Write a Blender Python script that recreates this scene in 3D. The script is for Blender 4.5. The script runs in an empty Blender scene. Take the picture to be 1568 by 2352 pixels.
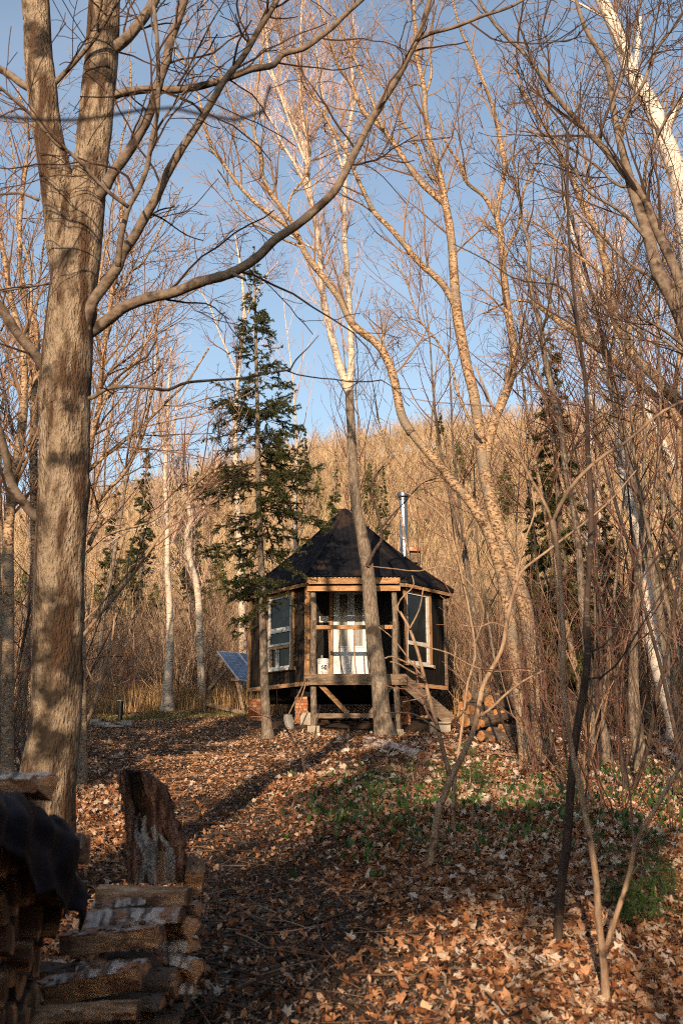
import bpy, math, random
import numpy as np
from mathutils import Vector

rng = np.random.default_rng(7)
random.seed(7)
sc = bpy.context.scene
COL = sc.collection
R_ = math.radians

# ------------------------------------------------------------------ camera, sky, sun, exposure
PITCH = R_(15.0)
camd = bpy.data.cameras.new("camera")
camd.sensor_fit = 'VERTICAL'
camd.sensor_height = 36.0
camd.sensor_width = 24.0
camd.lens = 35.0
camd.clip_start = 0.05
camd.clip_end = 3000
camd.dof.use_dof = True
camd.dof.focus_distance = 20.0
camd.dof.aperture_fstop = 3.6
cam = bpy.data.objects.new("camera", camd)
cam.location = (0, 0, 0)
cam.rotation_euler = (math.pi / 2 + PITCH, 0, 0)
COL.objects.link(cam)
sc.camera = cam

SUN_AZ, SUN_EL = R_(9.5), R_(14.0)          # behind the camera, turned to its left
SUNV = Vector((-math.sin(SUN_AZ) * math.cos(SUN_EL), -math.cos(SUN_AZ) * math.cos(SUN_EL), math.sin(SUN_EL)))
world = bpy.data.worlds.new("World")
sc.world = world
world.use_nodes = True
wn = world.node_tree.nodes
wl = world.node_tree.links
wn.clear()
sky = wn.new('ShaderNodeTexSky')
sky.sky_type = 'NISHITA'
sky.sun_disc = False
sky.sun_elevation = SUN_EL
sky.sun_rotation = math.atan2(SUNV.x, SUNV.y) % (2 * math.pi)
sky.air_density = 1.35
sky.dust_density = 1.6
sky.ozone_density = 3.0
bg = wn.new('ShaderNodeBackground')
bg.inputs['Strength'].default_value = 0.15
wo = wn.new('ShaderNodeOutputWorld')
hs = wn.new('ShaderNodeHueSaturation')
hs.inputs['Saturation'].default_value = 0.80
wl.new(sky.outputs[0], hs.inputs['Color'])
# thin high cloud, a paler veil low in the sky
wt = wn.new('ShaderNodeTexCoord'); wm = wn.new('ShaderNodeMapping'); wm.inputs['Scale'].default_value = (1.5, 1.5, 5)
wz = wn.new('ShaderNodeTexNoise'); wz.inputs['Scale'].default_value = 2.2; wz.inputs['Detail'].default_value = 7
wr = wn.new('ShaderNodeMapRange'); wr.inputs[1].default_value = .50; wr.inputs[2].default_value = .80; wr.inputs[4].default_value = .12
wx = wn.new('ShaderNodeMix'); wx.data_type = 'RGBA'; wx.inputs[7].default_value = (5.2, 5.6, 6.2, 1)
wl.new(wt.outputs['Generated'], wm.inputs[0]); wl.new(wm.outputs[0], wz.inputs['Vector']); wl.new(wz.outputs[0], wr.inputs[0])
wl.new(wr.outputs[0], wx.inputs[0]); wl.new(hs.outputs[0], wx.inputs[6])
wl.new(wx.outputs[2], bg.inputs['Color'])
wl.new(bg.outputs[0], wo.inputs['Surface'])

sund = bpy.data.lights.new("sun", 'SUN')
sund.energy = 5.0
sund.angle = R_(0.55)
sund.color = (1.0, 0.74, 0.49)
sun = bpy.data.objects.new("sun", sund)
sun.rotation_euler = SUNV.to_track_quat('Z', 'Y').to_euler()
sun.location = (-20, -20, 30)
COL.objects.link(sun)

sc.view_settings.view_transform = 'Standard'
sc.view_settings.look = 'None'
sc.view_settings.exposure = 0.62
sc.view_settings.gamma = 1.0
sc.cycles.max_bounces = 6
sc.cycles.diffuse_bounces = 2
sc.cycles.glossy_bounces = 3
sc.cycles.transmission_bounces = 4
sc.cycles.use_denoising = False
sc.cycles.use_adaptive_sampling = False
sc.cycles.filter_width = 1.0
sc.cycles.sample_clamp_indirect = 0.5

# ------------------------------------------------------------------ the photograph's frame (1568 x 2352) to points in the place
F = 35 / 36 * 2352
CT, ST = math.cos(PITCH), math.sin(PITCH)

def P(px, py, d):
    x, y = (px - 784) / F, -(py - 1176) / F
    t = d / (CT - y * ST)
    return np.array((x * t, d, t * (ST + y * CT)))

def M(w, py, d):
    """metres spanned by w units of the frame at height py, distance d"""
    return w / F * d / (CT + (py - 1176) / F * ST)

GY = [-80, -20, 0, 5, 10, 15.2, 21, 24, 28, 33, 42, 60, 80, 110, 140, 175, 300]
GZ = [-9, -3.6, -1.68, -1.08, -0.48, 0.145, 0.82, 1.27, 1.75, 2.3, 3.2, 6.2, 13.5, 29.0, 43.0, 54.0, 40.0]

def gz(x, y, micro=True):
    x = np.asarray(x, float); y = np.asarray(y, float)
    z = np.interp(y, GY, GZ)
    z = z + np.clip((y - 60) / 80, 0, 1) * 0.15 * x + np.clip((y - 50) / 60, 0, 1) * 2.2 * np.sin(x * .045 + 1.0)
    if micro:
        k = np.clip((45 - y) / 10, 0, 1) * np.clip((y + 10) / 8, 0, 1)
        z = z + k * (.035 * np.sin(x * 1.3 + y * .7) + .03 * np.sin(x * .8 - y * 1.9 + 2) + .018 * np.sin(3.1 * x + 1) * np.sin(2.7 * y))
        z = z + k * .10 * np.clip((x - 0.6) / 1.5, 0, 1) * np.clip((14 - y) / 4, 0, 1) * np.clip((y - 7) / 2, 0, 1)
    return z

# ------------------------------------------------------------------ object helpers
def tag(o, label=None, cat=None, group=None, kind=None):
    if label: o['label'] = label
    if cat: o['category'] = cat
    if group: o['group'] = group
    if kind: o['kind'] = kind
    return o

def thing(name, label, cat, loc=(0, 0, 0), group=None):
    o = bpy.data.objects.new(name, None)
    COL.objects.link(o)
    o.location = tuple(float(v) for v in loc)
    return tag(o, label, cat, group)

def copy_tree(o, parent=None):
    c = o.copy(); COL.objects.link(c); c.parent = parent
    for ch in list(o.children):
        copy_tree(ch, c)
    return c

class MB:
    """gathers vertices and faces; build() links them as ONE mesh object (local to its thing's base)"""
    def __init__(s):
        s.V = []; s.FQ = []; s.FT = []; s.n = 0; s.FN = []; s.mi = {}
    def add(s, v, quads=None, tris=None, ngons=None, mat=0):
        v = np.asarray(v, float).reshape(-1, 3)
        if quads is not None and len(quads): s.FQ.append((np.asarray(quads, np.int64).reshape(-1, 4) + s.n, mat))
        if tris is not None and len(tris): s.FT.append((np.asarray(tris, np.int64).reshape(-1, 3) + s.n, mat))
        if ngons:
            for g in ngons: s.FN.append(([i + s.n for i in g], mat))
        s.V.append(v); s.n += len(v)
        return s
    def box(s, c, sz, rz=0.0, ax=None, mat=0):
        h = np.array(sz) / 2
        v = np.array([(x, y, z) for x in (-1, 1) for y in (-1, 1) for z in (-1, 1)]) * h
        if ax is not None: v = v @ np.array(ax)
        elif rz:
            c_, s_ = math.cos(rz), math.sin(rz)
            v = np.stack([v[:, 0] * c_ - v[:, 1] * s_, v[:, 0] * s_ + v[:, 1] * c_, v[:, 2]], 1)
        s.add(v + np.array(c), quads=[(0, 1, 3, 2), (4, 6, 7, 5), (0, 4, 5, 1), (2, 3, 7, 6), (0, 2, 6, 4), (1, 5, 7, 3)], mat=mat)
        return s
    def beam(s, a, b, w, h, up=(0, 0, 1), mat=0):
        """a board from a to b, w wide across, h deep along up"""
        a = np.array(a, float); b = np.array(b, float); u = b - a; L = np.linalg.norm(u); u /= L
        up = np.array(up, float); q = np.cross(up, u); q /= np.linalg.norm(q); p = np.cross(u, q)
        return s.box((a + b) / 2, (L, w, h), ax=[u, q, p], mat=mat)
    def tubes(s, Pn, Rn, sides=3, caps=False, mat=0, rough=0.0, knots=None):
        Pn = np.asarray(Pn, float); Rn = np.asarray(Rn, float)
        if Pn.ndim == 2: Pn = Pn[None]; Rn = Rn[None]
        if not len(Pn): return s
        N, n, _ = Pn.shape
        T = np.empty_like(Pn)
        T[:, 1:-1] = Pn[:, 2:] - Pn[:, :-2]; T[:, 0] = Pn[:, 1] - Pn[:, 0]; T[:, -1] = Pn[:, -1] - Pn[:, -2]
        T /= np.linalg.norm(T, axis=2, keepdims=True) + 1e-12
        m = T.mean(1)
        ref = np.where((np.abs(m[:, 2]) > .8 * np.linalg.norm(m, axis=1))[:, None], np.array([[1., 0, 0]]), np.array([[0, 0, 1.]]))
        A = np.cross(T, ref[:, None, :]); A /= np.linalg.norm(A, axis=2, keepdims=True) + 1e-12
        B = np.cross(T, A)
        th = np.arange(sides) * 2 * math.pi / sides
        rr = Rn[:, :, None, None]
        if rough:
            z = np.cumsum(np.concatenate([np.zeros((N, 1)), np.linalg.norm(np.diff(Pn, axis=1), axis=2)], 1), 1)[:, :, None]
            t = th[None, None, :]
            ph = rng.uniform(0, 6, 8)
            nz = (np.sin(2 * t + ph[0] + z * 1.1) * .35 + np.sin(3 * t + ph[1] - z * 2.0) * .3 + np.sin(5 * t + ph[2] + z * 3.7) * .22
                  + np.sin(t + ph[3] + 7 * z) * .16 + np.sin(9 * t + ph[4] + z * 2.5) * .16) + rng.normal(0, .14, (N, n, sides))
            rr = rr * (1 + rough * nz)[..., None]
        if knots is not None:
            for (kz, ka, ks, kamp) in knots:
                zz = np.linspace(0, 1, n)[None, :, None]; da = (th[None, None, :] - ka + math.pi) % (2 * math.pi) - math.pi
                g_ = np.sqrt(((zz - kz) / ks) ** 2 + (da / .38) ** 2)
                rr = rr * (1 + kamp * (np.exp(-g_ ** 2) - .55 * np.exp(-(g_ * 2.6) ** 2)))[..., None]
        V = Pn[:, :, None, :] + rr * (A[:, :, None, :] * np.cos(th)[None, None, :, None] + B[:, :, None, :] * np.sin(th)[None, None, :, None])
        i = np.arange(n - 1)[:, None]; j = np.arange(sides)[None, :]; j2 = (j + 1) % sides
        q = np.stack([i * sides + j, i * sides + j2, (i + 1) * sides + j2, (i + 1) * sides + j], -1).reshape(-1, 4)
        Q = (q[None] + (np.arange(N) * n * sides)[:, None, None]).reshape(-1, 4)
        s.add(V.reshape(-1, 3), quads=Q, mat=mat)
        if caps:
            b0 = s.n - N * n * sides
            for k in range(N):
                o0 = b0 - s.n + k * n * sides
                s.FN.append(([b0 + k * n * sides + a for a in range(sides)][::-1], mat))
                s.FN.append(([b0 + k * n * sides + (n - 1) * sides + a for a in range(sides)], mat))
        return s
    def prism(s, poly, z0, z1, mat=0):
        k = len(poly)
        v = [(x, y, z0) for x, y in poly] + [(x, y, z1) for x, y in poly]
        return s.add(v, ngons=[list(range(k))[::-1], list(range(k, 2 * k))] + [[i, (i + 1) % k, k + (i + 1) % k, k + i] for i in range(k)], mat=mat)
    def lathe(s, prof, c, sides=20, mat=0, axis=None):
        """prof: (r, z) pairs; closed with flat caps"""
        c = np.array(c, float); ax = np.eye(3) if axis is None else np.array(axis)
        th = np.arange(sides) * 2 * math.pi / sides
        V = np.array([[(r * math.cos(t), r * math.sin(t), z) for t in th] for r, z in prof]).reshape(-1, 3) @ ax + c
        n = len(prof)
        q = [(i * sides + j, i * sides + (j + 1) % sides, (i + 1) * sides + (j + 1) % sides, (i + 1) * sides + j) for i in range(n - 1) for j in range(sides)]
        return s.add(V, quads=q, ngons=[list(range(sides))[::-1], list(range((n - 1) * sides, n * sides))], mat=mat)
    def build(s, name, mats, parent=None, smooth=False, base=None):
        if not isinstance(mats, (list, tuple)): mats = [mats]
        V = np.concatenate(s.V) if s.V else np.zeros((0, 3))
        if base is None and parent is not None:
            base = np.zeros(3); p = parent
            while p is not None:
                base = base + np.array(p.location); p = p.parent
        if base is not None: V = V - np.array(base)
        me = bpy.data.meshes.new(name)
        loops = [f.reshape(-1) for f, _ in s.FQ] + [f.reshape(-1) for f, _ in s.FT] + [np.array(f) for f, _ in s.FN]
        tot = [np.full(len(f), 4) for f, _ in s.FQ] + [np.full(len(f), 3) for f, _ in s.FT] + [np.array([len(f)]) for f, _ in s.FN]
        mi = [np.full(len(f), m) for f, m in s.FQ] + [np.full(len(f), m) for f, m in s.FT] + [np.array([m]) for f, m in s.FN]
        loops = np.concatenate(loops).astype(np.int32); tot = np.concatenate(tot).astype(np.int32); mi = np.concatenate(mi).astype(np.int32)
        me.vertices.add(len(V)); me.vertices.foreach_set('co', V.astype(np.float32).ravel())
        me.loops.add(len(loops)); me.loops.foreach_set('vertex_index', loops)
        me.polygons.add(len(tot))
        st = np.zeros(len(tot), np.int32); st[1:] = np.cumsum(tot)[:-1]
        me.polygons.foreach_set('loop_start', st)
        me.polygons.foreach_set('loop_total', tot)
        me.polygons.foreach_set('material_index', mi)
        me.polygons.foreach_set('use_smooth', np.full(len(tot), bool(smooth)))
        for m in mats: me.materials.append(m)
        me.update(calc_edges=True)
        o = bpy.data.objects.new(name, me); COL.objects.link(o)
        if parent is not None: o.parent = parent
        elif base is not None: o.location = tuple(float(v) for v in base)
        return o

# ------------------------------------------------------------------ materials
def hexc(c):
    return (c[0], c[1], c[2], 1.0)

def mat(name, cols, nscale=6.0, stretch=(1, 1, 1), detail=8, rough=.9, bump=.25, bscale=None, bdist=.02, island=0.0, spec=.25,
        patch=None, patch2=None, metal=0.0, trans=0.0, coat=0.0, lo=.3, hi=.7, rvar=0.0):
    m = bpy.data.materials.new(name); m.use_nodes = True
    N, L = m.node_tree.nodes, m.node_tree.links
    b = N['Principled BSDF']
    tc = N.new('ShaderNodeTexCoord'); mp = N.new('ShaderNodeMapping')
    mp.inputs['Scale'].default_value = stretch
    L.new(tc.outputs['Object'], mp.inputs[0])
    nz = N.new('ShaderNodeTexNoise'); nz.inputs['Scale'].default_value = nscale; nz.inputs['Detail'].default_value = detail
    nz.inputs['Roughness'].default_value = .6
    L.new(mp.outputs[0], nz.inputs['Vector'])
    fac = nz.outputs[0]
    if island:
        gi = N.new('ShaderNodeNewGeometry')
        mx = N.new('ShaderNodeMix'); mx.data_type = 'FLOAT'
        mx.inputs[0].default_value = island
        L.new(fac, mx.inputs[2]); L.new(gi.outputs['Random Per Island'], mx.inputs[3])
        fac = mx.outputs[0]
    cr = N.new('ShaderNodeValToRGB')
    el = cr.color_ramp.elements
    k = len(cols)
    pos = [lo + (hi - lo) * i / (k - 1) for i in range(k)] if k > 1 else [0]
    el[0].position = pos[0]; el[0].color = hexc(cols[0])
    if k > 1:
        el[1].position = pos[-1]; el[1].color = hexc(cols[-1])
        for i in range(1, k - 1):
            e = el.new(pos[i]); e.color = hexc(cols[i])
    L.new(fac, cr.inputs[0])
    out = cr.outputs[0]
    for pt in (patch, patch2):                     # (colour, scale, stretch, lo, hi)
        if not pt: continue
        m2 = N.new('ShaderNodeMapping'); m2.inputs['Scale'].default_value = pt[2]; L.new(tc.outputs['Object'], m2.inputs[0])
        m2.inputs['Location'].default_value = (3.1, 1.7, .4)
        n2 = N.new('ShaderNodeTexNoise'); n2.inputs['Scale'].default_value = pt[1]; n2.inputs['Detail'].default_value = 5
        L.new(m2.outputs[0], n2.inputs['Vector'])
        mr = N.new('ShaderNodeMapRange'); mr.inputs[1].default_value = pt[3]; mr.inputs[2].default_value = pt[4]
        L.new(n2.outputs[0], mr.inputs[0])
        mc = N.new('ShaderNodeMix'); mc.data_type = 'RGBA'
        L.new(mr.outputs[0], mc.inputs[0]); L.new(out, mc.inputs[6]); mc.inputs[7].default_value = hexc(pt[0])
        out = mc.outputs[2]
    L.new(out, b.inputs['Base Color'])
    b.inputs['Roughness'].default_value = rough
    b.inputs['Metallic'].default_value = metal
    b.inputs['Specular IOR Level'].default_value = spec
    if coat: b.inputs['Coat Weight'].default_value = coat
    if bump:
        bn = nz
        if bscale:
            bn = N.new('ShaderNodeTexNoise'); bn.inputs['Scale'].default_value = bscale; bn.inputs['Detail'].default_value = 7
            L.new(mp.outputs[0], bn.inputs['Vector'])
        bp = N.new('ShaderNodeBump'); bp.inputs['Strength'].default_value = bump; bp.inputs['Distance'].default_value = bdist
        L.new(bn.outputs[0], bp.inputs['Height']); L.new(bp.outputs[0], b.inputs['Normal'])
    if trans:
        tr = N.new('ShaderNodeBsdfTranslucent'); ms = N.new('ShaderNodeMixShader'); ms.inputs[0].default_value = trans
        L.new(out, tr.inputs['Color']); L.new(b.outputs[0], ms.inputs[1]); L.new(tr.outputs[0], ms.inputs[2])
        L.new(ms.outputs[0], N['Material Output'].inputs['Surface'])
    return m

K = {}
K['bark_grey'] = mat('smooth_grey_bark', [(.045, .032, .022), (.16, .115, .078), (.30, .225, .155), (.36, .285, .21), (.20, .145, .10)], 6, (2.6, 2.6, .9), detail=15, bump=1.0, bscale=24, bdist=.07,
                     patch=((.035, .025, .018), 2.3, (1.2, 1.2, 1.5), .53, .64), patch2=((.085, .048, .028), 2.4, (3.4, 3.4, .55), .50, .60), lo=.30, hi=.70)
K['limb_grey'] = mat('limb_bark', [(0.061, 0.044, 0.034), (0.150, 0.112, 0.085), (0.204, 0.163, 0.129)], 14, (1, 1, 1), bump=.5, bscale=30,
                     patch=((0.034, 0.024, 0.019), 6, (1, 1, 1), .56, .66))
K['bark_mid'] = mat('grey_brown_bark', [(0.061, 0.047, 0.037), (0.164, 0.129, 0.099), (0.284, 0.233, 0.182)], 10, (3, 3, .8), bump=.9, bscale=24, bdist=.03,
                    patch=((0.259, 0.233, 0.190), 5, (1, 1, 1), .60, .66), patch2=((0.044, 0.034, 0.025), 2.5, (1, 1, 1), .57, .68))
K['bark_yellow'] = mat('golden_curly_bark', [(0.0939, 0.0503, 0.0277), (0.2599, 0.1647, 0.0909), (0.3757, 0.2570, 0.1539), (0.4339, 0.3142, 0.2032)], 6, (1.3, 1.3, 3.2), detail=10, bump=.8, bscale=20, bdist=.02,
                       patch=((0.0802, 0.0427, 0.0242), 20, (1, 1, 1.6), .50, .60), patch2=((0.1959, 0.1613, 0.1229), 2.2, (1, 1, 1), .50, .66), lo=.28, hi=.68, rough=.65, spec=.35)
K['bark_white'] = mat('white_papery_bark', [(0.3861, 0.3231, 0.2736), (0.5193, 0.4707, 0.4212), (0.5616, 0.5265, 0.4914)], 3, (1, 1, 2), bump=.3, bscale=20,
                      patch=((0.0351, 0.0279, 0.0243), 7, (.8, .8, 9), .62, .65), patch2=((0.0702, 0.0558, 0.0495), 3.0, (1, 1, 1.6), .66, .69), rough=.65)
K['bark_pale'] = mat('pale_aspen_bark', [(0.251, 0.197, 0.148), (0.466, 0.394, 0.323), (0.573, 0.502, 0.421)], 6, (1, 1, 2.5), bump=.4, bscale=22,
                     patch=((0.108, 0.081, 0.054), 7, (1, 1, 5), .6, .65))
K['bark_dark'] = mat('dark_wet_bark', [(.022, .016, .014), (.055, .038, .03), (.10, .065, .05)], 12, (2, 2, .6), bump=.6, bscale=40,
                     patch=((.13, .12, .11), 9, (1, 1, 3), .62, .68))
K['bark_tan'] = mat('tan_sapling_bark', [(0.150, 0.094, 0.061), (0.290, 0.196, 0.131), (0.393, 0.290, 0.196)], 14, (2, 2, .5), bump=.5, bscale=40,
                    patch=((0.066, 0.042, 0.033), 10, (1, 1, 1), .6, .68))
K['twig_red'] = mat('reddish_twig_bark', [(0.0913, 0.0367, 0.0283), (0.2021, 0.1078, 0.0812)], 3, bump=0, island=.7, lo=.2, hi=.8)
K['twig_tan'] = mat('tan_twig_bark', [(0.1178, 0.0663, 0.0405), (0.2893, 0.1857, 0.1176)], 3, bump=0, island=.7, lo=.2, hi=.8)
K['twig_dark'] = mat('dark_twig_bark', [(0.032, 0.020, 0.015), (0.098, 0.059, 0.042)], 3, bump=0, island=.7, lo=.2, hi=.8)
K['twig_pale'] = mat('pale_twig_bark', [(0.3010, 0.1854, 0.1488), (0.4990, 0.3699, 0.3041)], 3, bump=0, island=.7, lo=.2, hi=.8)
K['needle'] = mat('spruce_needles', [(0.019, 0.027, 0.012), (0.053, 0.064, 0.022), (0.105, 0.102, 0.034)], .8, bump=0, island=.65, lo=.2, hi=.8, rough=.6, trans=.15)
K['needle_far'] = mat('far_evergreen_needles', [(.035, .05, .018), (.09, .10, .032), (.16, .15, .05)], .8, bump=0, island=.6, lo=.2, hi=.8, rough=.6, trans=.15)
K['needle_bright'] = mat('young_fir_needles', [(.04, .085, .03), (.10, .16, .05)], 2, bump=0, island=.65, lo=.2, hi=.8, rough=.6, trans=.2)
K['curl'] = mat('loose_birch_bark', [(.10, .045, .03), (.30, .2, .16), (.5, .44, .4)], 2, bump=0, island=.85, lo=.15, hi=.85)
K['bud'] = mat('dry_hanging_seed', [(.30, .16, .09), (.50, .30, .18)], 2, bump=0, island=.8, lo=.1, hi=.9)
K['peel'] = mat('curling_bark_flakes', [(.10, .05, .03), (.28, .16, .09), (.46, .31, .19)], 2, bump=0, island=.85, lo=.15, hi=.85)
# ------------------------------------------------------------------ growing trees
def smooth(pts, n):
    """Catmull-Rom through pts (m x k), n samples by arc length"""
    p = np.asarray(pts, float)
    if len(p) == 2:
        t = np.linspace(0, 1, n)[:, None]
        return p[0] * (1 - t) + p[1] * t
    e = np.concatenate([[2 * p[0] - p[1]], p, [2 * p[-1] - p[-2]]])
    out = []
    for i in range(1, len(e) - 2):
        t = np.linspace(0, 1, 9)[:-1, None]
        a, b, c, d = e[i - 1], e[i], e[i + 1], e[i + 2]
        out.append(.5 * ((2 * b) + (-a + c) * t + (2 * a - 5 * b + 4 * c - d) * t ** 2 + (-a + 3 * b - 3 * c + d) * t ** 3))
    out = np.concatenate(out + [p[-1:]])
    s = np.concatenate([[0], np.cumsum(np.linalg.norm(np.diff(out[:, :3], axis=0), axis=1))])
    q = np.linspace(0, s[-1], n)
    return np.stack([np.interp(q, s, out[:, k]) for k in range(out.shape[1])], 1)

def unit(v):
    return v / (np.linalg.norm(v, axis=-1, keepdims=True) + 1e-12)

def spawn(Pb, Rb, dens, t0, ln, ang=40, up=.08, npt=6, wig=.1, rfac=.6, rmax=.02, rmin=.0022, t1=1.0, taper=.5, g=None):
    g = g or rng
    N, n, _ = Pb.shape
    seg = np.linalg.norm(np.diff(Pb, axis=1), axis=2); L = seg.sum(1)
    cnt = g.poisson(np.clip(dens * L * (t1 - t0), 0, 400))
    idx = np.repeat(np.arange(N), cnt)
    if not len(idx): return np.zeros((0, npt, 3)), np.zeros((0, npt))
    t = g.uniform(t0, t1, len(idx)) * (n - 1)
    i0 = np.clip(t.astype(int), 0, n - 2); f = (t - i0)[:, None]
    a, b = Pb[idx, i0], Pb[idx, i0 + 1]
    p = a * (1 - f) + b * f
    tan = unit(b - a)
    rp = Rb[idx, i0] * (1 - f[:, 0]) + Rb[idx, i0 + 1] * f[:, 0]
    r = g.normal(size=p.shape); perp = unit(r - (r * tan).sum(1, keepdims=True) * tan)
    an = np.radians(g.normal(ang, ang * .25, len(idx)))[:, None]
    d = unit(tan * np.cos(an) + perp * np.sin(an))
    tt = t / (n - 1)
    le = g.uniform(ln[0], ln[1], len(idx)) * (1 - taper * tt)
    le = np.minimum(le, L[idx] * .9)
    step = (le / (npt - 1))[:, None]
    pts = [p]
    for k in range(npt - 1):
        d = unit(d + wig * g.normal(size=d.shape) + np.array([0, 0, up]))
        p = p + d * step
        pts.append(p)
    Pc = np.stack(pts, 1)
    r0 = np.minimum(rp * rfac * g.uniform(.7, 1, len(idx)), rmax)
    r0 = np.maximum(r0, rmin)
    w = np.linspace(0, 1, npt)[None]
    Rc = r0[:, None] * (1 - w) + np.minimum(r0, rmin)[:, None] * w
    return Pc, Rc

def resample(lst, n=14):
    A = np.stack([smooth(np.concatenate([p, r[:, None]], 1), n) for p, r in lst])
    return A[..., :3], A[..., 3]

def blades(Pb, dens, ln, wd, ang=50, flat=0.0, t0=0.0, g=None, down=0.0):
    """needle or leaf blades on every branch: one thin triangle each"""
    g = g or rng
    N, n, _ = Pb.shape
    if not N: return np.zeros((0, 3, 3))
    seg = np.linalg.norm(np.diff(Pb, axis=1), axis=2); L = seg.sum(1)
    cnt = g.poisson(dens * L)
    idx = np.repeat(np.arange(N), cnt)
    t = g.uniform(t0, 1, len(idx)) * (n - 1)
    i0 = np.clip(t.astype(int), 0, n - 2); f = (t - i0)[:, None]
    a, b = Pb[idx, i0], Pb[idx, i0 + 1]
    p = a * (1 - f) + b * f; tan = unit(b - a)
    r = g.normal(size=p.shape)
    if flat: r[:, 2] *= (1 - flat)
    perp = unit(r - (r * tan).sum(1, keepdims=True) * tan)
    an = np.radians(g.normal(ang, 12, len(idx)))[:, None]
    d = unit(tan * np.cos(an) + perp * np.sin(an) + np.array([0, 0, -down]))
    side = unit(np.cross(d, g.normal(size=d.shape)))
    le = g.uniform(ln[0], ln[1], len(idx))[:, None]; w = g.uniform(wd[0], wd[1], len(idx))[:, None]
    return np.stack([p - side * w, p + side * w, p + d * le], 1)

def add_tris(mb, T, m=0):
    if len(T): mb.add(T.reshape(-1, 3), tris=np.arange(len(T) * 3).reshape(-1, 3), mat=m)
    return mb

def px_line(pts, d0, d1=None):
    """pts: (px, py, w) in the photograph's frame; d0..d1: distance"""
    d1 = d0 if d1 is None else d1
    k = len(pts)
    P3, R3 = [], []
    s = [0.0]
    for i in range(1, k): s.append(s[-1] + math.hypot(pts[i][0] - pts[i - 1][0], pts[i][1] - pts[i - 1][1]))
    for i, q in enumerate(pts):
        d = d0 + (d1 - d0) * s[i] / s[-1]
        P3.append(P(q[0], q[1], d)); R3.append(M(q[2], q[1], d) / 2)
    return np.array(P3), np.array(R3)

def wlerp(pts, w0, w1):
    k = len(pts)
    return [(p[0], p[1], w0 + (w1 - w0) * i / (k - 1)) for i, p in enumerate(pts)]

TW = dict(
    fine=[(4.0, .12, (.8, 2.2), 38, .07, 7, .11, .02), (7.0, .1, (.35, 1.1), 42, .05, 6, .14, .007), (9.5, .15, (.12, .42), 45, .03, 3, .14, .0036)],
    near=[(2.3, .10, (.4, 1.5), 48, .03, 9, .16, .010), (3.4, .12, (.2, .7), 45, .03, 7, .16, .005), (3.2, .2, (.08, .25), 45, .02, 4, .16, .003)],
    pale=[(3.6, .08, (.9, 2.4), 30, .10, 7, .08, .022), (5.0, .1, (.4, 1.0), 34, .08, 5, .10, .008), (7.0, .15, (.15, .4), 38, .05, 3, .12, .0036)],
    sap=[(2.2, .3, (.4, 1.1), 38, .06, 6, .12, .010), (3.5, .15, (.15, .45), 42, .05, 4, .14, .005), (3, .3, (.06, .16), 45, .02, 3, .14, .0032)],
)
RMIN = [.0050, .0039, .0030]

def crown_mesh(axes, spec, scale=1.0, dens=1.0, g=None, rm=1.0, buds=0):
    mb = MB()
    Pb, Rb = axes
    allp = []
    for li, (dn, t0, ln, an, up, npt, wig, rmax) in enumerate(spec):
        Pb, Rb = spawn(Pb, Rb, dn * dens / scale, t0, (ln[0] * scale, ln[1] * scale), an, up, npt, wig, .62, rmax * rm, RMIN[li] * rm, g=g)
        if not len(Pb): break
        mb.tubes(Pb, Rb, 4 if li == 0 else 3)
        allp.append(Pb)
    if buds and len(allp) > 2:
        add_tris(mb, blades(allp[2], buds, (.02, .045), (.004, .009), 60, down=.6, g=g), 1)
    return mb

def peel(s, root, dens, name='peeling_bark'):
    """ragged curls of bark standing off a stem"""
    n = len(s); L = np.linalg.norm(np.diff(s[:, :3], axis=0), axis=1).sum()
    k = int(L * 130 * dens)
    t = rng.uniform(0, n - 1.01, k); i = t.astype(int); f = (t - i)[:, None]
    c = s[i, :3] * (1 - f) + s[i + 1, :3] * f; r = s[i, 3] * (1 - f[:, 0]) + s[i + 1, 3] * f[:, 0]
    a = rng.uniform(0, 6.28, k); o = np.stack([np.cos(a), np.sin(a), np.zeros(k)], 1); sd = np.stack([-np.sin(a), np.cos(a), np.zeros(k)], 1)
    m = rng.uniform(0, 1, k) < np.clip(r / .05, .2, 1)
    c, r, o, sd = c[m], r[m], o[m], sd[m]; k = len(c)
    w = rng.uniform(.006, .02, k)[:, None]; h = rng.uniform(.008, .03, k)[:, None]; le = rng.uniform(.005, .022, k)[:, None]
    p = c + o * (r * .97)[:, None]; z = np.array([0, 0, 1.])
    T = np.stack([p - sd * w, p + sd * w * .6 + z * h * .3, p + o * le + z * h * rng.normal(0, 1, (k, 1)) + sd * w * rng.normal(0, 1, (k, 1))], 1)
    mb = MB(); add_tris(mb, T); mb.build(name, K['peel'], root)

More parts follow.
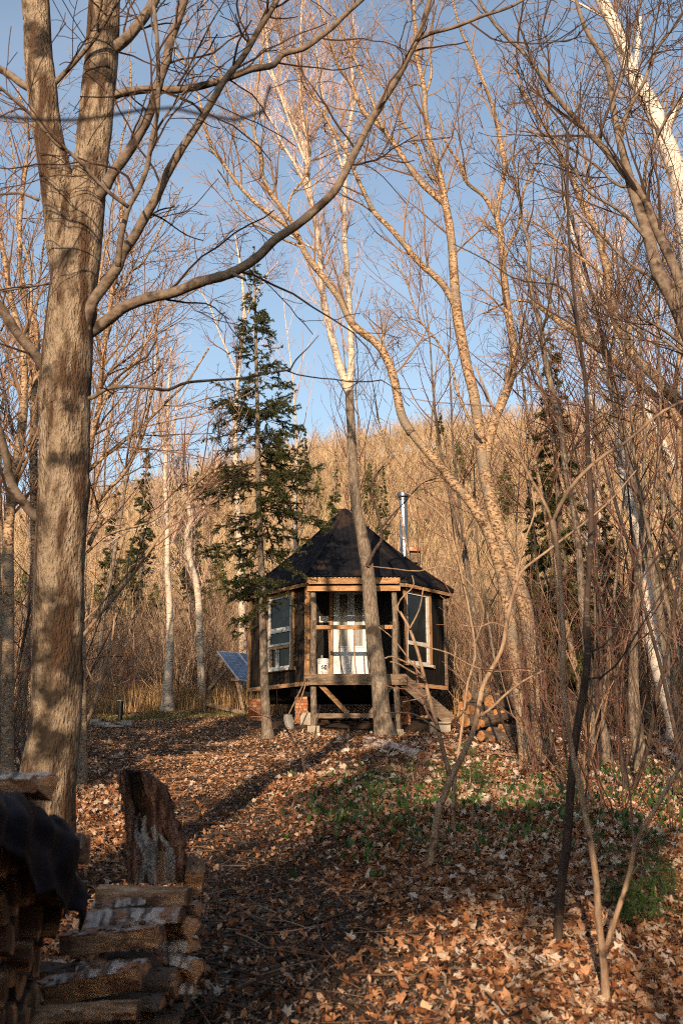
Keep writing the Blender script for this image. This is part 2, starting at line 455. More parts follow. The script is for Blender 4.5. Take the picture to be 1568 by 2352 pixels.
def px_tree(name, label, trunk, d, limbs, bark, twig, spec='fine', scale=1.0, dens=1.0, group=None, cat='tree', flare=1.5, sides=14, rough=.05,
            trunk_axes=True, grounded=True, limb_bark=None, rm=1.0, buds=0, n_tr=None, crown=True, tt0=.35):
    """trunk: (px,py,w) bottom to top; limbs: (points, w0, w1, d0, d1)"""
    d0, d1 = d if isinstance(d, tuple) else (d, d)
    Pt, Rt = px_line(trunk, d0, d1)
    if grounded:
        b = Pt[0].copy(); b[2] = float(gz(b[0], b[1]))
        if Pt[0][2] > b[2] + .35:
            dirn = Pt[0] - Pt[1]
            hh = Pt[0][2] - b[2]
            if abs(dirn[2]) > 1e-3:
                sh = np.clip(dirn[:2] / max(abs(dirn[2]), 1e-3), -.25, .25) * hh * .6
                b[0] += sh[0]; b[1] += sh[1]
            b[2] = float(gz(b[0], b[1]))
            m = b.copy(); m[2] += .35
            Pt = np.concatenate([[b - [0, 0, .1], m], Pt]); Rt = np.concatenate([[Rt[0] * flare * 1.05, Rt[0] * 1.08], Rt])
        else:
            q = Pt[0].copy(); q[2] = b[2] - .1
            Pt = np.concatenate([[q], Pt]); Rt = np.concatenate([[Rt[0] * flare], Rt]); Rt[1] *= (1 + (flare - 1) * .35)
        base = b
    else:
        base = Pt[0].copy()
    root = thing(name, label, cat, base, group)
    L = np.linalg.norm(np.diff(Pt, axis=0), axis=1).sum()
    n = n_tr or int(np.clip(L / .12, 16, 160))
    s = smooth(np.concatenate([Pt, Rt[:, None]], 1), n)
    MB().tubes(s[:, :3], np.maximum(s[:, 3], .003), sides, rough=rough, caps=True).build('trunk', K[bark], root, smooth=True)
    if bark == 'bark_yellow' and d0 < 22: peel(s, root, .9)
    ax = []
    if trunk_axes:
        k = int(n * tt0)
        ax.append((s[k:, :3], s[k:, 3]))
    for lm in limbs:
        pts, w0, w1 = lm[0], lm[1], lm[2]
        dd0 = lm[3] if len(lm) > 3 else d1
        dd1 = lm[4] if len(lm) > 4 else dd0
        Pl, Rl = px_line(wlerp(pts, w0, w1), dd0, dd1)
        nn = int(np.clip(np.linalg.norm(np.diff(Pl, axis=0), axis=1).sum() / .1, 12, 90))
        q = smooth(np.concatenate([Pl, Rl[:, None]], 1), nn)
        # natural small kinks
        wob = np.cumsum(rng.normal(0, 1, (nn, 3)), 0); wob -= np.linspace(0, 1, nn)[:, None] * wob[-1]
        q[:, :3] += wob * q[:, 3:4].mean() * .07
        MB().tubes(q[:, :3], np.maximum(q[:, 3], .0025), 10 if w0 > 8 else 7, rough=rough * 1.3, caps=True).build('limb', K[limb_bark or bark], root, smooth=True)
        ax.append((q[:, :3], q[:, 3]))
    if crown and ax:
        A = resample(ax, 16)
        mb = crown_mesh(A, TW[spec], scale, dens, rm=rm, buds=buds)
        if mb.n: mb.build('crown', [K[twig], K['bud']], root)
    return root

def proto_tree(name, h, r, bark, twig, seed, lean=0.03, spread=26, nlimb=1.0, spec='fine', up=.10, t0=.3, multi=1, dens=1.0, rm=1.0):
    """a whole bare tree standing at the origin: trunk, crown"""
    g = np.random.default_rng(seed)
    root = thing(name, '', 'tree')
    stems = []
    for k in range(multi):
        a = g.uniform(0, 6.28); ln = lean * g.uniform(.5, 1.5) * (1 if multi == 1 else 2.5)
        p = np.array([0, 0, -.1]) + (np.array([math.cos(a), math.sin(a), 0]) * r * .8 if multi > 1 else 0)
        d = unit(np.array([math.cos(a) * ln, math.sin(a) * ln, 1])); pts = [p]
        hh = h * g.uniform(.85, 1.0)
        for i in range(13):
            d = unit(d + g.normal(0, .045, 3) + np.array([0, 0, .05])); p = p + d * hh / 13; pts.append(p)
        pts = np.array(pts); rr = r * (1 - np.linspace(0, 1, 14) ** 1.15 * .93) * g.uniform(.7, 1)
        rr[0] *= 1.4
        s = smooth(np.concatenate([pts, rr[:, None]], 1), 40)
        stems.append((s[:, :3], s[:, 3]))
    mb = MB()
    for p_, r_ in stems: mb.tubes(p_, r_, 9, rough=.05)
    mb.build('trunk', K[bark], root, smooth=True)
    A = resample(stems, 20)
    P1, R1 = spawn(A[0], A[1], 1.5 * nlimb, t0, (h * .16, h * .36), spread + 12, up, 10, .09, .55, r * .45, .006, g=g, taper=.6)
    cm = MB().tubes(P1, R1, 5)
    P2, R2 = spawn(P1, R1, 1.7 * dens, .1, (.8, 2.2), 36, .06, 7, .10, .6, .016, .005 * rm, g=g); cm.tubes(P2, R2, 3)
    P3, R3 = spawn(P2, R2, 2.6 * dens, .1, (.3, .9), 40, .04, 5, .12, .6, .006, .004 * rm, g=g); cm.tubes(P3, R3, 3)
    P4, R4 = spawn(P3, R3, 3.2 * dens, .2, (.12, .35), 42, .02, 3, .12, .6, .004, .0032 * rm, g=g); cm.tubes(P4, R4, 3)
    cm.build('crown', K[twig], root)
    return root

def spruce(name, label, loc, H, prof, r0, nb, needle='needle', dens=1.0, trunk_pts=None, bark='bark_mid', group=None, droop=.16, bl=(.018, .035), bw=(.0022, .004), seed=1, z0f=.2, gap=.0, sub=1.0):
    """prof: list of (height fraction, branch reach in m)"""
    g = np.random.default_rng(seed)
    loc = np.array(loc, float)
    root = thing(name, label, 'tree', loc, group)
    if trunk_pts is None:
        trunk_pts = (np.array([[0, 0, -.1], [.03, 0, H * .3], [-.03, .04, H * .6], [0, 0, H]]) + loc, np.array([r0 * 1.4, r0 * .85, r0 * .5, .006]))
    s = smooth(np.concatenate([trunk_pts[0], trunk_pts[1][:, None]], 1), 70)
    MB().tubes(s[:, :3], np.maximum(s[:, 3], .004), 12, rough=.06).build('trunk', K[bark], root, smooth=True)
    hf = (s[:, 2] - loc[2]) / H
    fr = []
    for k in range(nb):
        f = z0f + (1 - z0f) * (g.uniform(0, 1) ** .9)
        if gap and g.uniform() < gap * (1 - f): continue
        fr.append(f)
    fr = np.array(fr)
    reach = np.interp(fr, [q[0] for q in prof], [q[1] for q in prof]) * g.uniform(.55, 1.12, len(fr))
    i = np.clip(np.searchsorted(hf, fr), 1, len(hf) - 1)
    p = s[i, :3]
    a = g.uniform(0, 2 * math.pi, len(fr))
    npt = 9
    upang = np.interp(fr, [0, .5, .85, 1], [-.18, -.02, .35, .9]) + g.normal(0, .10, len(fr))
    d = unit(np.stack([np.cos(a) * np.cos(upang), np.sin(a) * np.cos(upang), np.sin(upang)], 1))
    pts = [p]
    for k in range(npt - 1):
        dz = -droop * (1 - 1.9 * k / (npt - 1)) * .5
        d = unit(d + np.array([0, 0, dz]) + g.normal(0, .05, d.shape)); p = p + d * (reach / (npt - 1))[:, None]; pts.append(p)
    Pb = np.stack(pts, 1)
    rb = np.clip(reach * .011, .004, .02)
    Rb = rb[:, None] * np.linspace(1, .25, npt)[None]
    mb = MB().tubes(Pb, Rb, 4)
    P2, R2 = spawn(Pb, Rb, 9 * dens * sub, .18, (.14, .55), 52, -.02, 5, .08, .6, .005, .0022, g=g, taper=.45)
    P2[:, :, 2] = P2[:, :1, 2] + (P2[:, :, 2] - P2[:, :1, 2]) * .45 - (np.linspace(0, 1, 5) ** 2)[None] * .04
    P3, R3 = spawn(P2, R2, 10 * dens * sub, .15, (.06, .2), 48, -.02, 3, .08, .6, .003, .0016, g=g)
    mb.tubes(P2, R2, 3)
    cr = mb.build('crown', K['twig_dark'], root)
    nm = MB()
    B = [blades(Pb[:, 4:], 160 * dens, bl, bw, 55, g=g), blades(P2, 230 * dens, bl, bw, 52, g=g), blades(P3, 260 * dens, bl, bw, 50, g=g)]
    add_tris(nm, np.concatenate(B))
    nm.build('needles', K[needle], cr)
    return root
# ------------------------------------------------------------------ ground
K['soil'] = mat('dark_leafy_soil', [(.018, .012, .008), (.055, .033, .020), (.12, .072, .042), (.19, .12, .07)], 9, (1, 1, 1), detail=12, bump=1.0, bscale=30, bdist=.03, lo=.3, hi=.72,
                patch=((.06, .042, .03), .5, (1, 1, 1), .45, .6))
def ground_mesh():
    def axis(fine, coarse):
        return np.unique(np.round(np.concatenate([fine, coarse]), 4))
    xs = axis(np.arange(-9, 9.01, .12), np.concatenate([np.arange(-40, 41, 1.5), np.arange(-320, 321, 10.)]))
    ys = axis(np.arange(2, 28.01, .12), np.concatenate([np.arange(-80, 60, 2.), np.arange(60, 301, 5.)]))
    X, Y = np.meshgrid(xs, ys, indexing='ij')
    Z = gz(X, Y)
    k = np.clip((30 - Y) / 4, 0, 1) * np.clip((Y - 1) / 2, 0, 1)
    Z = Z + k * rng.normal(0, .008, X.shape)
    nx, ny = X.shape
    i, j = np.meshgrid(np.arange(nx - 1), np.arange(ny - 1), indexing='ij')
    q = np.stack([i * ny + j, (i + 1) * ny + j, (i + 1) * ny + j + 1, i * ny + j + 1], -1).reshape(-1, 4)
    yq = Y[i, j].reshape(-1)
    out = []
    for sel in (yq < 40, yq >= 40):
        qq = q[sel]; u_, inv = np.unique(qq, return_inverse=True)
        mb = MB(); mb.add(np.stack([X, Y, Z], -1).reshape(-1, 3)[u_], quads=inv.reshape(-1, 4)); out.append(mb)
    return out
gm = ground_mesh()
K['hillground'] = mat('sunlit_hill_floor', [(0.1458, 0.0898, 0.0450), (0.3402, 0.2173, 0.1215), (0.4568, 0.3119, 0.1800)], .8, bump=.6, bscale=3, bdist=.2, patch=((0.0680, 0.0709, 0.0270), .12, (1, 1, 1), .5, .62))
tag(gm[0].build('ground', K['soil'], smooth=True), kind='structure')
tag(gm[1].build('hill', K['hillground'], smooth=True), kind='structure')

def path_mask(x, y):
    """1 on the trodden path and clearing, 0 off it"""
    cx = np.interp(y, [3, 5, 8, 12.3, 16, 19, 24], [-.25, -.32, -.85, -1.6, -2.5, -3.2, -4.0])
    hw = np.interp(y, [3, 5, 8, 12.3, 16, 19, 24, 27, 29], [1.1, 1.05, .9, .95, 1.6, 2.4, 3.2, 2.2, .2])
    m = np.clip(1.6 - np.abs(x - cx) / hw, 0, 1)
    m2 = np.clip(1.3 - np.hypot((x + .4) / 2.6, (y - 20.6) / 1.7), 0, 1)
    return np.clip(np.maximum(m, m2 * .9), 0, 1)

# ------------------------------------------------------------------ fallen leaves
K['leaf'] = mat('fallen_leaves', [(0.042, 0.020, 0.012), (0.119, 0.048, 0.022), (0.224, 0.090, 0.038), (0.336, 0.150, 0.066), (0.434, 0.237, 0.132), (0.588, 0.400, 0.276)], 30, detail=3, bump=.25, bscale=60, bdist=.004, island=.82, lo=.08, hi=.92, rough=.75, trans=.12)
K['leaf_pale'] = mat('pale_leaves', [(.22, .125, .07), (.36, .25, .17), (.50, .40, .31), (.58, .50, .43)], 30, detail=3, bump=.2, bscale=60, bdist=.004, island=.8, lo=.1, hi=.9, rough=.7, trans=.12)
K['leaf_dark'] = mat('trodden_leaf_crumbs', [(.014, .010, .008), (.035, .022, .015), (.08, .05, .03), (.19, .13, .09)], 30, detail=2, bump=0, island=.85, lo=.08, hi=.95, rough=.8)

def lobed():
    """outline of a five-lobed leaf, stem at the bottom"""
    ang = [-90, -62, -25, -2, 28, 52, 90, 128, 152, 182, 205, 242]
    rad = [.10, .62, .42, 1.0, .52, .92, 1.12, .92, .52, 1.0, .42, .62]
    order = [(a, r) for a, r in zip(ang, rad)]
    return np.array([(r * math.cos(R_(a)), r * math.sin(R_(a))) for a, r in order])
OV = np.array([(.0, -1.0), (.42, -.45), (.5, .1), (.25, .75), (0, 1.1), (-.3, .6), (-.5, 0), (-.38, -.55)])

def litter(name, n, xy, sizes, outline, m, lift=(.0, .03), curl=(.2, 1.3), tilt=.45, g=None):
    g = g or rng
    x, y = xy
    k = len(outline)
    sz = g.uniform(sizes[0], sizes[1], n)
    out = outline[None] * sz[:, None, None] * g.uniform(.8, 1.15, (n, k, 1)) * g.uniform(.7, 1.0, (n, 1, 2))
    c1 = g.normal(0, 1, n) * g.uniform(curl[0], curl[1], n) / sz
    c2 = g.normal(0, 1, n) * g.uniform(curl[0], curl[1], n) / sz
    px = np.concatenate([np.zeros((n, 1)), out[..., 0]], 1); py = np.concatenate([np.zeros((n, 1)), out[..., 1]], 1)
    pz = .35 * (c1[:, None] * px ** 2 + c2[:, None] * py ** 2) + g.normal(0, .07, px.shape) * sz[:, None]
    v = np.stack([px, py, pz], -1)
    a = g.uniform(0, 6.283, n); tx = g.normal(0, tilt, n); ty = g.normal(0, tilt, n)
    def rot(v, i, j, an):
        c, s_ = np.cos(an)[:, None], np.sin(an)[:, None]
        w = v.copy(); w[..., i] = v[..., i] * c - v[..., j] * s_; w[..., j] = v[..., i] * s_ + v[..., j] * c
        return w
    v = rot(v, 0, 1, a); v = rot(v, 1, 2, tx); v = rot(v, 0, 2, ty)
    low = v[..., 2].min(1) * .6
    z = gz(x, y) + g.uniform(lift[0], lift[1], n) - low
    v += np.stack([x, y, z], -1)[:, None, :]
    t = np.array([(0, 1 + i, 1 + (i + 1) % k) for i in range(k)])
    T = (t[None] + (np.arange(n) * (k + 1))[:, None, None]).reshape(-1, 3)
    mb = MB(); mb.add(v.reshape(-1, 3), tris=T)
    return tag(mb.build(name, m), kind='stuff')

def wedge(n, d0, d1, spread=.46, bias=1.0, off=.0, g=None):
    g = g or rng
    u = g.uniform(0, 1, n)
    d = (d0 ** (2 - bias) + u * (d1 ** (2 - bias) - d0 ** (2 - bias))) ** (1 / (2 - bias))
    x = g.uniform(-1, 1, n) * (spread * d + .5) + off
    return x, d

def keep(xy, f):
    x, y = xy
    m = rng.uniform(0, 1, len(x)) < f(x, y)
    return x[m], y[m]

def off_cabin(x, y):
    return ~((np.abs(x - .1) < 2.2) & (y > 22.3) & (y < 27.5))
LOB = lobed()
RAG = np.array([(0, -.9), (.5, -.7), (.35, -.15), (.95, .1), (.4, .35), (.45, .95), (0, .7), (-.35, 1.05), (-.5, .3), (-.8, .25), (-.45, -.3), (-.2, -.6)])
xy = keep(wedge(7000, 3.6, 13, bias=.9), lambda x, y: (1 - .93 * path_mask(x, y)))
litter('fallen_leaves', len(xy[0]), xy, (.022, .052), LOB, K['leaf'], curl=(.5, 2.4), tilt=.5)
xy = keep(wedge(42000, 3.6, 14, bias=.9), lambda x, y: (1 - .9 * path_mask(x, y)))
litter('torn_brown_leaves', len(xy[0]), xy, (.016, .048), RAG, K['leaf'], curl=(.4, 2.2), tilt=.6, lift=(0, .035))
xy = keep(wedge(12000, 3.6, 14, bias=.9), lambda x, y: (.25 + .75 * np.clip(x * 1.2 - .2, 0, 1)) * (1 - .93 * path_mask(x, y)))  # pale leaves, crowded to the right so their colour brightens the sun patch
litter('pale_leaves', len(xy[0]), xy, (.024, .055), RAG, K['leaf_pale'], lift=(.012, .04), curl=(.5, 2.2), tilt=.5)
xy = keep(wedge(44000, 3.6, 15, bias=.8), lambda x, y: (1 - .55 * path_mask(x, y)))
litter('curled_brown_leaves', len(xy[0]), xy, (.014, .040), OV, K['leaf'], curl=(.8, 2.6), tilt=.6)
xy = keep(wedge(60000, 12, 32, bias=.6, spread=.42), lambda x, y: (1 - .9 * path_mask(x, y)) * off_cabin(x, y))
litter('fallen_leaves', len(xy[0]), xy, (.028, .065), OV, K['leaf'], curl=(.3, 1.0))
xy = keep(wedge(5000, 11, 22, bias=.6, spread=.42), lambda x, y: (1 - .9 * path_mask(x, y)) * off_cabin(x, y))
litter('pale_leaves', len(xy[0]), xy, (.045, .085), LOB, K['leaf_pale'], lift=(.012, .05))
xy = keep(wedge(70000, 3.4, 14, bias=.9, spread=.30), lambda x, y: .25 + .75 * path_mask(x, y))
litter('trodden_leaf_litter', len(xy[0]), xy, (.006, .020), OV[::2], K['leaf_dark'], lift=(0, .012), tilt=.3)
K['leaf_mat'] = mat('matted_old_leaves', [(.018, .014, .012), (.05, .036, .028), (.10, .068, .048), (.16, .115, .085), (.27, .21, .17)], 30, detail=3, bump=.2, bscale=60, bdist=.004, island=.8, lo=.1, hi=.92, rough=.7)
xy = keep(wedge(70000, 3.5, 13, bias=.9, spread=.34), lambda x, y: .2 + .8 * path_mask(x, y))
litter('matted_leaves', len(xy[0]), xy, (.010, .028), RAG, K['leaf_mat'], lift=(0, .012), tilt=.38, curl=(.4, 2.0))
K['leaf_dry'] = mat('dry_leaf_crumbs', [(0.146, 0.070, 0.036), (0.403, 0.216, 0.112), (0.586, 0.346, 0.204), (0.683, 0.464, 0.306)], 20, detail=2, bump=0, island=.85, lo=.08, hi=.95, rough=.8)
xy = keep(wedge(120000, 12, 29, bias=.7, spread=.34, off=-.8), lambda x, y: path_mask(x, y) * off_cabin(x, y))
litter('dry_leaf_litter', len(xy[0]), xy, (.014, .045), OV[::2], K['leaf_dry'], lift=(0, .015), tilt=.3)

# fallen twigs among the leaves
def fallen_twigs(n, xy, ln, r, m, name='twig_litter', lift=.02):
    x, y = xy
    g = rng; a = g.uniform(0, 6.28, n); L = g.uniform(ln[0], ln[1], n)
    npt = 5; pts = []
    d = np.stack([np.cos(a), np.sin(a)], 1); p = np.stack([x, y], 1)
    for k in range(npt):
        z = gz(p[:, 0], p[:, 1]) + lift + g.uniform(0, .03, n)
        pts.append(np.concatenate([p, z[:, None]], 1))
        d = unit(d + g.normal(0, .16, d.shape)); p = p + d * (L / (npt - 1))[:, None]
    Pn = np.stack(pts, 1); Rn = (g.uniform(r[0], r[1], n)[:, None]) * np.linspace(1, .4, npt)[None]
    return tag(MB().tubes(Pn, Rn, 4).build(name, m), kind='stuff')
x, y = wedge(1100, 3.8, 20, bias=.8)
fallen_twigs(1100, (x, y), (.2, .9), (.002, .006), K['twig_tan'])
x, y = wedge(500, 3.8, 24, bias=.6)
fallen_twigs(500, (x, y), (.5, 1.8), (.004, .011), K['twig_dark'])

# ------------------------------------------------------------------ wild leeks, grass, weeds
K['leek'] = mat('wild_leek_leaves', [(0.0287, 0.0638, 0.0191), (0.0595, 0.1126, 0.0287), (0.1190, 0.1860, 0.0531)], 8, detail=3, bump=0, island=.6, lo=.2, hi=.8, rough=.45, spec=.5, trans=.25)
def leeks(n, xy):
    g = rng; x, y = xy
    nl = 4
    X = np.repeat(x, nl) + g.normal(0, .012, n * nl); Y = np.repeat(y, nl) + g.normal(0, .012, n * nl); N = n * nl
    a = g.uniform(0, 6.28, N); L = g.uniform(.055, .125, N); w = L * g.uniform(.13, .2, N)
    lean = g.uniform(.12, .75, N)
    o = np.stack([np.cos(a), np.sin(a), 0 * a], 1); sd = np.stack([-np.sin(a), np.cos(a), 0 * a], 1)
    base = np.stack([X, Y, gz(X, Y)], 1)
    V = []
    for t, ww in ((0, .25), (.3, .7), (.6, 1.0), (.85, .6), (1.0, 0.05)):
        c = base + o * (L * lean * t ** 1.7)[:, None] + np.array([0, 0, 1]) * (L * t * (1 - .25 * lean * t))[:, None]
        V += [c - sd * (w * ww)[:, None] + o * (w * ww * .3)[:, None], c + sd * (w * ww)[:, None] + o * (w * ww * .3)[:, None]]
    V = np.stack(V, 1)
    q = np.array([(2 * i, 2 * i + 1, 2 * i + 3, 2 * i + 2) for i in range(4)])
    Q = (q[None] + (np.arange(N) * 10)[:, None, None]).reshape(-1, 4)
    mb = MB(); mb.add(V.reshape(-1, 3), quads=Q)
    return mb
def leek_zone(x, y):
    v = .5 + .5 * np.sin(x * 2.1 + 1.3 * np.sin(y * 1.7)) * np.cos(y * 1.5 + x)
    band = np.exp(-((y - 10.3 - .12 * (x - 1)) / 1.3) ** 2) * (x > -.5) + .85 * np.exp(-((y - 12.6) / 1.3) ** 2 - ((x + .0) / 1.3) ** 2) + .5 * np.exp(-((y - 13.5) / 2.2) ** 2) * (x > 0)
    return np.clip(band, 0, 1) * (.25 + .75 * v) * (1 - path_mask(x, y) * .9)
xy = keep(wedge(9000, 7.5, 18, bias=.6, spread=.42), leek_zone)
tag(leeks(len(xy[0]), xy).build('wild_leeks', K['leek']), kind='stuff')
K['grass'] = mat('short_green_grass', [(.05, .08, .02), (.12, .14, .04), (.26, .24, .09)], 3, bump=0, island=.7, lo=.2, hi=.8, trans=.2)
K['dry'] = mat('tall_dry_grass', [(.22, .12, .05), (.42, .26, .12), (.58, .40, .20)], 3, bump=0, island=.7, lo=.2, hi=.8, trans=.2)
def grass(name, n, xy, h, w, m, lean=.5):
    g = rng; x, y = xy
    a = g.uniform(0, 6.28, n); H = g.uniform(h[0], h[1], n); le = g.uniform(.05, lean, n)
    o = np.stack([np.cos(a), np.sin(a), 0 * a], 1); sd = np.stack([-np.sin(a), np.cos(a), 0 * a], 1) * g.uniform(w[0], w[1], n)[:, None]
    b = np.stack([x, y, gz(x, y)], 1)
    V = []
    for t, ww in ((0, 1), (.5, .7), (1, .1)):
        c = b + o * (H * le * t * t)[:, None] + np.array([0, 0, 1]) * (H * t * (1 - .3 * le * t))[:, None]
        V += [c - sd * ww, c + sd * ww]
    V = np.stack(V, 1)
    q = np.array([(0, 1, 3, 2), (2, 3, 5, 4)])
    mb = MB(); mb.add(V.reshape(-1, 3), quads=(q[None] + (np.arange(n) * 6)[:, None, None]).reshape(-1, 4))
    return tag(mb.build(name, m), kind='stuff')
x = rng.uniform(-9, -1.8, 16000); y = rng.uniform(24.2, 29.5, 16000)
k_ = rng.uniform(0, 1, 16000) < np.exp(-((y - 26.2 - .25 * np.sin(x * 1.2)) / 1.1) ** 2)
grass('short_grass', int(k_.sum()), (x[k_], y[k_]), (.03, .12), (.004, .009), K['grass'], 1.0)
x = rng.uniform(-13, -1.5, 15000); y = 27.4 + rng.gamma(2.2, 1.3, 15000) + .25 * np.sin(x)
grass('tall_dry_grass', len(x), (x, y), (.25, 1.0), (.004, .010), K['dry'], .7)
x = rng.uniform(2.8, 9, 2500); y = 24 + rng.gamma(2.0, 1.6, 2500)
grass('tall_dry_grass', len(x), (x, y), (.2, .8), (.004, .009), K['dry'], .7)
x, y = keep(wedge(1500, 7, 15, spread=.35), lambda x, y: (x < -1.2) * (1 - path_mask(x, y)) * .8)
grass('short_grass', len(x), (x, y), (.03, .10), (.003, .006), K['grass'], 1.0)

# ------------------------------------------------------------------ thicket behind the clearing and the wood on the hill
K['thicket'] = mat('thicket_stems', [(0.0994, 0.0538, 0.0334), (0.2295, 0.1408, 0.0880), (0.3519, 0.2401, 0.1628), (0.4284, 0.3229, 0.2376)], 1.5, bump=0, island=.8, lo=.1, hi=.9)
K['hillwood'] = mat('hillside_wood', [(0.1166, 0.0757, 0.0418), (0.2664, 0.1826, 0.1047), (0.3663, 0.2672, 0.1614), (0.4496, 0.3473, 0.2267)], .05, bump=0, island=.35, lo=.33, hi=.67)
def stems(name, x, y, h, r, lean, m, npt=5, kids=3, klen=(.4, 1.1), g=None, kr=.45, up=.12, wig=.08):
    g = g or rng; n = len(x)
    b = np.stack([x, y, gz(x, y, False) - .1], 1)
    H = g.uniform(h[0], h[1], n)
    d = unit(np.stack([g.normal(0, lean, n), g.normal(0, lean, n), np.ones(n)], 1)); p = b; pts = [p]
    for k in range(npt - 1):
        d = unit(d + g.normal(0, wig, d.shape) + np.array([0, 0, .02])); p = p + d * (H / (npt - 1))[:, None]; pts.append(p)
    Pn = np.stack(pts, 1); Rn = g.uniform(r[0], r[1], n)[:, None] * np.linspace(1, .3, npt)[None]
    mb = MB().tubes(Pn, Rn, 3)
    if kids:
        P2, R2 = spawn(Pn, Rn, kids / H.mean(), .25, klen, 30, up, 4, .1, .7, 1, r[0] * kr, g=g)
        mb.tubes(P2, R2, 3)
        P3, R3 = spawn(P2, R2, 2.2 / max(klen[1], .5), .2, (klen[0] * .35, klen[1] * .5), 34, up * .6, 3, .1, .7, 1, r[0] * kr * .8, g=g)
        mb.tubes(P3, R3, 3)
    return tag(mb.build(name, m), kind='stuff')
K['thicket_red'] = mat('reddish_thicket_stems', [(0.0765, 0.0404, 0.0255), (0.1530, 0.1009, 0.0638), (0.2295, 0.1777, 0.1190)], 1.5, bump=0, island=.8, lo=.1, hi=.9)
K['thicket_dark'] = mat('dark_thicket_stems', [(.05, .03, .02), (.12, .075, .05), (.22, .14, .09)], 1.5, bump=0, island=.8, lo=.1, hi=.9)
def brush(n, xr, y0, sp, h, r, lean, m, kids=6, shift=True, wig=.16, klen=(.4, 1.3)):
    x = rng.uniform(xr[0], xr[1], n)
    # stems come up in clumps
    cx = rng.uniform(xr[0], xr[1], n // 12 + 1); x = cx[rng.integers(0, len(cx), n)] + rng.normal(0, .28, n)
    y = y0 + rng.gamma(2.0, sp, n) + (np.where(x > 2.5, -2.5, 0) + np.where(x > 6, -2.5, 0) if shift else 0)
    stems('thicket', x, y, h, r, lean, m, kids=kids, wig=wig, npt=7, klen=klen)
brush(4200, (-20, 20), 28.5, 3.0, (1.2, 4.6), (.006, .015), .30, K['thicket'])
brush(2200, (-20, 20), 28.0, 2.5, (1.0, 3.6), (.005, .011), .35, K['thicket_red'])
brush(2600, (-20, 20), 29.0, 3.5, (1.5, 5.2), (.007, .018), .28, K['thicket_dark'])
brush(380, (3.6, 12), 22.5, 2.6, (.8, 3.0), (.005, .012), .35, K['thicket'], shift=False)
brush(420, (3.6, 12), 21.0, 2.6, (.8, 3.2), (.005, .012), .35, K['thicket_dark'], shift=False)
brush(160, (3.6, 12), 20.0, 2.6, (.8, 2.4), (.005, .010), .35, K['thicket_red'], shift=False)
n = 500
x = rng.uniform(-11, -4.6, n); y = rng.uniform(15, 26, n); kk = x < -3.4 - .15 * (y - 10) * 1.6
stems('thicket', x[kk], y[kk], (1.0, 3.5), (.004, .011), .35, K['thicket'], kids=5, wig=.14)
n = 3800
x = rng.uniform(-32, 34, n); y = rng.uniform(38, 75, n)
stems('thicket', x, y, (1.6, 3.8), (.007, .016), .32, K['hillwood'], npt=6, kids=16, klen=(.5, 1.6), kr=.5, wig=.12, up=.06)
n = 2000
x = rng.uniform(-32, 34, n); y = rng.uniform(38, 75, n)
stems('thicket', x, y, (1.6, 4.2), (.008, .018), .32, K['thicket_dark'], npt=6, kids=14, klen=(.5, 1.6), kr=.5, wig=.12, up=.06)
n = 7500
y = 72 + 100 * rng.uniform(0, 1, n) ** .8; x = rng.uniform(-.46, .46, n) * y
stems('hillside_wood', x, y, (2.2, 6.5), (.014, .032), .22, K['hillwood'], npt=5, kids=18, klen=(.8, 2.4), kr=1.0, up=.03, wig=.14)
n = 700
y = 72 + 100 * rng.uniform(0, 1, n) ** .8; x = rng.uniform(-.46, .46, n) * y
stems('hillside_wood', x, y, (2.6, 6.5), (.014, .032), .16, K['thicket_dark'], npt=5, kids=16, klen=(.8, 2.4), kr=.9, up=.03, wig=.14)
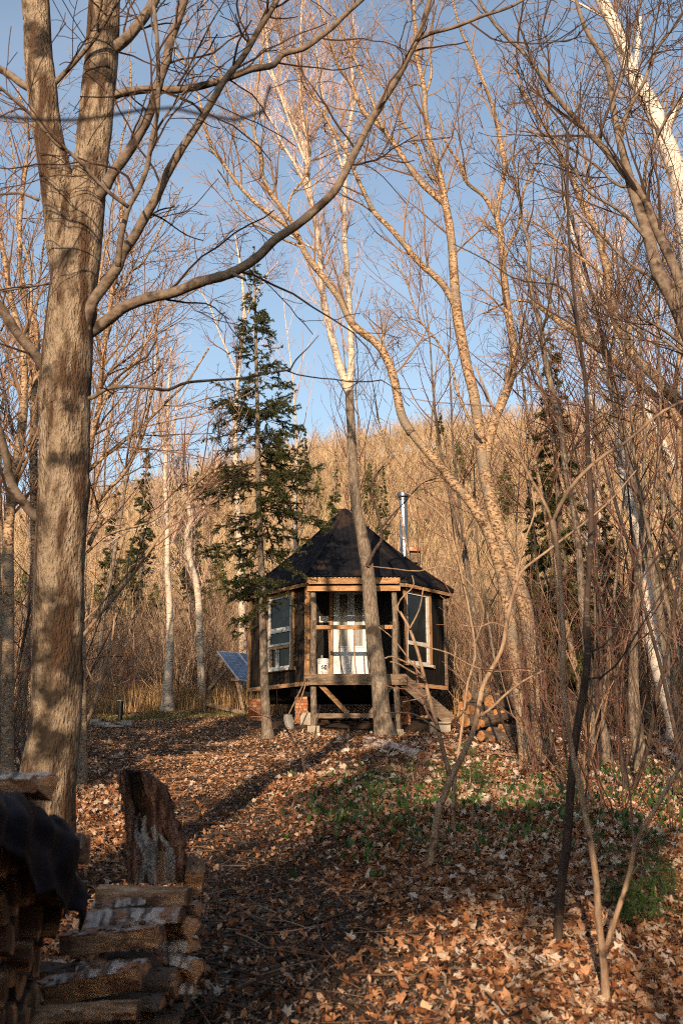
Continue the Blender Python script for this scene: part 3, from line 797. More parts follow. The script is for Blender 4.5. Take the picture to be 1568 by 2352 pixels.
# ------------------------------------------------------------------ the trees one can tell apart (frame coordinates traced, distance given)
# the big forked tree at the woodpile: trunk, its two stems and its great arching limbs
A0 = [(98, 2080, 165), (104, 1880, 138), (110, 1790, 128), (126, 1680, 114), (131, 1600, 112), (134, 1450, 110), (137, 1300, 112), (143, 1150, 114), (148, 1000, 114),
      (150, 900, 118), (155, 830, 116), (163, 720, 108), (168, 650, 104), (172, 590, 92), (175, 540, 60), (176, 510, 20)]
def big_tree():
    d = 7.0
    Pt, Rt = px_line(A0, d)
    base = Pt[0].copy(); base[2] = float(gz(base[0], base[1]))
    root = thing('forked_tree', 'big smooth grey-barked tree forking into two stems beside the woodpile', 'tree', base)
    q = base.copy(); q[2] -= .1
    Pt = np.concatenate([[q], Pt]); Rt = np.concatenate([[Rt[0] * 1.25], Rt])
    s = smooth(np.concatenate([Pt, Rt[:, None]], 1), 300)
    kn = [(rng.uniform(.2, .95), rng.uniform(3.6, 6.0), rng.uniform(.010, .02), rng.uniform(.05, .10)) for _ in range(16)]
    MB().tubes(s[:, :3], s[:, 3], 84, rough=.05, caps=True, knots=kn).build('trunk', K['bark_grey'], root, smooth=True)
    ax = []
    stemsL = [[(164, 660, 84), (150, 560, 82), (140, 480, 80), (128, 400, 74), (118, 350, 68), (110, 300, 65), (103, 250, 64), (97, 200, 68), (90, 130, 64), (86, 60, 62), (82, 0, 62), (76, -120, 56), (66, -260, 48), (60, -420, 36), (52, -640, 20)],
              [(176, 680, 84), (188, 600, 82), (196, 520, 80), (205, 430, 78), (212, 360, 76), (218, 300, 78), (224, 240, 76), (228, 190, 77), (233, 130, 76), (236, 70, 74), (240, 0, 70), (246, -120, 60), (250, -280, 48), (262, -460, 34), (270, -680, 18)]]
    for st in stemsL:
        p, r = px_line(st, d)
        s = smooth(np.concatenate([p, r[:, None]], 1), 110)
        MB().tubes(s[:, :3], s[:, 3], 30, rough=.06, caps=True).build('stem', K['bark_grey'], root, smooth=True)
        ax.append((s[60:, :3], s[60:, 3] * .6))
    limbs = [
        ([(190, 775), (224, 752), (256, 728), (288, 704), (344, 684), (400, 672), (460, 648), (530, 628), (590, 592), (630, 552), (678, 520), (726, 480), (770, 436), (798, 384), (830, 320), (854, 272), (894, 208), (914, 176), (942, 120), (958, 88), (974, 44), (990, -20), (1010, -120)], 27, 11, 7.03, 6.3),
        ([(956, 92), (990, 76), (1030, 66), (1070, 52), (1110, 36), (1160, 20), (1200, 0), (1250, -40)], 10, 6, 6.35, 6.1),
        ([(176, 850), (190, 790), (200, 740), (212, 696), (240, 656), (272, 612), (280, 584), (308, 544), (332, 500), (360, 452), (384, 400), (416, 344), (448, 296), (488, 232), (516, 184), (560, 128), (592, 72), (627, 16), (660, -50)], 28, 12, 7.03, 6.2),
        ([(272, 612), (276, 560), (284, 520), (296, 476), (316, 440), (336, 392), (344, 352), (352, 304), (362, 256), (364, 168), (360, 80), (352, 0), (346, -90)], 14, 8, 6.6, 5.9),
        ([(296, 476), (240, 432), (172, 360), (128, 328), (72, 264), (0, 200), (-60, 150)], 9, 6, 6.3, 5.6),
        ([(178, 530), (208, 480), (240, 432), (260, 396), (288, 360), (320, 308), (344, 260), (356, 224), (368, 180), (384, 136), (392, 92), (408, 52), (424, 0), (440, -60)], 26, 17, 7.03, 6.4),
        ([(234, 130), (250, 120), (288, 92), (312, 64), (336, 32), (356, 0), (372, -50)], 28, 20, 7.0, 6.8),
        ([(240, 236), (262, 220), (288, 212), (336, 206), (400, 206), (460, 198), (520, 180), (580, 158), (627, 150), (650, 124), (695, 112), (730, 88), (766, 60), (798, 28), (830, 0), (870, -40)], 19, 10, 7.0, 7.3),
        ([(112, 205), (128, 190), (160, 156), (192, 120), (224, 80), (248, 40), (272, 0), (300, -40)], 12, 8, 7.03, 6.5),
        ([(90, 210), (56, 196), (24, 172), (-10, 152), (-60, 110)], 19, 14, 7.0, 7.0),
        ([(120, 862), (100, 840), (80, 812), (40, 764), (0, 704), (-40, 650)], 26, 19, 7.03, 6.7),
        ([(92, 1196), (72, 1176), (44, 1140), (24, 1104), (16, 1056), (4, 1008), (-14, 950)], 24, 15, 7.03, 6.7),
        ([(160, 934), (180, 920), (216, 912), (240, 896), (280, 888), (340, 890), (384, 896), (424, 880), (480, 874), (560, 868), (627, 855), (666, 850)], 11, 4, 7.02, 6.5),
        ([(666, 850), (680, 826), (706, 800), (732, 770)], 4, 2, 6.5, 6.45),
        ([(90, 460), (50, 444), (0, 446), (-40, 440)], 7, 5, 7.0, 7.0),
        ([(116, 650), (60, 660), (10, 668), (-30, 678)], 6, 4, 7.0, 7.1),
        ([(344, 352), (360, 300), (400, 240), (440, 190), (444, 160), (420, 130), (396, 80)], 6, 3, 6.4, 6.1),
        ([(530, 628), (560, 640), (566, 644)], 8, 3, 6.6, 6.6),
    ]
    for pts, w0, w1, d0, d1 in limbs:
        Pl, Rl = px_line(wlerp(pts, w0, w1), d0, d1)
        nn = int(np.clip(np.linalg.norm(np.diff(Pl, axis=0), axis=1).sum() / .05, 12, 110))
        q = smooth(np.concatenate([Pl, Rl[:, None]], 1), nn)
        MB().tubes(q[:, :3], q[:, 3] * (1 + .10 * (rng.uniform(0, 1, nn) > .90)), 12, rough=.07, caps=True).build('limb', K['limb_grey'], root, smooth=True)
        ax.append((q[:, :3], q[:, 3]))
    A = resample(ax, 16)
    crown_mesh(A, TW['near'], 1.15, 1.5).build('crown', K['twig_dark'], root)
big_tree()

# tree in front of the cabin door, pale bark painting sunlight on two stems above
px_tree('tree', 'tall grey tree right in front of the cabin door, splitting into pale stems', [(884, 1690, 48), (876, 1640, 42), (870, 1560, 39), (860, 1480, 37), (852, 1400, 34), (846, 1330, 31), (838, 1270, 30), (829, 1220, 27), (820, 1180, 25), (814, 1120, 24), (810, 1050, 21), (806, 980, 20), (802, 900, 20)],
        20.8, [([(802, 905), (785, 850), (774, 815), (760, 760), (750, 710), (742, 640), (738, 580), (726, 500), (712, 440), (706, 380), (694, 320), (662, 248), (642, 212), (626, 172), (614, 110), (606, 30)], 19, 6, 20.8, 20.6),
               ([(802, 905), (806, 815), (802, 700), (794, 620), (788, 520), (790, 400), (792, 340), (802, 280), (812, 220), (806, 140), (812, 40)], 17, 4, 20.8, 21.2),
               ([(708, 400), (706, 340), (698, 280), (692, 224), (687, 160), (690, 90), (694, 0)], 10, 4, 20.6, 20.2),
               ([(722, 480), (700, 420), (680, 380), (650, 330), (620, 270), (590, 215)], 9, 3, 20.6, 20),
               ([(706, 380), (672, 300), (640, 210), (612, 160), (560, 90)], 7, 3, 20.4, 20),
               ([(790, 400), (770, 330), (748, 260), (735, 170), (720, 70)], 7, 3, 21, 21.2),
               ([(738, 580), (700, 560), (650, 530), (600, 480), (560, 440)], 6, 2, 20.8, 20.2)],
        'bark_mid', 'twig_pale', spec='pale', dens=1.1, limb_bark='bark_pale', flare=1.3, trunk_axes=False, n_tr=90)
# its low side branches by the roof
px_tree('tree', 'thin twisted side stem leaning off the trunk above the cabin roof', [(842, 1300, 9), (862, 1260, 8), (876, 1240, 7), (872, 1200, 7), (860, 1160, 6), (850, 1130, 6), (858, 1100, 5), (880, 1070, 4)], 20.6,
        [([(874, 1215), (890, 1195), (912, 1170), (928, 1155), (945, 1135), (970, 1110), (1000, 1098)], 5, 2, 20.6, 20.2)], 'bark_dark', 'twig_dark', spec='sap', grounded=False, flare=1)

# slim spruce left of the door
sp = [(617, 1692, 34), (612, 1650, 24), (607, 1560, 20), (604, 1450, 18), (602, 1350, 16), (598, 1250, 13.5), (594, 1150, 12.5), (592, 1000, 10.5), (589, 850, 8), (586, 700, 5), (584, 570, 1.5)]
tp, tr_ = px_line(sp, 21.0)
tp[0][2] = gz(tp[0][0], tp[0][1]) - .08
b_ = tp[0].copy(); b_[2] += .08
spruce('spruce', 'tall slim spruce with dark drooping boughs beside the solar panels', b_, tp[-1][2] - b_[2], [(.0, .3), (.13, .5), (.26, .75), (.35, 1.15), (.44, 1.65), (.53, 1.6), (.62, 1.35), (.70, .8), (.79, .42), (.88, .24), (1, .05)], .1, 220, gap=.2, sub=1.35, dens=1.05, trunk_pts=(tp, tr_), seed=4, z0f=.2, bark='bark_mid', bl=(.03, .055), bw=(.005, .009))
def far_spruce(px, ptop, pbot, d, halfw, nb, label, needle='needle', seed=1, dens=.9, z0f=.06, blw=(.006, .011)):
    x = P(px, ptop, d)
    z = float(gz(x[0], d))
    H = x[2] - z
    hw = M(halfw, (ptop + pbot) / 2, d)
    spruce('spruce', label, (x[0], d, z), H, [(0, hw * .9), (.25, hw), (.5, hw * .72), (.75, hw * .42), (.92, hw * .16), (1, .05)], H * .012, nb, needle=needle, dens=dens, seed=seed, bl=(.07, .13), bw=(blw[0] * 2.2, blw[1] * 2.2), z0f=z0f, sub=.6)
far_spruce(1262, 772, 1250, 22.5, 88, 270, 'tall pointed spruce rising above the bare wood behind the log pile', seed=11, needle='needle_far')
far_spruce(340, 1010, 1400, 42, 44, 300, 'bushy spruce on the wooded slope right of the big forked tree', seed=12)
far_spruce(268, 1125, 1420, 38, 40, 240, 'low spruce half hidden beside the big forked trunk', seed=13)
far_spruce(455, 1040, 1400, 48, 34, 220, 'small spruce on the slope left of the slim spruce', seed=14)
far_spruce(1215, 1100, 1500, 26, 30, 180, 'young spruce in the brush right of the cabin roof', seed=15)
far_spruce(1385, 1120, 1500, 27, 40, 220, 'spruce tangled in brush between the white birch and the dark sapling', seed=16)
far_spruce(1520, 1020, 1500, 32, 45, 220, 'spruce in the wood beyond the white birch', seed=17)
far_spruce(770, 1040, 1400, 60, 32, 220, 'spruce on the slope just above the cabin roof', seed=18)
far_spruce(700, 985, 1300, 100, 26, 180, 'small dark spruce near the ridge above the cabin', seed=19, blw=(.02, .035))
far_spruce(1010, 950, 1300, 120, 22, 160, 'spruce on the ridge right of the stove pipe', seed=20, blw=(.025, .04))
far_spruce(880, 1075, 1300, 78, 22, 160, 'small spruce on the slope above the stove pipe', seed=21, blw=(.015, .03))

# golden birch with the long arch to the left
px_tree('golden_birch_tree', 'golden birch whose limb arches far over the cabin roof', [(1209, 1760, 36), (1203, 1700, 31), (1193, 1620, 28), (1186, 1560, 27), (1178, 1480, 27), (1165, 1393, 26), (1149, 1313, 26), (1125, 1233, 26), (1101, 1185, 24), (1069, 1140, 22), (1045, 1115, 21), (1021, 1083, 20), (993, 1050, 19), (965, 1020, 18), (941, 990, 18)], 15.2,
        [([(945, 996), (925, 960), (915, 920), (905, 870), (888, 825), (868, 795), (836, 768), (812, 748), (798, 725), (786, 696), (754, 652), (718, 608), (702, 584), (684, 545), (666, 505), (646, 478), (618, 440), (602, 400), (596, 352), (582, 296), (588, 240), (594, 180), (606, 110), (600, 20)], 22, 5, 15.2, 14.8),
         ([(684, 545), (650, 512), (610, 484), (574, 452), (542, 416), (514, 376), (486, 340), (474, 296), (462, 240), (440, 170), (400, 120)], 12, 4, 15, 14.6),
         ([(700, 570), (640, 545), (590, 520), (545, 470), (520, 420), (500, 390)], 6, 2.5, 15, 15.4),
         ([(882, 815), (880, 785), (879, 752)], 8, 6.5, 15.2, 15.2),
         ([(598, 352), (560, 300), (530, 230), (490, 120), (470, 0)], 6, 3, 14.9, 15),
         ([(660, 505), (668, 450), (700, 405), (712, 350), (706, 270), (730, 190), (716, 90)], 6, 3, 15, 15.3)],
        'bark_yellow', 'twig_tan', dens=.85, trunk_axes=False, flare=1.25)
# many-stemmed golden birch
px_tree('golden_birch_tree', 'thick many-stemmed golden birch standing behind the log pile', [(1248, 1745, 50), (1242, 1680, 45), (1236, 1600, 42), (1225, 1500, 40), (1207, 1400, 37), (1185, 1330, 33), (1160, 1270, 31), (1140, 1200, 32), (1120, 1120, 30), (1106, 1040, 27), (1096, 960, 25), (1086, 900, 24), (1073, 850, 24), (1062, 793, 24), (1052, 740, 24), (1046, 690, 24)], 16.2,
        [([(1046, 700), (1044, 640), (1038, 560), (1029, 500), (1017, 440), (1003, 380), (985, 320), (977, 260), (973, 200), (961, 140), (953, 70), (949, -10)], 22, 7, 16.2, 16.2),
         ([(1046, 706), (1018, 656), (992, 630), (966, 608), (942, 580), (922, 556), (890, 520), (858, 488), (838, 448), (814, 396), (802, 360), (774, 316), (742, 260), (710, 216), (686, 172), (650, 110), (630, 20)], 16, 4, 16.2, 15.6),
         ([(1022, 470), (1000, 450), (966, 420), (930, 368), (902, 324), (870, 288), (838, 260), (818, 224), (802, 188), (774, 152), (758, 100), (746, 60), (722, -20)], 14, 6, 16.2, 15.8),
         ([(880, 296), (854, 232), (826, 160), (790, 88), (766, 32), (740, -20)], 8, 4, 15.9, 16.4),
         ([(1112, 1075), (1118, 1020), (1135, 961), (1153, 921), (1171, 865), (1177, 805), (1170, 760), (1160, 700), (1152, 640), (1149, 600), (1145, 540), (1138, 500), (1145, 440), (1155, 380), (1143, 320), (1133, 272), (1121, 228), (1101, 172), (1089, 140), (1061, 80), (1040, 0)], 24, 5, 16.2, 16.8),
         ([(1150, 620), (1170, 560), (1190, 520), (1200, 440), (1230, 370), (1240, 300)], 9, 4, 16.6, 17),
         ([(1139, 500), (1110, 450), (1072, 420), (1050, 370), (1020, 320), (1010, 260)], 10, 4, 16.6, 16.2),
         ([(1105, 1010), (1075, 960), (1050, 900), (1035, 840), (1000, 780), (960, 730), (930, 640), (900, 600)], 7, 3, 16, 15.4),
         ([(973, 230), (990, 170), (985, 100), (1000, 20)], 7, 4, 16.2, 16.2),
         ([(1010, 420), (980, 395), (955, 330), (930, 290), (905, 250), (880, 200), (850, 150), (836, 90)], 8, 3, 16.2, 16.5)],
        'bark_yellow', 'twig_tan', dens=.9, trunk_axes=False, flare=1.25)
px_tree('tree', 'slender grey tree with a long swaying stem right of the thick golden birch', [(1395, 1755, 24), (1388, 1700, 21), (1376, 1640, 19), (1363, 1595, 18), (1350, 1520, 17), (1337, 1400, 17), (1329, 1273, 16), (1321, 1193, 15), (1309, 1133, 14), (1297, 1073, 14), (1289, 993, 14), (1277, 933, 14), (1261, 873, 13), (1249, 813, 12), (1243, 760, 11), (1236, 730, 11), (1221, 680, 10), (1213, 620, 9), (1215, 560, 8), (1201, 520, 7), (1190, 440, 6), (1170, 330, 5)], 15.4,
        [([(1243, 760), (1262, 700), (1260, 640), (1270, 560), (1300, 470), (1290, 380)], 7, 3), ([(1289, 993), (1260, 940), (1240, 900), (1180, 850), (1130, 830)], 5, 2.5),
         ([(1297, 1073), (1330, 1010), (1380, 940), (1420, 900)], 6, 3)], 'bark_mid', 'twig_dark', dens=.8)

# saplings close by
px_tree('sapling', 'nearly black crooked sapling rising through the whole picture', [(1279, 2171, 26), (1281, 2135, 22), (1288, 2027, 21), (1299, 1955, 21), (1306, 1865, 20), (1317, 1721, 19), (1338, 1595, 18), (1349, 1505, 16), (1345, 1440, 18), (1346, 1410, 15), (1349, 1353, 13), (1354, 1260, 13), (1357, 1193, 12), (1353, 1110, 11), (1349, 1033, 10), (1345, 893, 9), (1333, 800, 8), (1325, 740, 7.5), (1315, 660, 6.5), (1308, 580, 6), (1303, 480, 6), (1302, 380, 6), (1301, 300, 6), (1261, 248, 4), (1221, 180, 3.5), (1238, 100, 3), (1257, 0, 2.5)], 6.3,
        [([(1330, 780), (1300, 668), (1240, 650), (1180, 640), (1120, 600), (1040, 560)], 4, 2.5, 6.3, 6.8), ([(1301, 300), (1330, 240), (1372, 150), (1440, 90)], 4, 2), ([(1303, 390), (1270, 360), (1240, 300), (1215, 240)], 3.5, 2),
         ([(1341, 1560), (1380, 1555), (1420, 1520), (1470, 1440), (1540, 1330), (1600, 1240)], 6, 3, 6.3, 6.0), ([(1349, 1500), (1400, 1470), (1450, 1370), (1500, 1290), (1568, 1200)], 5, 3, 6.3, 6.6)], 'bark_dark', 'twig_dark', spec='sap', dens=.35, rough=.09, flare=1.1, sides=12)
px_tree('sapling', 'pale brown sapling forking into a wide curving V near the path', [(1389, 2275, 20), (1385, 2207, 17), (1374, 2117, 16), (1369, 2027, 15), (1356, 1937, 14.5), (1342, 1865, 14), (1324, 1775, 13.5), (1309, 1707, 13), (1299, 1631, 12.5), (1292, 1577, 12), (1292, 1505, 12), (1293, 1450, 11.5), (1289, 1393, 11.5), (1285, 1313, 11.5), (1274, 1233, 12), (1268, 1195, 13)], 5.45,
        [([(1268, 1200), (1245, 1145), (1217, 1097), (1181, 1029), (1149, 973), (1129, 933), (1113, 893), (1090, 840)], 8, 4, 5.45, 5.2), ([(1268, 1200), (1293, 1145), (1329, 1097), (1381, 1049), (1441, 1013), (1489, 969), (1541, 933), (1600, 910)], 9, 5, 5.45, 5.3),
         ([(1388, 2190), (1392, 2165), (1400, 2146), (1428, 2065), (1446, 2009), (1457, 1944), (1482, 1894), (1518, 1836), (1543, 1793), (1568, 1753), (1620, 1690)], 13, 9, 5.45, 5.3),
         ([(1129, 933), (1060, 928), (1000, 924), (941, 915)], 3.5, 2, 5.2, 4.9), ([(1181, 1029), (1170, 1022), (1160, 1026), (1158, 1018)], 4, 1.5, 5.3, 5.3),
         ([(1440, 2020), (1452, 2006), (1464, 1990)], 4, 2, 5.4, 5.4)], 'bark_tan', 'twig_red', spec='sap', dens=.3, rough=.06, flare=1.15, sides=12)
px_tree('sapling', 'sunlit sapling with knobbly cut tips in front of the cabin stairs', [(984, 2012, 22), (988, 1985, 18), (995, 1940, 17), (1006, 1865, 17), (1022, 1820, 17), (1035, 1786, 16), (1049, 1760, 14), (1065, 1727, 13), (1083, 1689, 12.5), (1096, 1640, 12), (1108, 1577, 11), (1130, 1534, 10), (1152, 1490, 9.5), (1160, 1450, 9.5), (1168, 1405, 9), (1181, 1353, 8), (1197, 1313, 7), (1230, 1285, 6.5), (1257, 1265, 6), (1300, 1232, 5.5), (1341, 1201, 5), (1400, 1150, 4), (1460, 1080, 3)], 8.1,
        [([(1035, 1786), (1020, 1739), (1006, 1678), (993, 1630), (984, 1595), (973, 1552), (962, 1505), (950, 1470), (938, 1440), (926, 1417), (918, 1405)], 12, 5.5, 8.1, 7.9),
         ([(918, 1408), (912, 1395), (924, 1372), (945, 1352), (950, 1340), (946, 1322)], 5, 2, 7.9, 7.8), ([(940, 1445), (962, 1400), (972, 1350)], 4, 2.5, 7.9, 7.8),
         ([(1092, 1650), (1108, 1640), (1126, 1627), (1165, 1591), (1205, 1562), (1250, 1540)], 8, 4, 8.1, 7.8),
         ([(955, 1480), (985, 1488), (1030, 1500), (1080, 1528), (1130, 1542), (1190, 1538), (1240, 1545)], 4, 2, 8, 8.2),
         ([(1002, 1662), (1040, 1660), (1075, 1620)], 4, 2, 8, 7.8), ([(968, 1536), (930, 1520), (900, 1508), (884, 1512)], 5, 3, 8, 7.8), ([(975, 1560), (940, 1540), (915, 1525), (896, 1520)], 4.5, 3, 7.9, 7.7),
         ([(1010, 1680), (960, 1645), (930, 1638), (884, 1637)], 4.5, 3, 8, 7.6), ([(984, 1595), (955, 1606), (925, 1612)], 4, 2.5, 8, 7.8), ([(976, 1562), (950, 1530), (905, 1470), (870, 1440)], 4, 2, 8, 7.8),
         ([(1181, 1353), (1190, 1300), (1204, 1240), (1222, 1195), (1226, 1170), (1220, 1120)], 6, 3, 8.1, 8.1), ([(1160, 1440), (1130, 1430), (1100, 1440), (1060, 1436)], 5, 2, 8.1, 8.3)],
        'bark_tan', 'twig_red', spec='sap', dens=.45, rough=.08, flare=1.2, sides=10, n_tr=80)
px_tree('sapling', 'long thin sapling bending across the roof corner of the cabin', [(1064, 1640, 6), (1075, 1560, 6), (1090, 1480, 5.5), (1040, 1240, 4), (1010, 1180, 3.5), (950, 1140, 3), (900, 1120, 2)], 9.5, [([(1090, 1480), (1110, 1400), (1070, 1330), (1020, 1300), (960, 1312), (900, 1306), (834, 1299)], 4, 2.5, 9.5, 9.0)], 'bark_tan', 'twig_red', spec='sap', dens=.5)
px_tree('sapling', 'thin bending sapling with bare whips beside the brick pier', [(700, 1770, 6), (690, 1730, 5), (672, 1700, 4), (655, 1670, 3.5), (640, 1640, 3), (636, 1600, 2)], 14, [([(695, 1750), (720, 1700), (728, 1660), (735, 1620)], 3.5, 2)], 'bark_dark', 'twig_red', spec='sap', dens=.8)
px_tree('sapling', 'leaning pale sapling behind the big forked trunk', [(180, 1730, 12), (190, 1690, 11), (204, 1650, 10), (222, 1600, 9), (236, 1550, 8), (250, 1500, 6), (262, 1440, 5), (266, 1380, 4), (300, 1300, 3)], 14.5, [([(226, 1590), (205, 1545), (190, 1500), (186, 1440)], 5, 2.5), ([(214, 1620), (250, 1585), (300, 1560)], 3, 2)], 'bark_tan', 'twig_tan', spec='sap', dens=1)

# tall white birches
px_tree('white_birch_tree', 'leaning white birch with peeling bark beyond the crossing saplings', [(1527, 1590, 38), (1517, 1560, 34), (1501, 1493, 33), (1489, 1413, 30), (1481, 1313, 28), (1469, 1233, 25), (1449, 1173, 23), (1435, 1113, 21), (1425, 1053, 19), (1419, 993, 18), (1411, 933, 17), (1401, 885, 16), (1383, 853, 15), (1367, 805, 14), (1353, 753, 12), (1340, 690, 10), (1330, 610, 8), (1310, 520, 5), (1290, 440, 3)], 20.5,
        [([(1415, 960), (1440, 880), (1450, 800), (1470, 740)], 7, 3), ([(1383, 853), (1370, 790), (1378, 700), (1400, 620), (1410, 560)], 6, 3), ([(1353, 753), (1330, 720), (1310, 640), (1270, 560)], 5, 2.5)], 'bark_white', 'twig_pale', spec='pale', dens=.9)
px_tree('white_birch_tree', 'stout white birch trunk leaning in at the upper corner', [(1800, 1840, 60), (1760, 1500, 54), (1700, 1200, 50), (1650, 1000, 48), (1612, 800, 46), (1590, 640, 45), (1574, 520, 43), (1562, 430, 42), (1541, 360, 42), (1521, 312, 40), (1501, 256, 38), (1469, 200, 36), (1441, 152, 33), (1421, 92, 31), (1401, 40, 29), (1381, 0, 28), (1340, -120, 22), (1290, -300, 12)], 13.5,
        [([(1538, 350), (1530, 300), (1548, 262), (1568, 226), (1600, 180)], 20, 14), ([(1455, 170), (1462, 120), (1466, 80), (1470, 40)], 12, 9), ([(1430, 60), (1400, 45), (1370, 30), (1320, 4), (1280, -10)], 8, 4), ([(1541, 340), (1570, 380), (1600, 400)], 10, 8)], 'bark_white', 'twig_tan', dens=.8, sides=20, rough=.03)
px_tree('white_birch_tree', 'slim white birch stem crossing behind the stout leaning one', [(1600, 1400, 14), (1585, 1230, 13), (1565, 1113, 12), (1541, 1053, 12), (1509, 993, 11), (1487, 950, 10), (1462, 900, 9), (1441, 853, 8), (1420, 790, 7), (1390, 700, 5), (1370, 600, 3)], 27, [([(1487, 950), (1500, 870), (1490, 790), (1520, 700)], 5, 3)], 'bark_white', 'twig_pale', spec='pale', dens=1.0)
px_tree('white_birch_tree', 'thin far white birch with forked top among golden branches', [(1345, 1500, 14), (1350, 1300, 12), (1352, 1050, 11), (1358, 900, 10), (1350, 780, 8), (1336, 700, 7), (1328, 600, 5), (1334, 500, 3)], 33, [([(1350, 800), (1372, 720), (1390, 640), (1420, 560), (1440, 480)], 6, 3), ([(1336, 700), (1345, 620), (1352, 540), (1360, 480)], 5, 2)], 'bark_white', 'twig_pale', spec='pale', dens=1.0)

# golden stems leaning in from the right
px_tree('golden_birch_tree', 'golden birch stem leaning steeply inward above the white birch', [(1790, 1800, 40), (1720, 1300, 36), (1640, 1050, 30), (1565, 933, 27), (1533, 901, 26), (1501, 861, 25), (1461, 825, 24), (1437, 785, 23), (1420, 752, 22), (1405, 710, 21), (1396, 640, 19), (1385, 590, 17), (1370, 535, 15), (1349, 492, 14), (1331, 452, 12), (1309, 400, 11), (1281, 348, 9), (1250, 290, 7), (1215, 240, 6), (1180, 150, 4)], 16,
        [([(1437, 800), (1455, 740), (1490, 690), (1520, 610), (1568, 540)], 9, 5), ([(1396, 640), (1345, 600), (1300, 570), (1240, 520), (1190, 500)], 8, 3), ([(1349, 492), (1352, 420), (1340, 350), (1330, 280), (1310, 200)], 7, 3), ([(1545, 915), (1560, 800), (1556, 700), (1580, 560)], 12, 6),
         ([(1400, 680), (1440, 640), (1470, 560), (1500, 520), (1540, 440)], 7, 3)], 'bark_yellow', 'twig_tan', dens=1.1, trunk_axes=True, tt0=.5)
px_tree('golden_birch_tree', 'long golden limb bowed low across the wood beyond the dark sapling', [(1800, 1750, 30), (1700, 1250, 28), (1620, 1050, 24), (1568, 981, 22), (1541, 945, 21), (1501, 909, 20), (1441, 857, 19), (1393, 813, 18), (1341, 777, 17), (1301, 752, 15), (1261, 722, 12), (1221, 694, 9), (1181, 690, 7), (1150, 700, 5), (1110, 720, 4)], 17.5,
        [([(1341, 777), (1320, 720), (1300, 670), (1250, 640), (1200, 600)], 8, 4), ([(1441, 857), (1430, 780), (1400, 700), (1360, 660)], 7, 3), ([(1301, 752), (1270, 760), (1200, 790), (1150, 800)], 5, 2.5)], 'bark_yellow', 'twig_tan', dens=1.0, tt0=.5)
# dark-shaded grey multi-stem at the right edge
px_tree('tree', 'grey tree fanning into three long stems at the edge of the picture', [(1760, 1900, 52), (1720, 1400, 46), (1660, 1000, 42), (1600, 820, 38), (1568, 740, 34), (1541, 680, 32), (1509, 624, 30), (1493, 560, 27), (1470, 490, 25), (1447, 420, 22), (1437, 380, 18), (1421, 320, 16), (1405, 240, 14), (1397, 160, 13), (1369, 108, 11), (1341, 60, 10), (1322, 0, 8), (1300, -80, 6)], 10,
        [([(1590, 790), (1568, 680), (1540, 600), (1521, 560), (1498, 505), (1477, 452), (1452, 420), (1425, 392), (1400, 362), (1381, 340), (1350, 308), (1325, 280), (1285, 236), (1249, 184), (1201, 120), (1165, 88), (1117, 32), (1090, -20)], 24, 6, 10, 9.8),
         ([(1424, 320), (1430, 280), (1449, 240), (1473, 200), (1490, 160), (1517, 100), (1549, 60), (1580, 10)], 10, 6, 10, 10.2), ([(1477, 452), (1481, 380), (1497, 340), (1520, 290), (1537, 260), (1568, 216), (1600, 190)], 8, 6, 10, 9.7),
         ([(1447, 430), (1413, 424), (1380, 390), (1341, 360), (1290, 330), (1250, 310), (1190, 300)], 8, 3, 10, 10.2), ([(1493, 560), (1440, 500), (1400, 470), (1350, 440), (1310, 380), (1260, 330), (1200, 290)], 9, 3, 10, 9.5),
         ([(1405, 240), (1420, 200), (1440, 140), (1455, 80), (1470, 0)], 8, 5, 10, 10.2), ([(1421, 320), (1435, 300), (1444, 260), (1476, 120), (1505, 30)], 6, 4, 10, 10.3),
         ([(1541, 680), (1500, 640), (1440, 600), (1380, 540), (1320, 470)], 9, 3, 10, 10.4),
         ([(1600, 820), (1540, 770), (1500, 745), (1460, 728)], 9, 4, 9.6, 9.2), ([(1600, 850), (1550, 800), (1500, 770), (1450, 740)], 8, 3, 9.6, 9.8)], 'limb_grey', 'twig_dark', dens=.9, trunk_axes=False, sides=16)

# trees at the left edge and behind the big trunk
px_tree('golden_birch_tree', 'ragged golden birch just behind the big forked trunk', [(84, 1640, 22), (82, 1400, 20), (80, 1200, 19), (78, 1033, 18), (80, 913, 17), (84, 793, 16), (80, 740, 15), (60, 690, 13), (46, 600, 12), (48, 480, 10), (60, 380, 8), (66, 300, 6), (40, 200, 4)], 13, [([(80, 900), (60, 850), (76, 780), (92, 640), (104, 540), (120, 440)], 9, 3), ([(84, 793), (110, 760), (100, 700)], 5, 3)], 'bark_yellow', 'twig_tan', dens=.85)
px_tree('golden_birch_tree', 'dark-banded birch leaning at the very edge of the wood', [(18, 1640, 28), (20, 1400, 26), (20, 1233, 24), (28, 1133, 23), (44, 1033, 22), (56, 913, 20), (52, 793, 17), (40, 740, 15), (24, 680, 13), (12, 600, 11), (0, 540, 9), (-14, 460, 7)], 11.5, [([(52, 850), (60, 780), (72, 700), (66, 600), (40, 520), (36, 400), (20, 300)], 9, 3), ([(44, 1033), (20, 960), (10, 900), (0, 840)], 6, 3), ([(54, 940), (76, 880), (90, 860)], 7, 6)], 'bark_yellow', 'twig_tan', dens=.9)
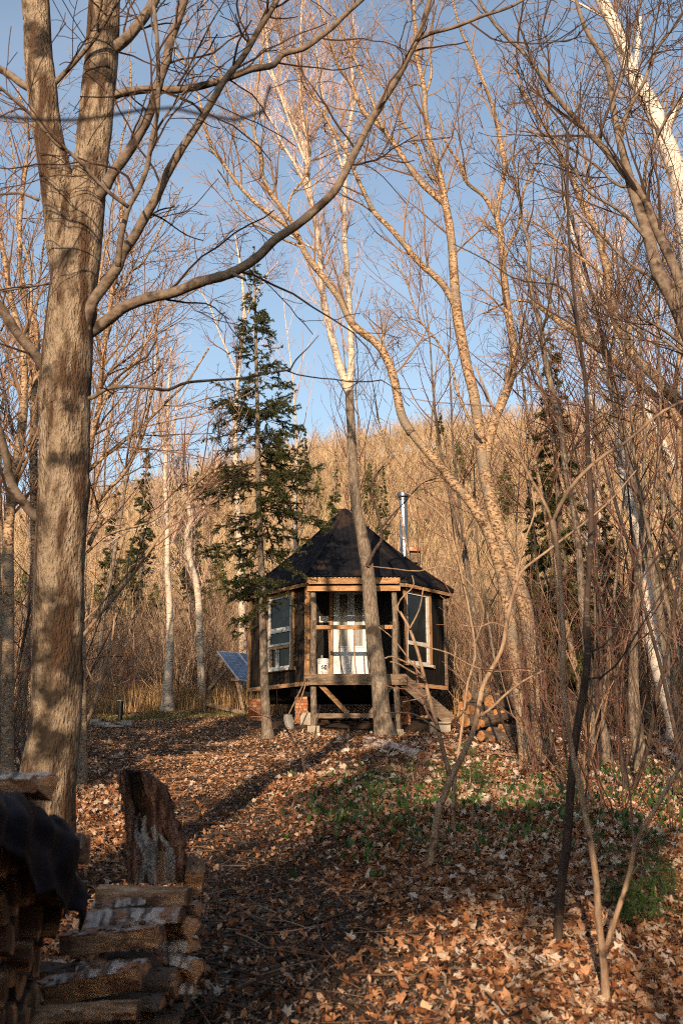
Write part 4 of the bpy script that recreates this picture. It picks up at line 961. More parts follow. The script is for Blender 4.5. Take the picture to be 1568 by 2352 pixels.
px_tree('tree', 'pale straight tree standing in the brush left of the solar panels', [(386, 1600, 26), (386, 1568, 22), (391, 1473, 18), (390, 1393, 15), (385, 1313, 13), (384, 1213, 11), (380, 1113, 10), (382, 1033, 9), (385, 953, 7), (388, 880, 5), (392, 800, 3)], 28,
        [([(382, 1060), (368, 980), (362, 900), (356, 820)], 6, 3), ([(384, 1130), (398, 1040), (402, 960), (410, 880)], 6, 3), ([(380, 1180), (340, 1210), (290, 1222), (250, 1250)], 4, 2)], 'bark_pale', 'twig_pale', spec='pale', dens=1.2)
px_tree('tree', 'crooked pale trunk in the brush beside the straight pale tree', [(462, 1540, 18), (458, 1420, 16), (452, 1345, 15), (438, 1290, 14), (430, 1230, 13), (440, 1190, 12), (428, 1140, 11), (420, 1070, 8), (436, 1000, 5)], 29, [([(434, 1260), (400, 1300), (380, 1330)], 6, 3), ([(430, 1230), (460, 1180), (490, 1120), (500, 1050)], 7, 3), ([(428, 1150), (400, 1090), (392, 1020)], 5, 2.5)], 'bark_pale', 'twig_pale', spec='pale', dens=1.2)
px_tree('golden_birch_tree', 'slim golden tree whose stems fan out beside the forked trunk', [(190, 1600, 18), (186, 1400, 17), (184, 1250, 16), (190, 1150, 15), (200, 1085, 14), (214, 1000, 12), (230, 920, 11), (236, 840, 11), (246, 760, 10), (256, 680, 9), (268, 600, 8), (280, 500, 7), (272, 400, 6), (280, 320, 5), (300, 240, 4), (300, 140, 3)], 13.5,
        [([(196, 1088), (240, 1048), (300, 1000), (340, 965), (380, 925), (432, 873), (480, 800)], 10, 4, 13.5, 13.5), ([(240, 800), (288, 640), (330, 600), (380, 500), (420, 430)], 7, 3, 13.5, 14), ([(236, 850), (222, 720), (240, 580), (256, 520), (262, 430)], 8, 3, 13.5, 13),
         ([(204, 1253), (224, 1212), (236, 1193), (222, 1165), (248, 1125), (280, 1097), (308, 1049), (332, 993), (340, 945), (352, 893), (364, 845), (360, 753), (372, 660)], 11, 5, 13.4, 12.8), ([(206, 1010), (250, 905), (300, 850), (350, 760), (400, 700), (460, 660)], 7, 3, 13.5, 13.2),
         ([(230, 930), (260, 880), (330, 800), (370, 690), (440, 620)], 6, 2.5, 13.5, 14), ([(200, 1269), (240, 1233), (280, 1217), (340, 1201), (380, 1177), (440, 1120), (520, 1060)], 7, 3, 13.2, 12.8), ([(264, 640), (240, 560), (224, 470), (232, 380), (228, 300)], 5, 2.5, 13.5, 13.2)],
        'bark_yellow', 'twig_tan', dens=.85, rough=.07, buds=3)
px_tree('sapling', 'long pale whips sweeping up beside the big trunk', [(168, 1500, 9), (200, 1450, 8), (240, 1400, 7), (290, 1340, 6.5), (340, 1270, 6), (390, 1200, 5), (440, 1130, 3.5), (480, 1060, 2)], 8.2, [([(180, 1440), (230, 1390), (300, 1310), (350, 1250), (410, 1180), (470, 1120)], 5, 2), ([(290, 1340), (300, 1260), (320, 1200), (330, 1130)], 3, 1.5)], 'bark_tan', 'twig_red', spec='sap', dens=.7)
px_tree('tree', 'pale bare tree with fine white branches high behind the arching limb', [(560, 1620, 20), (556, 1400, 17), (548, 1200, 14), (540, 1000, 12), (548, 850, 10), (560, 740, 8), (556, 640, 6), (540, 540, 3)], 30, [([(548, 860), (510, 780), (480, 700), (440, 640)], 5, 2), ([(560, 740), (600, 650), (640, 600)], 5, 2)], 'bark_pale', 'twig_red', dens=.8)

# near twig crossing the top corner, well out of focus
px_tree('sapling', 'blurred grey branch close to the lens across the top corner', [(-420, 330, 8), (-120, 272, 7.5), (0, 269, 7), (90, 275, 7), (160, 277, 7), (250, 266, 7), (330, 252, 6.5), (400, 248, 6), (460, 262, 6.5), (530, 275, 7), (585, 276, 7), (612, 240, 5), (620, 196, 3)], 1.5, [], 'limb_grey', 'twig_dark', crown=False, grounded=False, flare=1)

# ------------------------------------------------------------------ bare trees of the wood around and behind the cabin
PR = [proto_tree('bare_tree', 15, .085, 'bark_pale', 'twig_pale', 21, spread=24, dens=.85),
      proto_tree('bare_tree', 13, .075, 'bark_yellow', 'twig_red', 22, spread=28, multi=2, dens=.85),
      proto_tree('bare_tree', 16, .10, 'bark_mid', 'twig_tan', 23, spread=26, dens=.85),
      proto_tree('bare_tree', 12, .08, 'bark_yellow', 'twig_tan', 24, spread=22, multi=3, dens=1.0),
      proto_tree('bare_tree', 14, .08, 'bark_mid', 'twig_red', 25, spread=24, multi=2, dens=.85)]
BT = [(60, 20, 1.0, 3), (150, 25, 1.05, 1), (232, 31, .95, 2), (10, 30, 1.1, 4), (470, 33, .5, 4),
      (690, 27, .95, 0), (830, 30, 1.0, 1), (965, 26, 1.0, 3), (1080, 27, 1.0, 4), 
      (1330, 22, 1.0, 1), (1400, 30, 1.1, 0), (1455, 24, 1.05, 3), (1500, 29, 1.1, 4), (1560, 22, 1.05, 1), (1600, 27, 1.1, 2), (1300, 36, 1.2, 4), (200, 42, 1.1, 3), (1540, 17.5, .9, 2), (1440, 14.5, .7, 4), (20, 14.5, .85, 1)]
used = set()
side = ['left', 'middle', 'right']
for i, (px, d, s_, k) in enumerate(BT):
    x = (px - 784) / F * d * 1.02
    t = PR[k]
    if k in used: t = copy_tree(PR[k])
    used.add(k)
    t.location = (x, d, float(gz(x, d, False)))
    t.rotation_euler = (rng.normal(0, .03), rng.normal(0, .03), rng.uniform(0, 6.28))
    t.scale = (s_, s_, s_ * rng.uniform(.93, 1.07))
    t['group'] = 'bare trees of the wood behind the cabin'
    t['label'] = ['pale-barked bare tree among the many in the wood behind the cabin', 'twin-stemmed golden bare tree among the many in the wood behind the cabin', 'grey-brown bare tree among the many in the wood behind the cabin',
                  'three-stemmed golden bare tree among the many in the wood behind the cabin', 'twin-stemmed grey bare tree with reddish twigs among the many in the wood behind the cabin'][k]

# multi-stemmed shrubs of the brush
def shrub_proto(seed, h, n, twig):
    g = np.random.default_rng(seed)
    root = thing('bare_shrub', '', 'shrub')
    a = g.uniform(0, 6.28, n); ln = g.uniform(.1, .55, n)
    p = np.stack([np.cos(a) * .08, np.sin(a) * .08, 0 * a - .08], 1); d = unit(np.stack([np.cos(a) * ln, np.sin(a) * ln, np.ones(n)], 1))
    H = h * g.uniform(.55, 1, n); pts = [p]
    for k in range(9):
        d = unit(d + g.normal(0, .15, d.shape) + np.array([0, 0, .03])); p = p + d * (H / 9)[:, None]; pts.append(p)
    Pn = np.stack(pts, 1); Rn = g.uniform(.007, .017, n)[:, None] * np.linspace(1, .3, 10)[None]
    for k in range(n): MB().tubes(Pn[k], Rn[k], 5).build('stem', K[twig], root)
    cm = MB(); P1, R1 = spawn(Pn, Rn, 2.6, .2, (.4, 1.1), 36, .06, 6, .12, .6, .008, .0035, g=g); cm.tubes(P1, R1, 4)
    P2, R2 = spawn(P1, R1, 4, .15, (.12, .5), 40, .04, 4, .13, .6, .004, .0028, g=g); cm.tubes(P2, R2, 3)
    cm.build('crown', K[twig], root)
    return root
SP = [shrub_proto(41, 4.0, 7, 'twig_tan'), shrub_proto(42, 3.0, 9, 'twig_red'), shrub_proto(43, 3.6, 6, 'twig_dark'), shrub_proto(44, 4.6, 8, 'twig_tan')]
SL = ['tan bare shrub of long whips in the brush around the clearing', 'reddish bare shrub in the brush around the clearing', 'dark bare shrub in the brush around the clearing', 'tall tan bare shrub in the brush around the clearing']
SB = [(1200, 14.0, .9, 1), (1290, 13, 1.0, 0), (1580, 11, 1.0, 2), (1080, 24.5, 1.1, 0), (1130, 26, 1.2, 1),
      (1380, 10.5, .75, 2), (1500, 9.5, .7, 2), (20, 19, 1.0, 3), (60, 24, 1.2, 0), (-10, 15, .9, 1), (120, 27, 1.2, 3), (230, 28, 1.1, 0), (200, 14.5, .6, 2), (20, 12, .6, 2), (330, 29, 1.0, 1), (480, 30, .95, 0), (180, 22, .9, 1),
      (1400, 20, 1.2, 1), (800, 17.5, .25, 2), (700, 15.5, .26, 2), (840, 14.5, .25, 2), (940, 13, .3, 1), (640, 13.5, .22, 2),
      (1260, 16, 1.0, 2), (1360, 15.5, 1.1, 2), (1530, 11.5, .95, 2), (1340, 11, .7, 1), (1180, 22, 1.1, 2), (1250, 24, 1.2, 2), (1400, 24, 1.2, 2), (1550, 21, 1.2, 2),
      (90, 14, .7, 2), (330, 27, .9, 2), (440, 29, .9, 2), (160, 18, .8, 0), (560, 28, .8, 2)]
used = set()
for i, (px, d, s_, k) in enumerate(SB):
    x = (px - 784) / F * d * 1.02
    t = SP[k]
    if k in used: t = copy_tree(SP[k])
    used.add(k)
    t.location = (x, d, float(gz(x, d))); t.rotation_euler = (0, 0, rng.uniform(0, 6.28)); t.scale = (s_,) * 3
    t['group'] = 'bare shrubs of the brush'; t['label'] = SL[k]

# small evergreens dotted over the slope behind the brush
ev0 = None
for i, (px, d, s_) in enumerate([(225, 60, 1), (300, 75, 1.1), (360, 58, 0.9), (420, 85, 1.1), (500, 70, 0.9), (610, 62, 0.7), (730, 100, 1.1), (850, 96, 1.1), (960, 66, 0.8), (1060, 108, 1.1), (1170, 95, 1), (1290, 70, 1), (1420, 52, 0.9), (1540, 56, 1), (250, 46, 0.7), (330, 48, 0.7), (480, 52, 0.6), (600, 46, 0.55), (1120, 50, 0.7), (140, 55, 0.9), (60, 50, 0.9), (1090, 44, 0.6), (640, 125, 1.3), (380, 110, 1.3)]):
    x = (px - 784) / F * d * 1.02; z = float(gz(x, d))
    if ev0 is None:
        spruce('evergreen', 'small evergreen dotted over the wooded slope behind the brush', (x, d, z), 6.0, [(0, 1.3), (.3, 1.35), (.6, .85), (.85, .35), (1, .05)], .07, 200, needle='needle_far', seed=91, dens=.30, z0f=.03, bl=(.12, .22), bw=(.03, .05), group='small evergreens on the wooded slope')
        ev0 = [o for o in COL.objects if o.name.startswith('evergreen') and o.parent is None][-1]; t = ev0
    else: t = copy_tree(ev0)
    t.location = (x, d, z); k = s_ * rng.uniform(.85, 1.15); t.scale = (k * rng.uniform(.8, 1.2), k, k); t.rotation_euler = (0, 0, i * 1.3)

# unseen evergreens added behind the photographer to shade the woodpile and the path
# (x, y, height of the top above the lens, width)
SHADE = [(-9.6, -12.5, 4.6, 1.0), (-7.8, -11.6, 4.1, 1.0), (-6.2, -12.6, 4.3, 1.0), (-5.2, -11.8, 4.0, .9), (-4.1, -12.6, 4.6, .85), (.35, -12.2, 4.6, .9), (1.5, -11.8, 4.7, .9), (3.0, -12.6, 5.6, 1.0), (4.6, -11.8, 5.0, 1.0), (6.4, -12.8, 5.6, 1.0),
         (-10.5, -17.5, 9, .8), (-4.9, -18.5, 12.2, .5), (-.4, -20, 12.0, .55), (2.4, -18.5, 11.6, .6), (5.6, -18, 10.0, .8), (8.4, -16, 9.5, .9),
         (5.5, -3.5, 3.0, .8), (7.5, -.5, 3.5, .8), (-5.6, -1.5, -.2, .5), (2.6, -5.5, -.4, .5)]
sh0 = None
for i, (x, y, top, wd) in enumerate(SHADE):
    z = float(gz(x, y)); h = top - z
    if sh0 is None:
        spruce('shade_spruce', 'unseen dense spruce added behind the photographer for shade', (x, y, z), 9.0, [(0, 1.9), (.2, 2.0), (.5, 1.5), (.8, .9), (1, .1)], .14, 300, seed=77, dens=.4, z0f=.03, bl=(.12, .2), bw=(.03, .05), group='unseen spruces added for shade')
        sh0 = [o for o in COL.objects if o.name.startswith('shade_spruce') and o.parent is None][-1]
        t = sh0
    else: t = copy_tree(sh0)
    t.location = (x, y, z); s_ = h / 9.0; w_ = (.55 + .45 * s_) * wd; t.scale = (w_, w_, s_); t.rotation_euler = (0, 0, i * 1.7)
# one added with a thin high crown, shaped so low sun slips under
z = float(gz(-2.0, -12.2))
spruce('shade_spruce', 'unseen spruce added behind the photographer, crown shaped to pass low sun', (-2.0, -12.2, z), 4.75 - z, [(.6, 1.9), (.9, 1.8), (.97, 1.2), (1, .5)], .14, 260, seed=78, dens=.5, z0f=.90, bl=(.12, .2), bw=(.03, .05))

# unseen bare trees added behind the photographer to streak trunk and path with shadow
for i, (x, y, s_, k) in enumerate([(-2.6, -7.5, .7, 2), (-.4, -9, .8, 1), (-1.5, -15, 1.0, 0), (3.6, -9, .8, 2), (-6.5, -9, .9, 4)]):
    t = copy_tree(PR[k]); t.location = (x, y, float(gz(x, y))); t.scale = (s_,) * 3; t.rotation_euler = (0, 0, i * 2.1)
    t['label'] = 'unseen bare tree added behind the photographer to cast shadow streaks'; t['group'] = 'unseen bare trees added for shadow streaks'

# tall unseen evergreens added at the sides to block skylight from the clearing
for i, (x, y, h, wd) in enumerate([(5.2, 1.2, 11, 1.0), (6.8, 4.8, 12, 1.1), (7.8, -2.5, 11, 1.1), (5.4, -5.8, 10, .9), (9.5, 8, 12, 1.1), (-6.4, .6, 10, .9), (-8.2, 4.2, 12, 1.0), (-9.5, -2.5, 11, 1.0), (-7.2, -5.8, 8, .8), (-10.5, 8.5, 12, 1.1)]):
    t = copy_tree(sh0); z = float(gz(x, y)); t.location = (x, y, z); s_ = h / 9.0; w_ = (.55 + .45 * s_) * wd; t.scale = (w_, w_, s_); t.rotation_euler = (0, 0, i * 2.3)
    t['label'] = 'unseen tall spruce added at the side to block skylight'; t['group'] = 'unseen tall spruces added to block skylight'
for i, (x, y, s_, k) in enumerate([(-3.3, -1.0, .5, 3), (-3.9, -4.0, .6, 2)]):  # small unseen bare trees added to band the big trunk with shadow
    t = copy_tree(PR[k]); t.location = (x, y, float(gz(x, y))); t.scale = (s_,) * 3; t.rotation_euler = (0, 0, i * 1.1 + .4)
    t['label'] = 'small unseen bare tree added to cast shadow bands on the big trunk'; t['group'] = 'small unseen bare trees added for trunk shadows'

# crooked dark saplings tangled across the brush
PX = [proto_tree('crooked_sapling', 5.5, .026, 'bark_dark', 'twig_dark', 61, lean=.16, spread=42, multi=2, up=.03, t0=.18, nlimb=1.5, dens=.8, rm=.9),
      proto_tree('crooked_sapling', 6.5, .030, 'bark_tan', 'twig_tan', 62, lean=.14, spread=38, multi=3, up=.04, t0=.2, nlimb=1.3, dens=.8, rm=.9),
      proto_tree('crooked_sapling', 7.0, .034, 'bark_dark', 'twig_red', 63, lean=.2, spread=46, multi=2, up=.02, t0=.22, nlimb=1.5, dens=.8, rm=.9),
      proto_tree('crooked_sapling', 8.0, .038, 'bark_mid', 'twig_dark', 64, lean=.12, spread=40, multi=2, up=.05, t0=.25, nlimb=1.5, dens=.9, rm=.9)]
XL = ['dark crooked sapling with forking twigs in the tangle around the clearing', 'tan three-stemmed sapling in the tangle around the clearing', 'dark leaning sapling with reddish twigs in the tangle around the clearing', 'tall grey crooked sapling in the tangle around the clearing']
XB = [(1180, 17.5, .9, 2), (1330, 19, 1.1, 3), (1400, 12, .85, 2), (1560, 10.5, .9, 2), (1150, 22, 1.0, 3), (1370, 24, 1.2, 2), (1470, 22, 1.2, 0), (1600, 14, 1.1, 3),
      (1300, 10.5, .6, 0), (1590, 19, 1.2, 2), (90, 17, .9, 3), (20, 15, .9, 2), (150, 22, 1.0, 0), (430, 31, 1.0, 0), (70, 26, 1.1, 1), (210, 15.5, .6, 0), (480, 34, 1.2, 3),
      (1340, 14.5, 1.0, 2), (1420, 20, 1.2, 2), (1510, 25, 1.3, 3), (1240, 15, .9, 2)]
used = set()
for i, (px, dd, s_, k) in enumerate(XB):
    x = (px - 784) / F * dd * 1.02; t = PX[k]
    if k in used: t = copy_tree(PX[k])
    used.add(k)
    t.location = (x, dd, float(gz(x, dd))); t.rotation_euler = (0, 0, rng.uniform(0, 6.28)); t.scale = (s_,) * 3
    t['group'] = 'crooked saplings tangled in the brush'; t['label'] = XL[k]
# ------------------------------------------------------------------ materials for made things
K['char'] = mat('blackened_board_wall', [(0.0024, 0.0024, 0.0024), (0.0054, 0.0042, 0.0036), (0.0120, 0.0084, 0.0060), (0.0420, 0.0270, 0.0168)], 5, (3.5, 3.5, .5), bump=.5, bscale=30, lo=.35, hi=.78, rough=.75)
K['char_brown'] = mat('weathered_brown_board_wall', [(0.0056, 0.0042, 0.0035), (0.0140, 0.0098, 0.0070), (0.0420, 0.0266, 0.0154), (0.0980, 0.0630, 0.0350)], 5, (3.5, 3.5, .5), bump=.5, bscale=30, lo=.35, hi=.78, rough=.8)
K['roof'] = mat('black_tarred_roofing', [(0.0042, 0.0043, 0.0063), (0.0096, 0.0093, 0.0119), (0.0180, 0.0149, 0.0140)], 5, (1, 1, 1), bump=.35, bscale=25, lo=.35, hi=.8, rough=.6, spec=.12,
                patch=((0.0420, 0.0279, 0.0210), 1.6, (1, 1, 1), .56, .72), patch2=((0.1800, 0.1736, 0.1820), 11, (3.5, 3.5, .5), .74, .78))
K['pine'] = mat('orange_pine_lumber', [(.17, .085, .037), (.32, .185, .095), (.43, .275, .16)], 4, (1.0, 1.0, 6), bump=.2, bscale=40, patch=((.12, .06, .03), 9, (1, 1, 1), .66, .7))
K['pine_up'] = mat('orange_pine_upright', [(.14, .07, .03), (.29, .165, .08), (.40, .255, .15)], 4, (7, 7, .8), bump=.2, bscale=40, patch=((.12, .06, .03), 9, (1, 1, 1), .66, .7))
K['grey_wood'] = mat('weathered_grey_lumber', [(.08, .055, .038), (.18, .13, .09), (.27, .205, .15)], 4, (1, 3, 6), bump=.3, bscale=40, patch=((.08, .055, .04), 8, (1, 1, 1), .62, .68))
K['white'] = mat('white_paint', [(.44, .46, .49), (.54, .56, .59)], 3, bump=.05, rough=.45, spec=.4)
K['whiteold'] = mat('old_white_window_paint', [(.30, .29, .27), (.50, .50, .49), (.58, .58, .58)], 6, (1, 1, 2), bump=.15, rough=.6)
K['glass'] = mat('dark_window_glass', [(0.0084, 0.0091, 0.0098), (0.0140, 0.0140, 0.0140)], 2, bump=.12, bscale=2.5, rough=.06, spec=.45)
K['caming'] = mat('dark_lead_strip', [(.03, .03, .03), (.05, .05, .05)], 3, bump=0, rough=.4)
K['dglass'] = mat('door_glass', [(.05, .05, .048), (.09, .085, .07)], 8, bump=.05, bscale=9, rough=.25, spec=.5)
K['steel'] = mat('shiny_stove_pipe', [(.30, .31, .33), (.52, .53, .55)], 3, (9, 9, .3), bump=.08, rough=.24, metal=1.0)
K['steel_dk'] = mat('grey_galvanised_cap', [(.16, .165, .18), (.28, .28, .3)], 4, bump=.1, rough=.35, metal=1.0)
K['rust'] = mat('rusty_sheet', [(.16, .06, .03), (.34, .15, .08), (.5, .45, .4)], 5, bump=.3)
K['brick'] = mat('salmon_bricks', [(.24, .075, .035), (.42, .16, .075), (.52, .25, .13), (.55, .34, .21)], 6, bump=.4, bscale=40, island=.7, lo=.1, hi=.9)
K['concrete'] = mat('weathered_concrete', [(.24, .21, .17), (.38, .34, .28)], 7, bump=.4, bscale=30)
K['stone'] = mat('field_stone', [(.13, .11, .09), (.30, .26, .21), (.42, .37, .31)], 4, bump=.6, bscale=14, island=.3)
K['blackpipe'] = mat('black_plastic_pipe', [(.012, .012, .014), (.02, .02, .022)], 3, bump=.05, rough=.35, spec=.5)
K['panel'] = None
K['alu'] = mat('aluminium_frame', [(.62, .63, .65), (.72, .73, .75)], 3, bump=0, rough=.35, metal=.9)
K['pail'] = mat('white_plastic_pail', [(.66, .66, .65), (.74, .74, .73)], 2, bump=0, rough=.4, spec=.5)
K['ink'] = mat('black_print', [(.012, .012, .012), (.015, .015, .015)], 2, bump=0, rough=.5)
K['red'] = mat('red_print', [(.50, .015, .02), (.55, .02, .025)], 2, bump=0, rough=.5)
K['blue'] = mat('blue_plastic', [(.03, .13, .35), (.05, .18, .42)], 2, bump=0, rough=.3, spec=.5)
K['clear'] = mat('bluish_clear_plastic', [(.16, .26, .33), (.22, .33, .4)], 2, bump=0, rough=.12, spec=.8)
K['foil'] = mat('wrinkled_clear_sleeve', [(.34, .29, .23), (.50, .44, .36)], 5, bump=.8, bscale=12, rough=.25, spec=.6)
K['shovel'] = mat('worn_shovel_steel', [(.13, .125, .12), (.24, .23, .22)], 5, bump=.2, rough=.6, metal=.3)

def panel_mat():
    m = bpy.data.materials.new('blue_solar_cells'); m.use_nodes = True
    N, L = m.node_tree.nodes, m.node_tree.links; b = N['Principled BSDF']
    tc = N.new('ShaderNodeTexCoord'); nz = N.new('ShaderNodeTexNoise'); nz.inputs['Scale'].default_value = 6
    cr = N.new('ShaderNodeValToRGB'); cr.color_ramp.elements[0].color = (.008, .03, .09, 1); cr.color_ramp.elements[1].color = (.018, .065, .17, 1)
    L.new(tc.outputs['Object'], nz.inputs[0]); L.new(nz.outputs[0], cr.inputs[0]); L.new(cr.outputs[0], b.inputs['Base Color'])
    b.inputs['Roughness'].default_value = .35; b.inputs['Coat Weight'].default_value = .08; b.inputs['Coat Roughness'].default_value = .05
    return m
K['panel'] = panel_mat()

# ------------------------------------------------------------------ the cabin
cab = thing('cabin', 'small many-sided black cabin with steep pointed roof and front porch on stilts', 'cabin', (0.1, 25.2, 2.15))
C_ = {'L': (-2.32, 25.25), 'F1': (-.81, 23.5), 'F2': (1.41, 23.5), 'R': (2.58, 24.75), 'B2': (1.55, 27.0), 'B1': (-.85, 27.4)}
class Facet:
    def __init__(s, a, b):
        s.A = np.array(a, float); B = np.array(b, float); d = B - s.A; s.len = float(np.linalg.norm(d)); s.u = d / s.len; s.n = np.array((s.u[1], -s.u[0]))
        s.ax = [np.array((s.u[0], s.u[1], 0)), np.array((s.n[0], s.n[1], 0)), np.array((0, 0, 1.))]
    def p(s, u, z, n=0):
        q = s.A + s.u * u + s.n * n
        return np.array((q[0], q[1], z))
    def box(s, mb, u0, u1, z0, z1, n0, n1, mat=0):
        return mb.box(s.p((u0 + u1) / 2, (z0 + z1) / 2, (n0 + n1) / 2), (u1 - u0, n1 - n0, z1 - z0), ax=s.ax, mat=mat)
Z0, Z1 = 2.15, 4.60
FL = Facet(C_['L'], C_['F1']); FF = Facet(C_['F1'], C_['F2']); FR = Facet(C_['F2'], C_['R'])
FB = [Facet(C_['R'], C_['B2']), Facet(C_['B2'], C_['B1']), Facet(C_['B1'], C_['L'])]

def wall(f, hole, m, name='wall'):
    mb = MB(); w = .2; u = .02; g = rng
    while u < f.len - .021:
        e = min(u + w * g.uniform(.85, 1.15), f.len - .02)
        if e > f.len - .08: e = f.len - .02
        n1 = g.uniform(-.006, .006)
        segs = [(Z0, Z1)]
        if hole and e > hole[0] and u < hole[1]:
            if u < hole[0] - .03:
                e = hole[0]
            elif u < hole[1] and e > hole[1]:
                e = hole[1]
            if u >= hole[0] - .031:
                segs = [(Z0, hole[2]), (hole[3], Z1)]
        for a, b in segs:
            if b - a > .02: f.box(mb, u, e - .004, a, b, -.09 + n1, n1)
        u = e
    # inner lining closes the joints
    if hole:
        for a, b, c, d in ((.03, hole[0], Z0 + .01, Z1 - .01), (hole[1], f.len - .03, Z0 + .01, Z1 - .01), (hole[0], hole[1], Z0 + .01, hole[2]), (hole[0], hole[1], hole[3], Z1 - .01)):
            if b - a > .02 and d - c > .02: f.box(mb, a, b, c, d, -.13, -.10)
    else: f.box(mb, .03, f.len - .03, Z0 + .01, Z1 - .01, -.13, -.10)
    return mb.build(name, m, cab)
WL = (.72, 1.82, 2.50, 4.42); WR = (.10, 1.13, 2.58, 4.44); DR = (.60, 1.48, 2.22, 4.40)
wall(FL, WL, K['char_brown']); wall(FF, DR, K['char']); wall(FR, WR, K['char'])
for f in FB: wall(f, None, K['char'])
mb = MB(); pts = [C_[k] for k in ('L', 'F1', 'F2', 'R', 'B2', 'B1')]
mb.prism([(x * .97 + .003, (y - 25.3) * .97 + 25.3) for x, y in pts], Z0 + .02, Z0 + .07); mb.build('floor', K['char'], cab)
mb = MB()
for y in (24.0, 25.2, 26.4): mb.box((.1, y, 1.98), (4.1 if y != 24.0 else 2.6, .14, .2))
for x in (-.7, .5, 1.5): mb.box((x, 25.3, 2.115), (.1, 2.9, .06))
mb.build('floor_joist', K['char'], cab)
# trim: corner boards, base boards, eave boards
for f, name in ((FL, 'L'), (FF, 'F'), (FR, 'R')):
    mb = MB()
    f.box(mb, .0, f.len, Z0 - .05, Z0 + .045, .012, .045)
    mb.build('base_board', K['pine'], cab)
mb = MB(); FL.box(mb, -.02, .085, Z0 + .05, Z1 - .05, .012, .05); mb.build('corner_board', K['pine_up'], cab)
mb = MB(); FF.box(mb, -.06, .06, Z0 + .05, Z1 - .05, .05, .09); mb.build('corner_board', K['pine_up'], cab)
mb = MB(); FF.box(mb, .07, .15, Z0 + .05, Z1 - .1, .012, .05); mb.build('corner_board', K['pine_up'], cab)
mb = MB(); FR.box(mb, FR.len - .07, FR.len + .01, Z0 + .05, Z1 - .05, .012, .045); mb.build('corner_board', K['grey_wood'], cab)

def window(f, h, left):
    u0, u1, z0, z1 = h
    mb = MB()                                               # wooden casing
    f.box(mb, u0 - .0, u0 + .07, z0 + .08, z1 - .08, -.05, .045); f.box(mb, u1 - .085, u1, z0 + .08, z1 - .08, -.05, .045)
    f.box(mb, u0 - .02, u1 + .02, z1 - .08, z1, -.05, .05); f.box(mb, u0 - .03, u1 + .06, z0 - .0, z0 + .08, -.05, .07)
    fr = mb.build('window', K['pine_up'], cab)
    a, b = u0 + .07, u1 - .085
    zb = z0 + .08
    mb = MB()                                               # white sash
    zz = (3.45, 3.57) if left else (3.09, 3.18)
    f.box(mb, a, a + .07, zb, z1 - .08, -.04, .02); f.box(mb, b - .075, b, zb, z1 - .08, -.04, .02)
    f.box(mb, a + .07, b - .075, z1 - .13, z1 - .08, -.04, .02); f.box(mb, a + .07, b - .075, zz[0], zz[1], -.04, .025)
    f.box(mb, a + .07, b - .075, zb, zb + .05, -.04, .02)
    f.box(mb, a - .03, b + .03, z0 + .015, z0 + .07, .072, .11)
    if left:
        f.box(mb, a + .07, b - .075, 3.13, 3.18, -.04, .03)
    sash = mb.build('sash', K['whiteold'], fr)
    if left:
        mb = MB(); f.box(mb, a + .07, b - .075, 3.05, 3.13, -.04, .034); f.box(mb, a + .07, a + .15, zb + .05, 3.05, -.035, .012)
        mb.build('rail', K['pine'], fr)
        mb = MB()
        for q in (a + .30, a + .36, a + .41): f.box(mb, q, q + .022, zb + .05, 3.05, -.03, .008)
        mb.build('sliding_sash', K['whiteold'], fr)
    mb = MB()
    f.box(mb, a + .07, b - .075, zb + .05, z1 - .13, -.022, -.014)
    mb.build('pane', K['glass'], fr)
window(FL, WL, True); window(FR, WR, False)

# the white door with two narrow lights
dz0, dz1 = 2.25, 4.36
mb = MB()
u0, u1 = .615, 1.468
zl0, zl1 = 3.02, 4.26       # lights
ls = ((.765, .955), (1.12, 1.31))
def dbox(a, b, c, d, n0=-.05, n1=-.005): FF.box(mb, a, b, c, d, n0, n1)
dbox(u0, ls[0][0], dz0, dz1); dbox(ls[0][1], ls[1][0], dz0, dz1); dbox(ls[1][1], u1, dz0, dz1)
for a, b in ls: dbox(a, b, dz0, zl0); dbox(a, b, zl1, dz1)
for a, b in ls:
    for q in ((a - .03, a, zl0 - .03, zl1 + .03), (b, b + .03, zl0 - .03, zl1 + .03)): dbox(*q, -.005, .010)
    dbox(a, b, zl1, zl1 + .03, -.005, .010); dbox(a, b, zl0 - .03, zl0, -.005, .010)
for a, b in ((u0 + .11, u0 + .39), (u1 - .39, u1 - .11)):
    dbox(a, b, dz0 + .18, dz0 + .62, -.005, .004); dbox(a + .035, b - .035, dz0 + .215, dz0 + .585, .004, .010)
door = mb.build('door', K['white'], cab)
for a, b in ls:
    mb = MB(); FF.box(mb, a, b, zl0, zl1, -.032, -.024); mb.build('door_glass', K['dglass'], door)
cu = (ls[0][0] + ls[1][1]) / 2
for sgn in (-1, 1):
    pts = []
    for k in range(15):
        t = k / 14
        a_ = math.pi * .5 * min(1, t * 1.9) if False else None
    pts = [FF.p(cu + sgn * .205, 3.05, -.019), FF.p(cu + sgn * .205, 3.75, -.019)] + [FF.p(cu + sgn * (.205 * math.cos(a)), 3.75 + .27 * math.sin(a), -.019) for a in np.linspace(.1, .95, 8)]
    q = smooth(np.array(pts), 24)
    MB().tubes(q, np.full(24, .006), 5, caps=True).build('glass_leading', K['caming'], door)
mb = MB(); mb.lathe([(.022, 0), (.026, .015), (.018, .03), (.03, .05), (.02, .07)], FF.p(u1 - .06, 3.17, -.004), 12, axis=[(1, 0, 0), (0, 0, 1), (0, -1, 0)]); mb.build('door_handle', K['steel_dk'], door)
mb = MB(); mb.lathe([(.02, 0), (.024, .01), (.02, .02)], FF.p(u1 - .06, 3.30, -.004), 12, axis=[(1, 0, 0), (0, 0, 1), (0, -1, 0)]); mb.build('door_lock', K['steel_dk'], door)
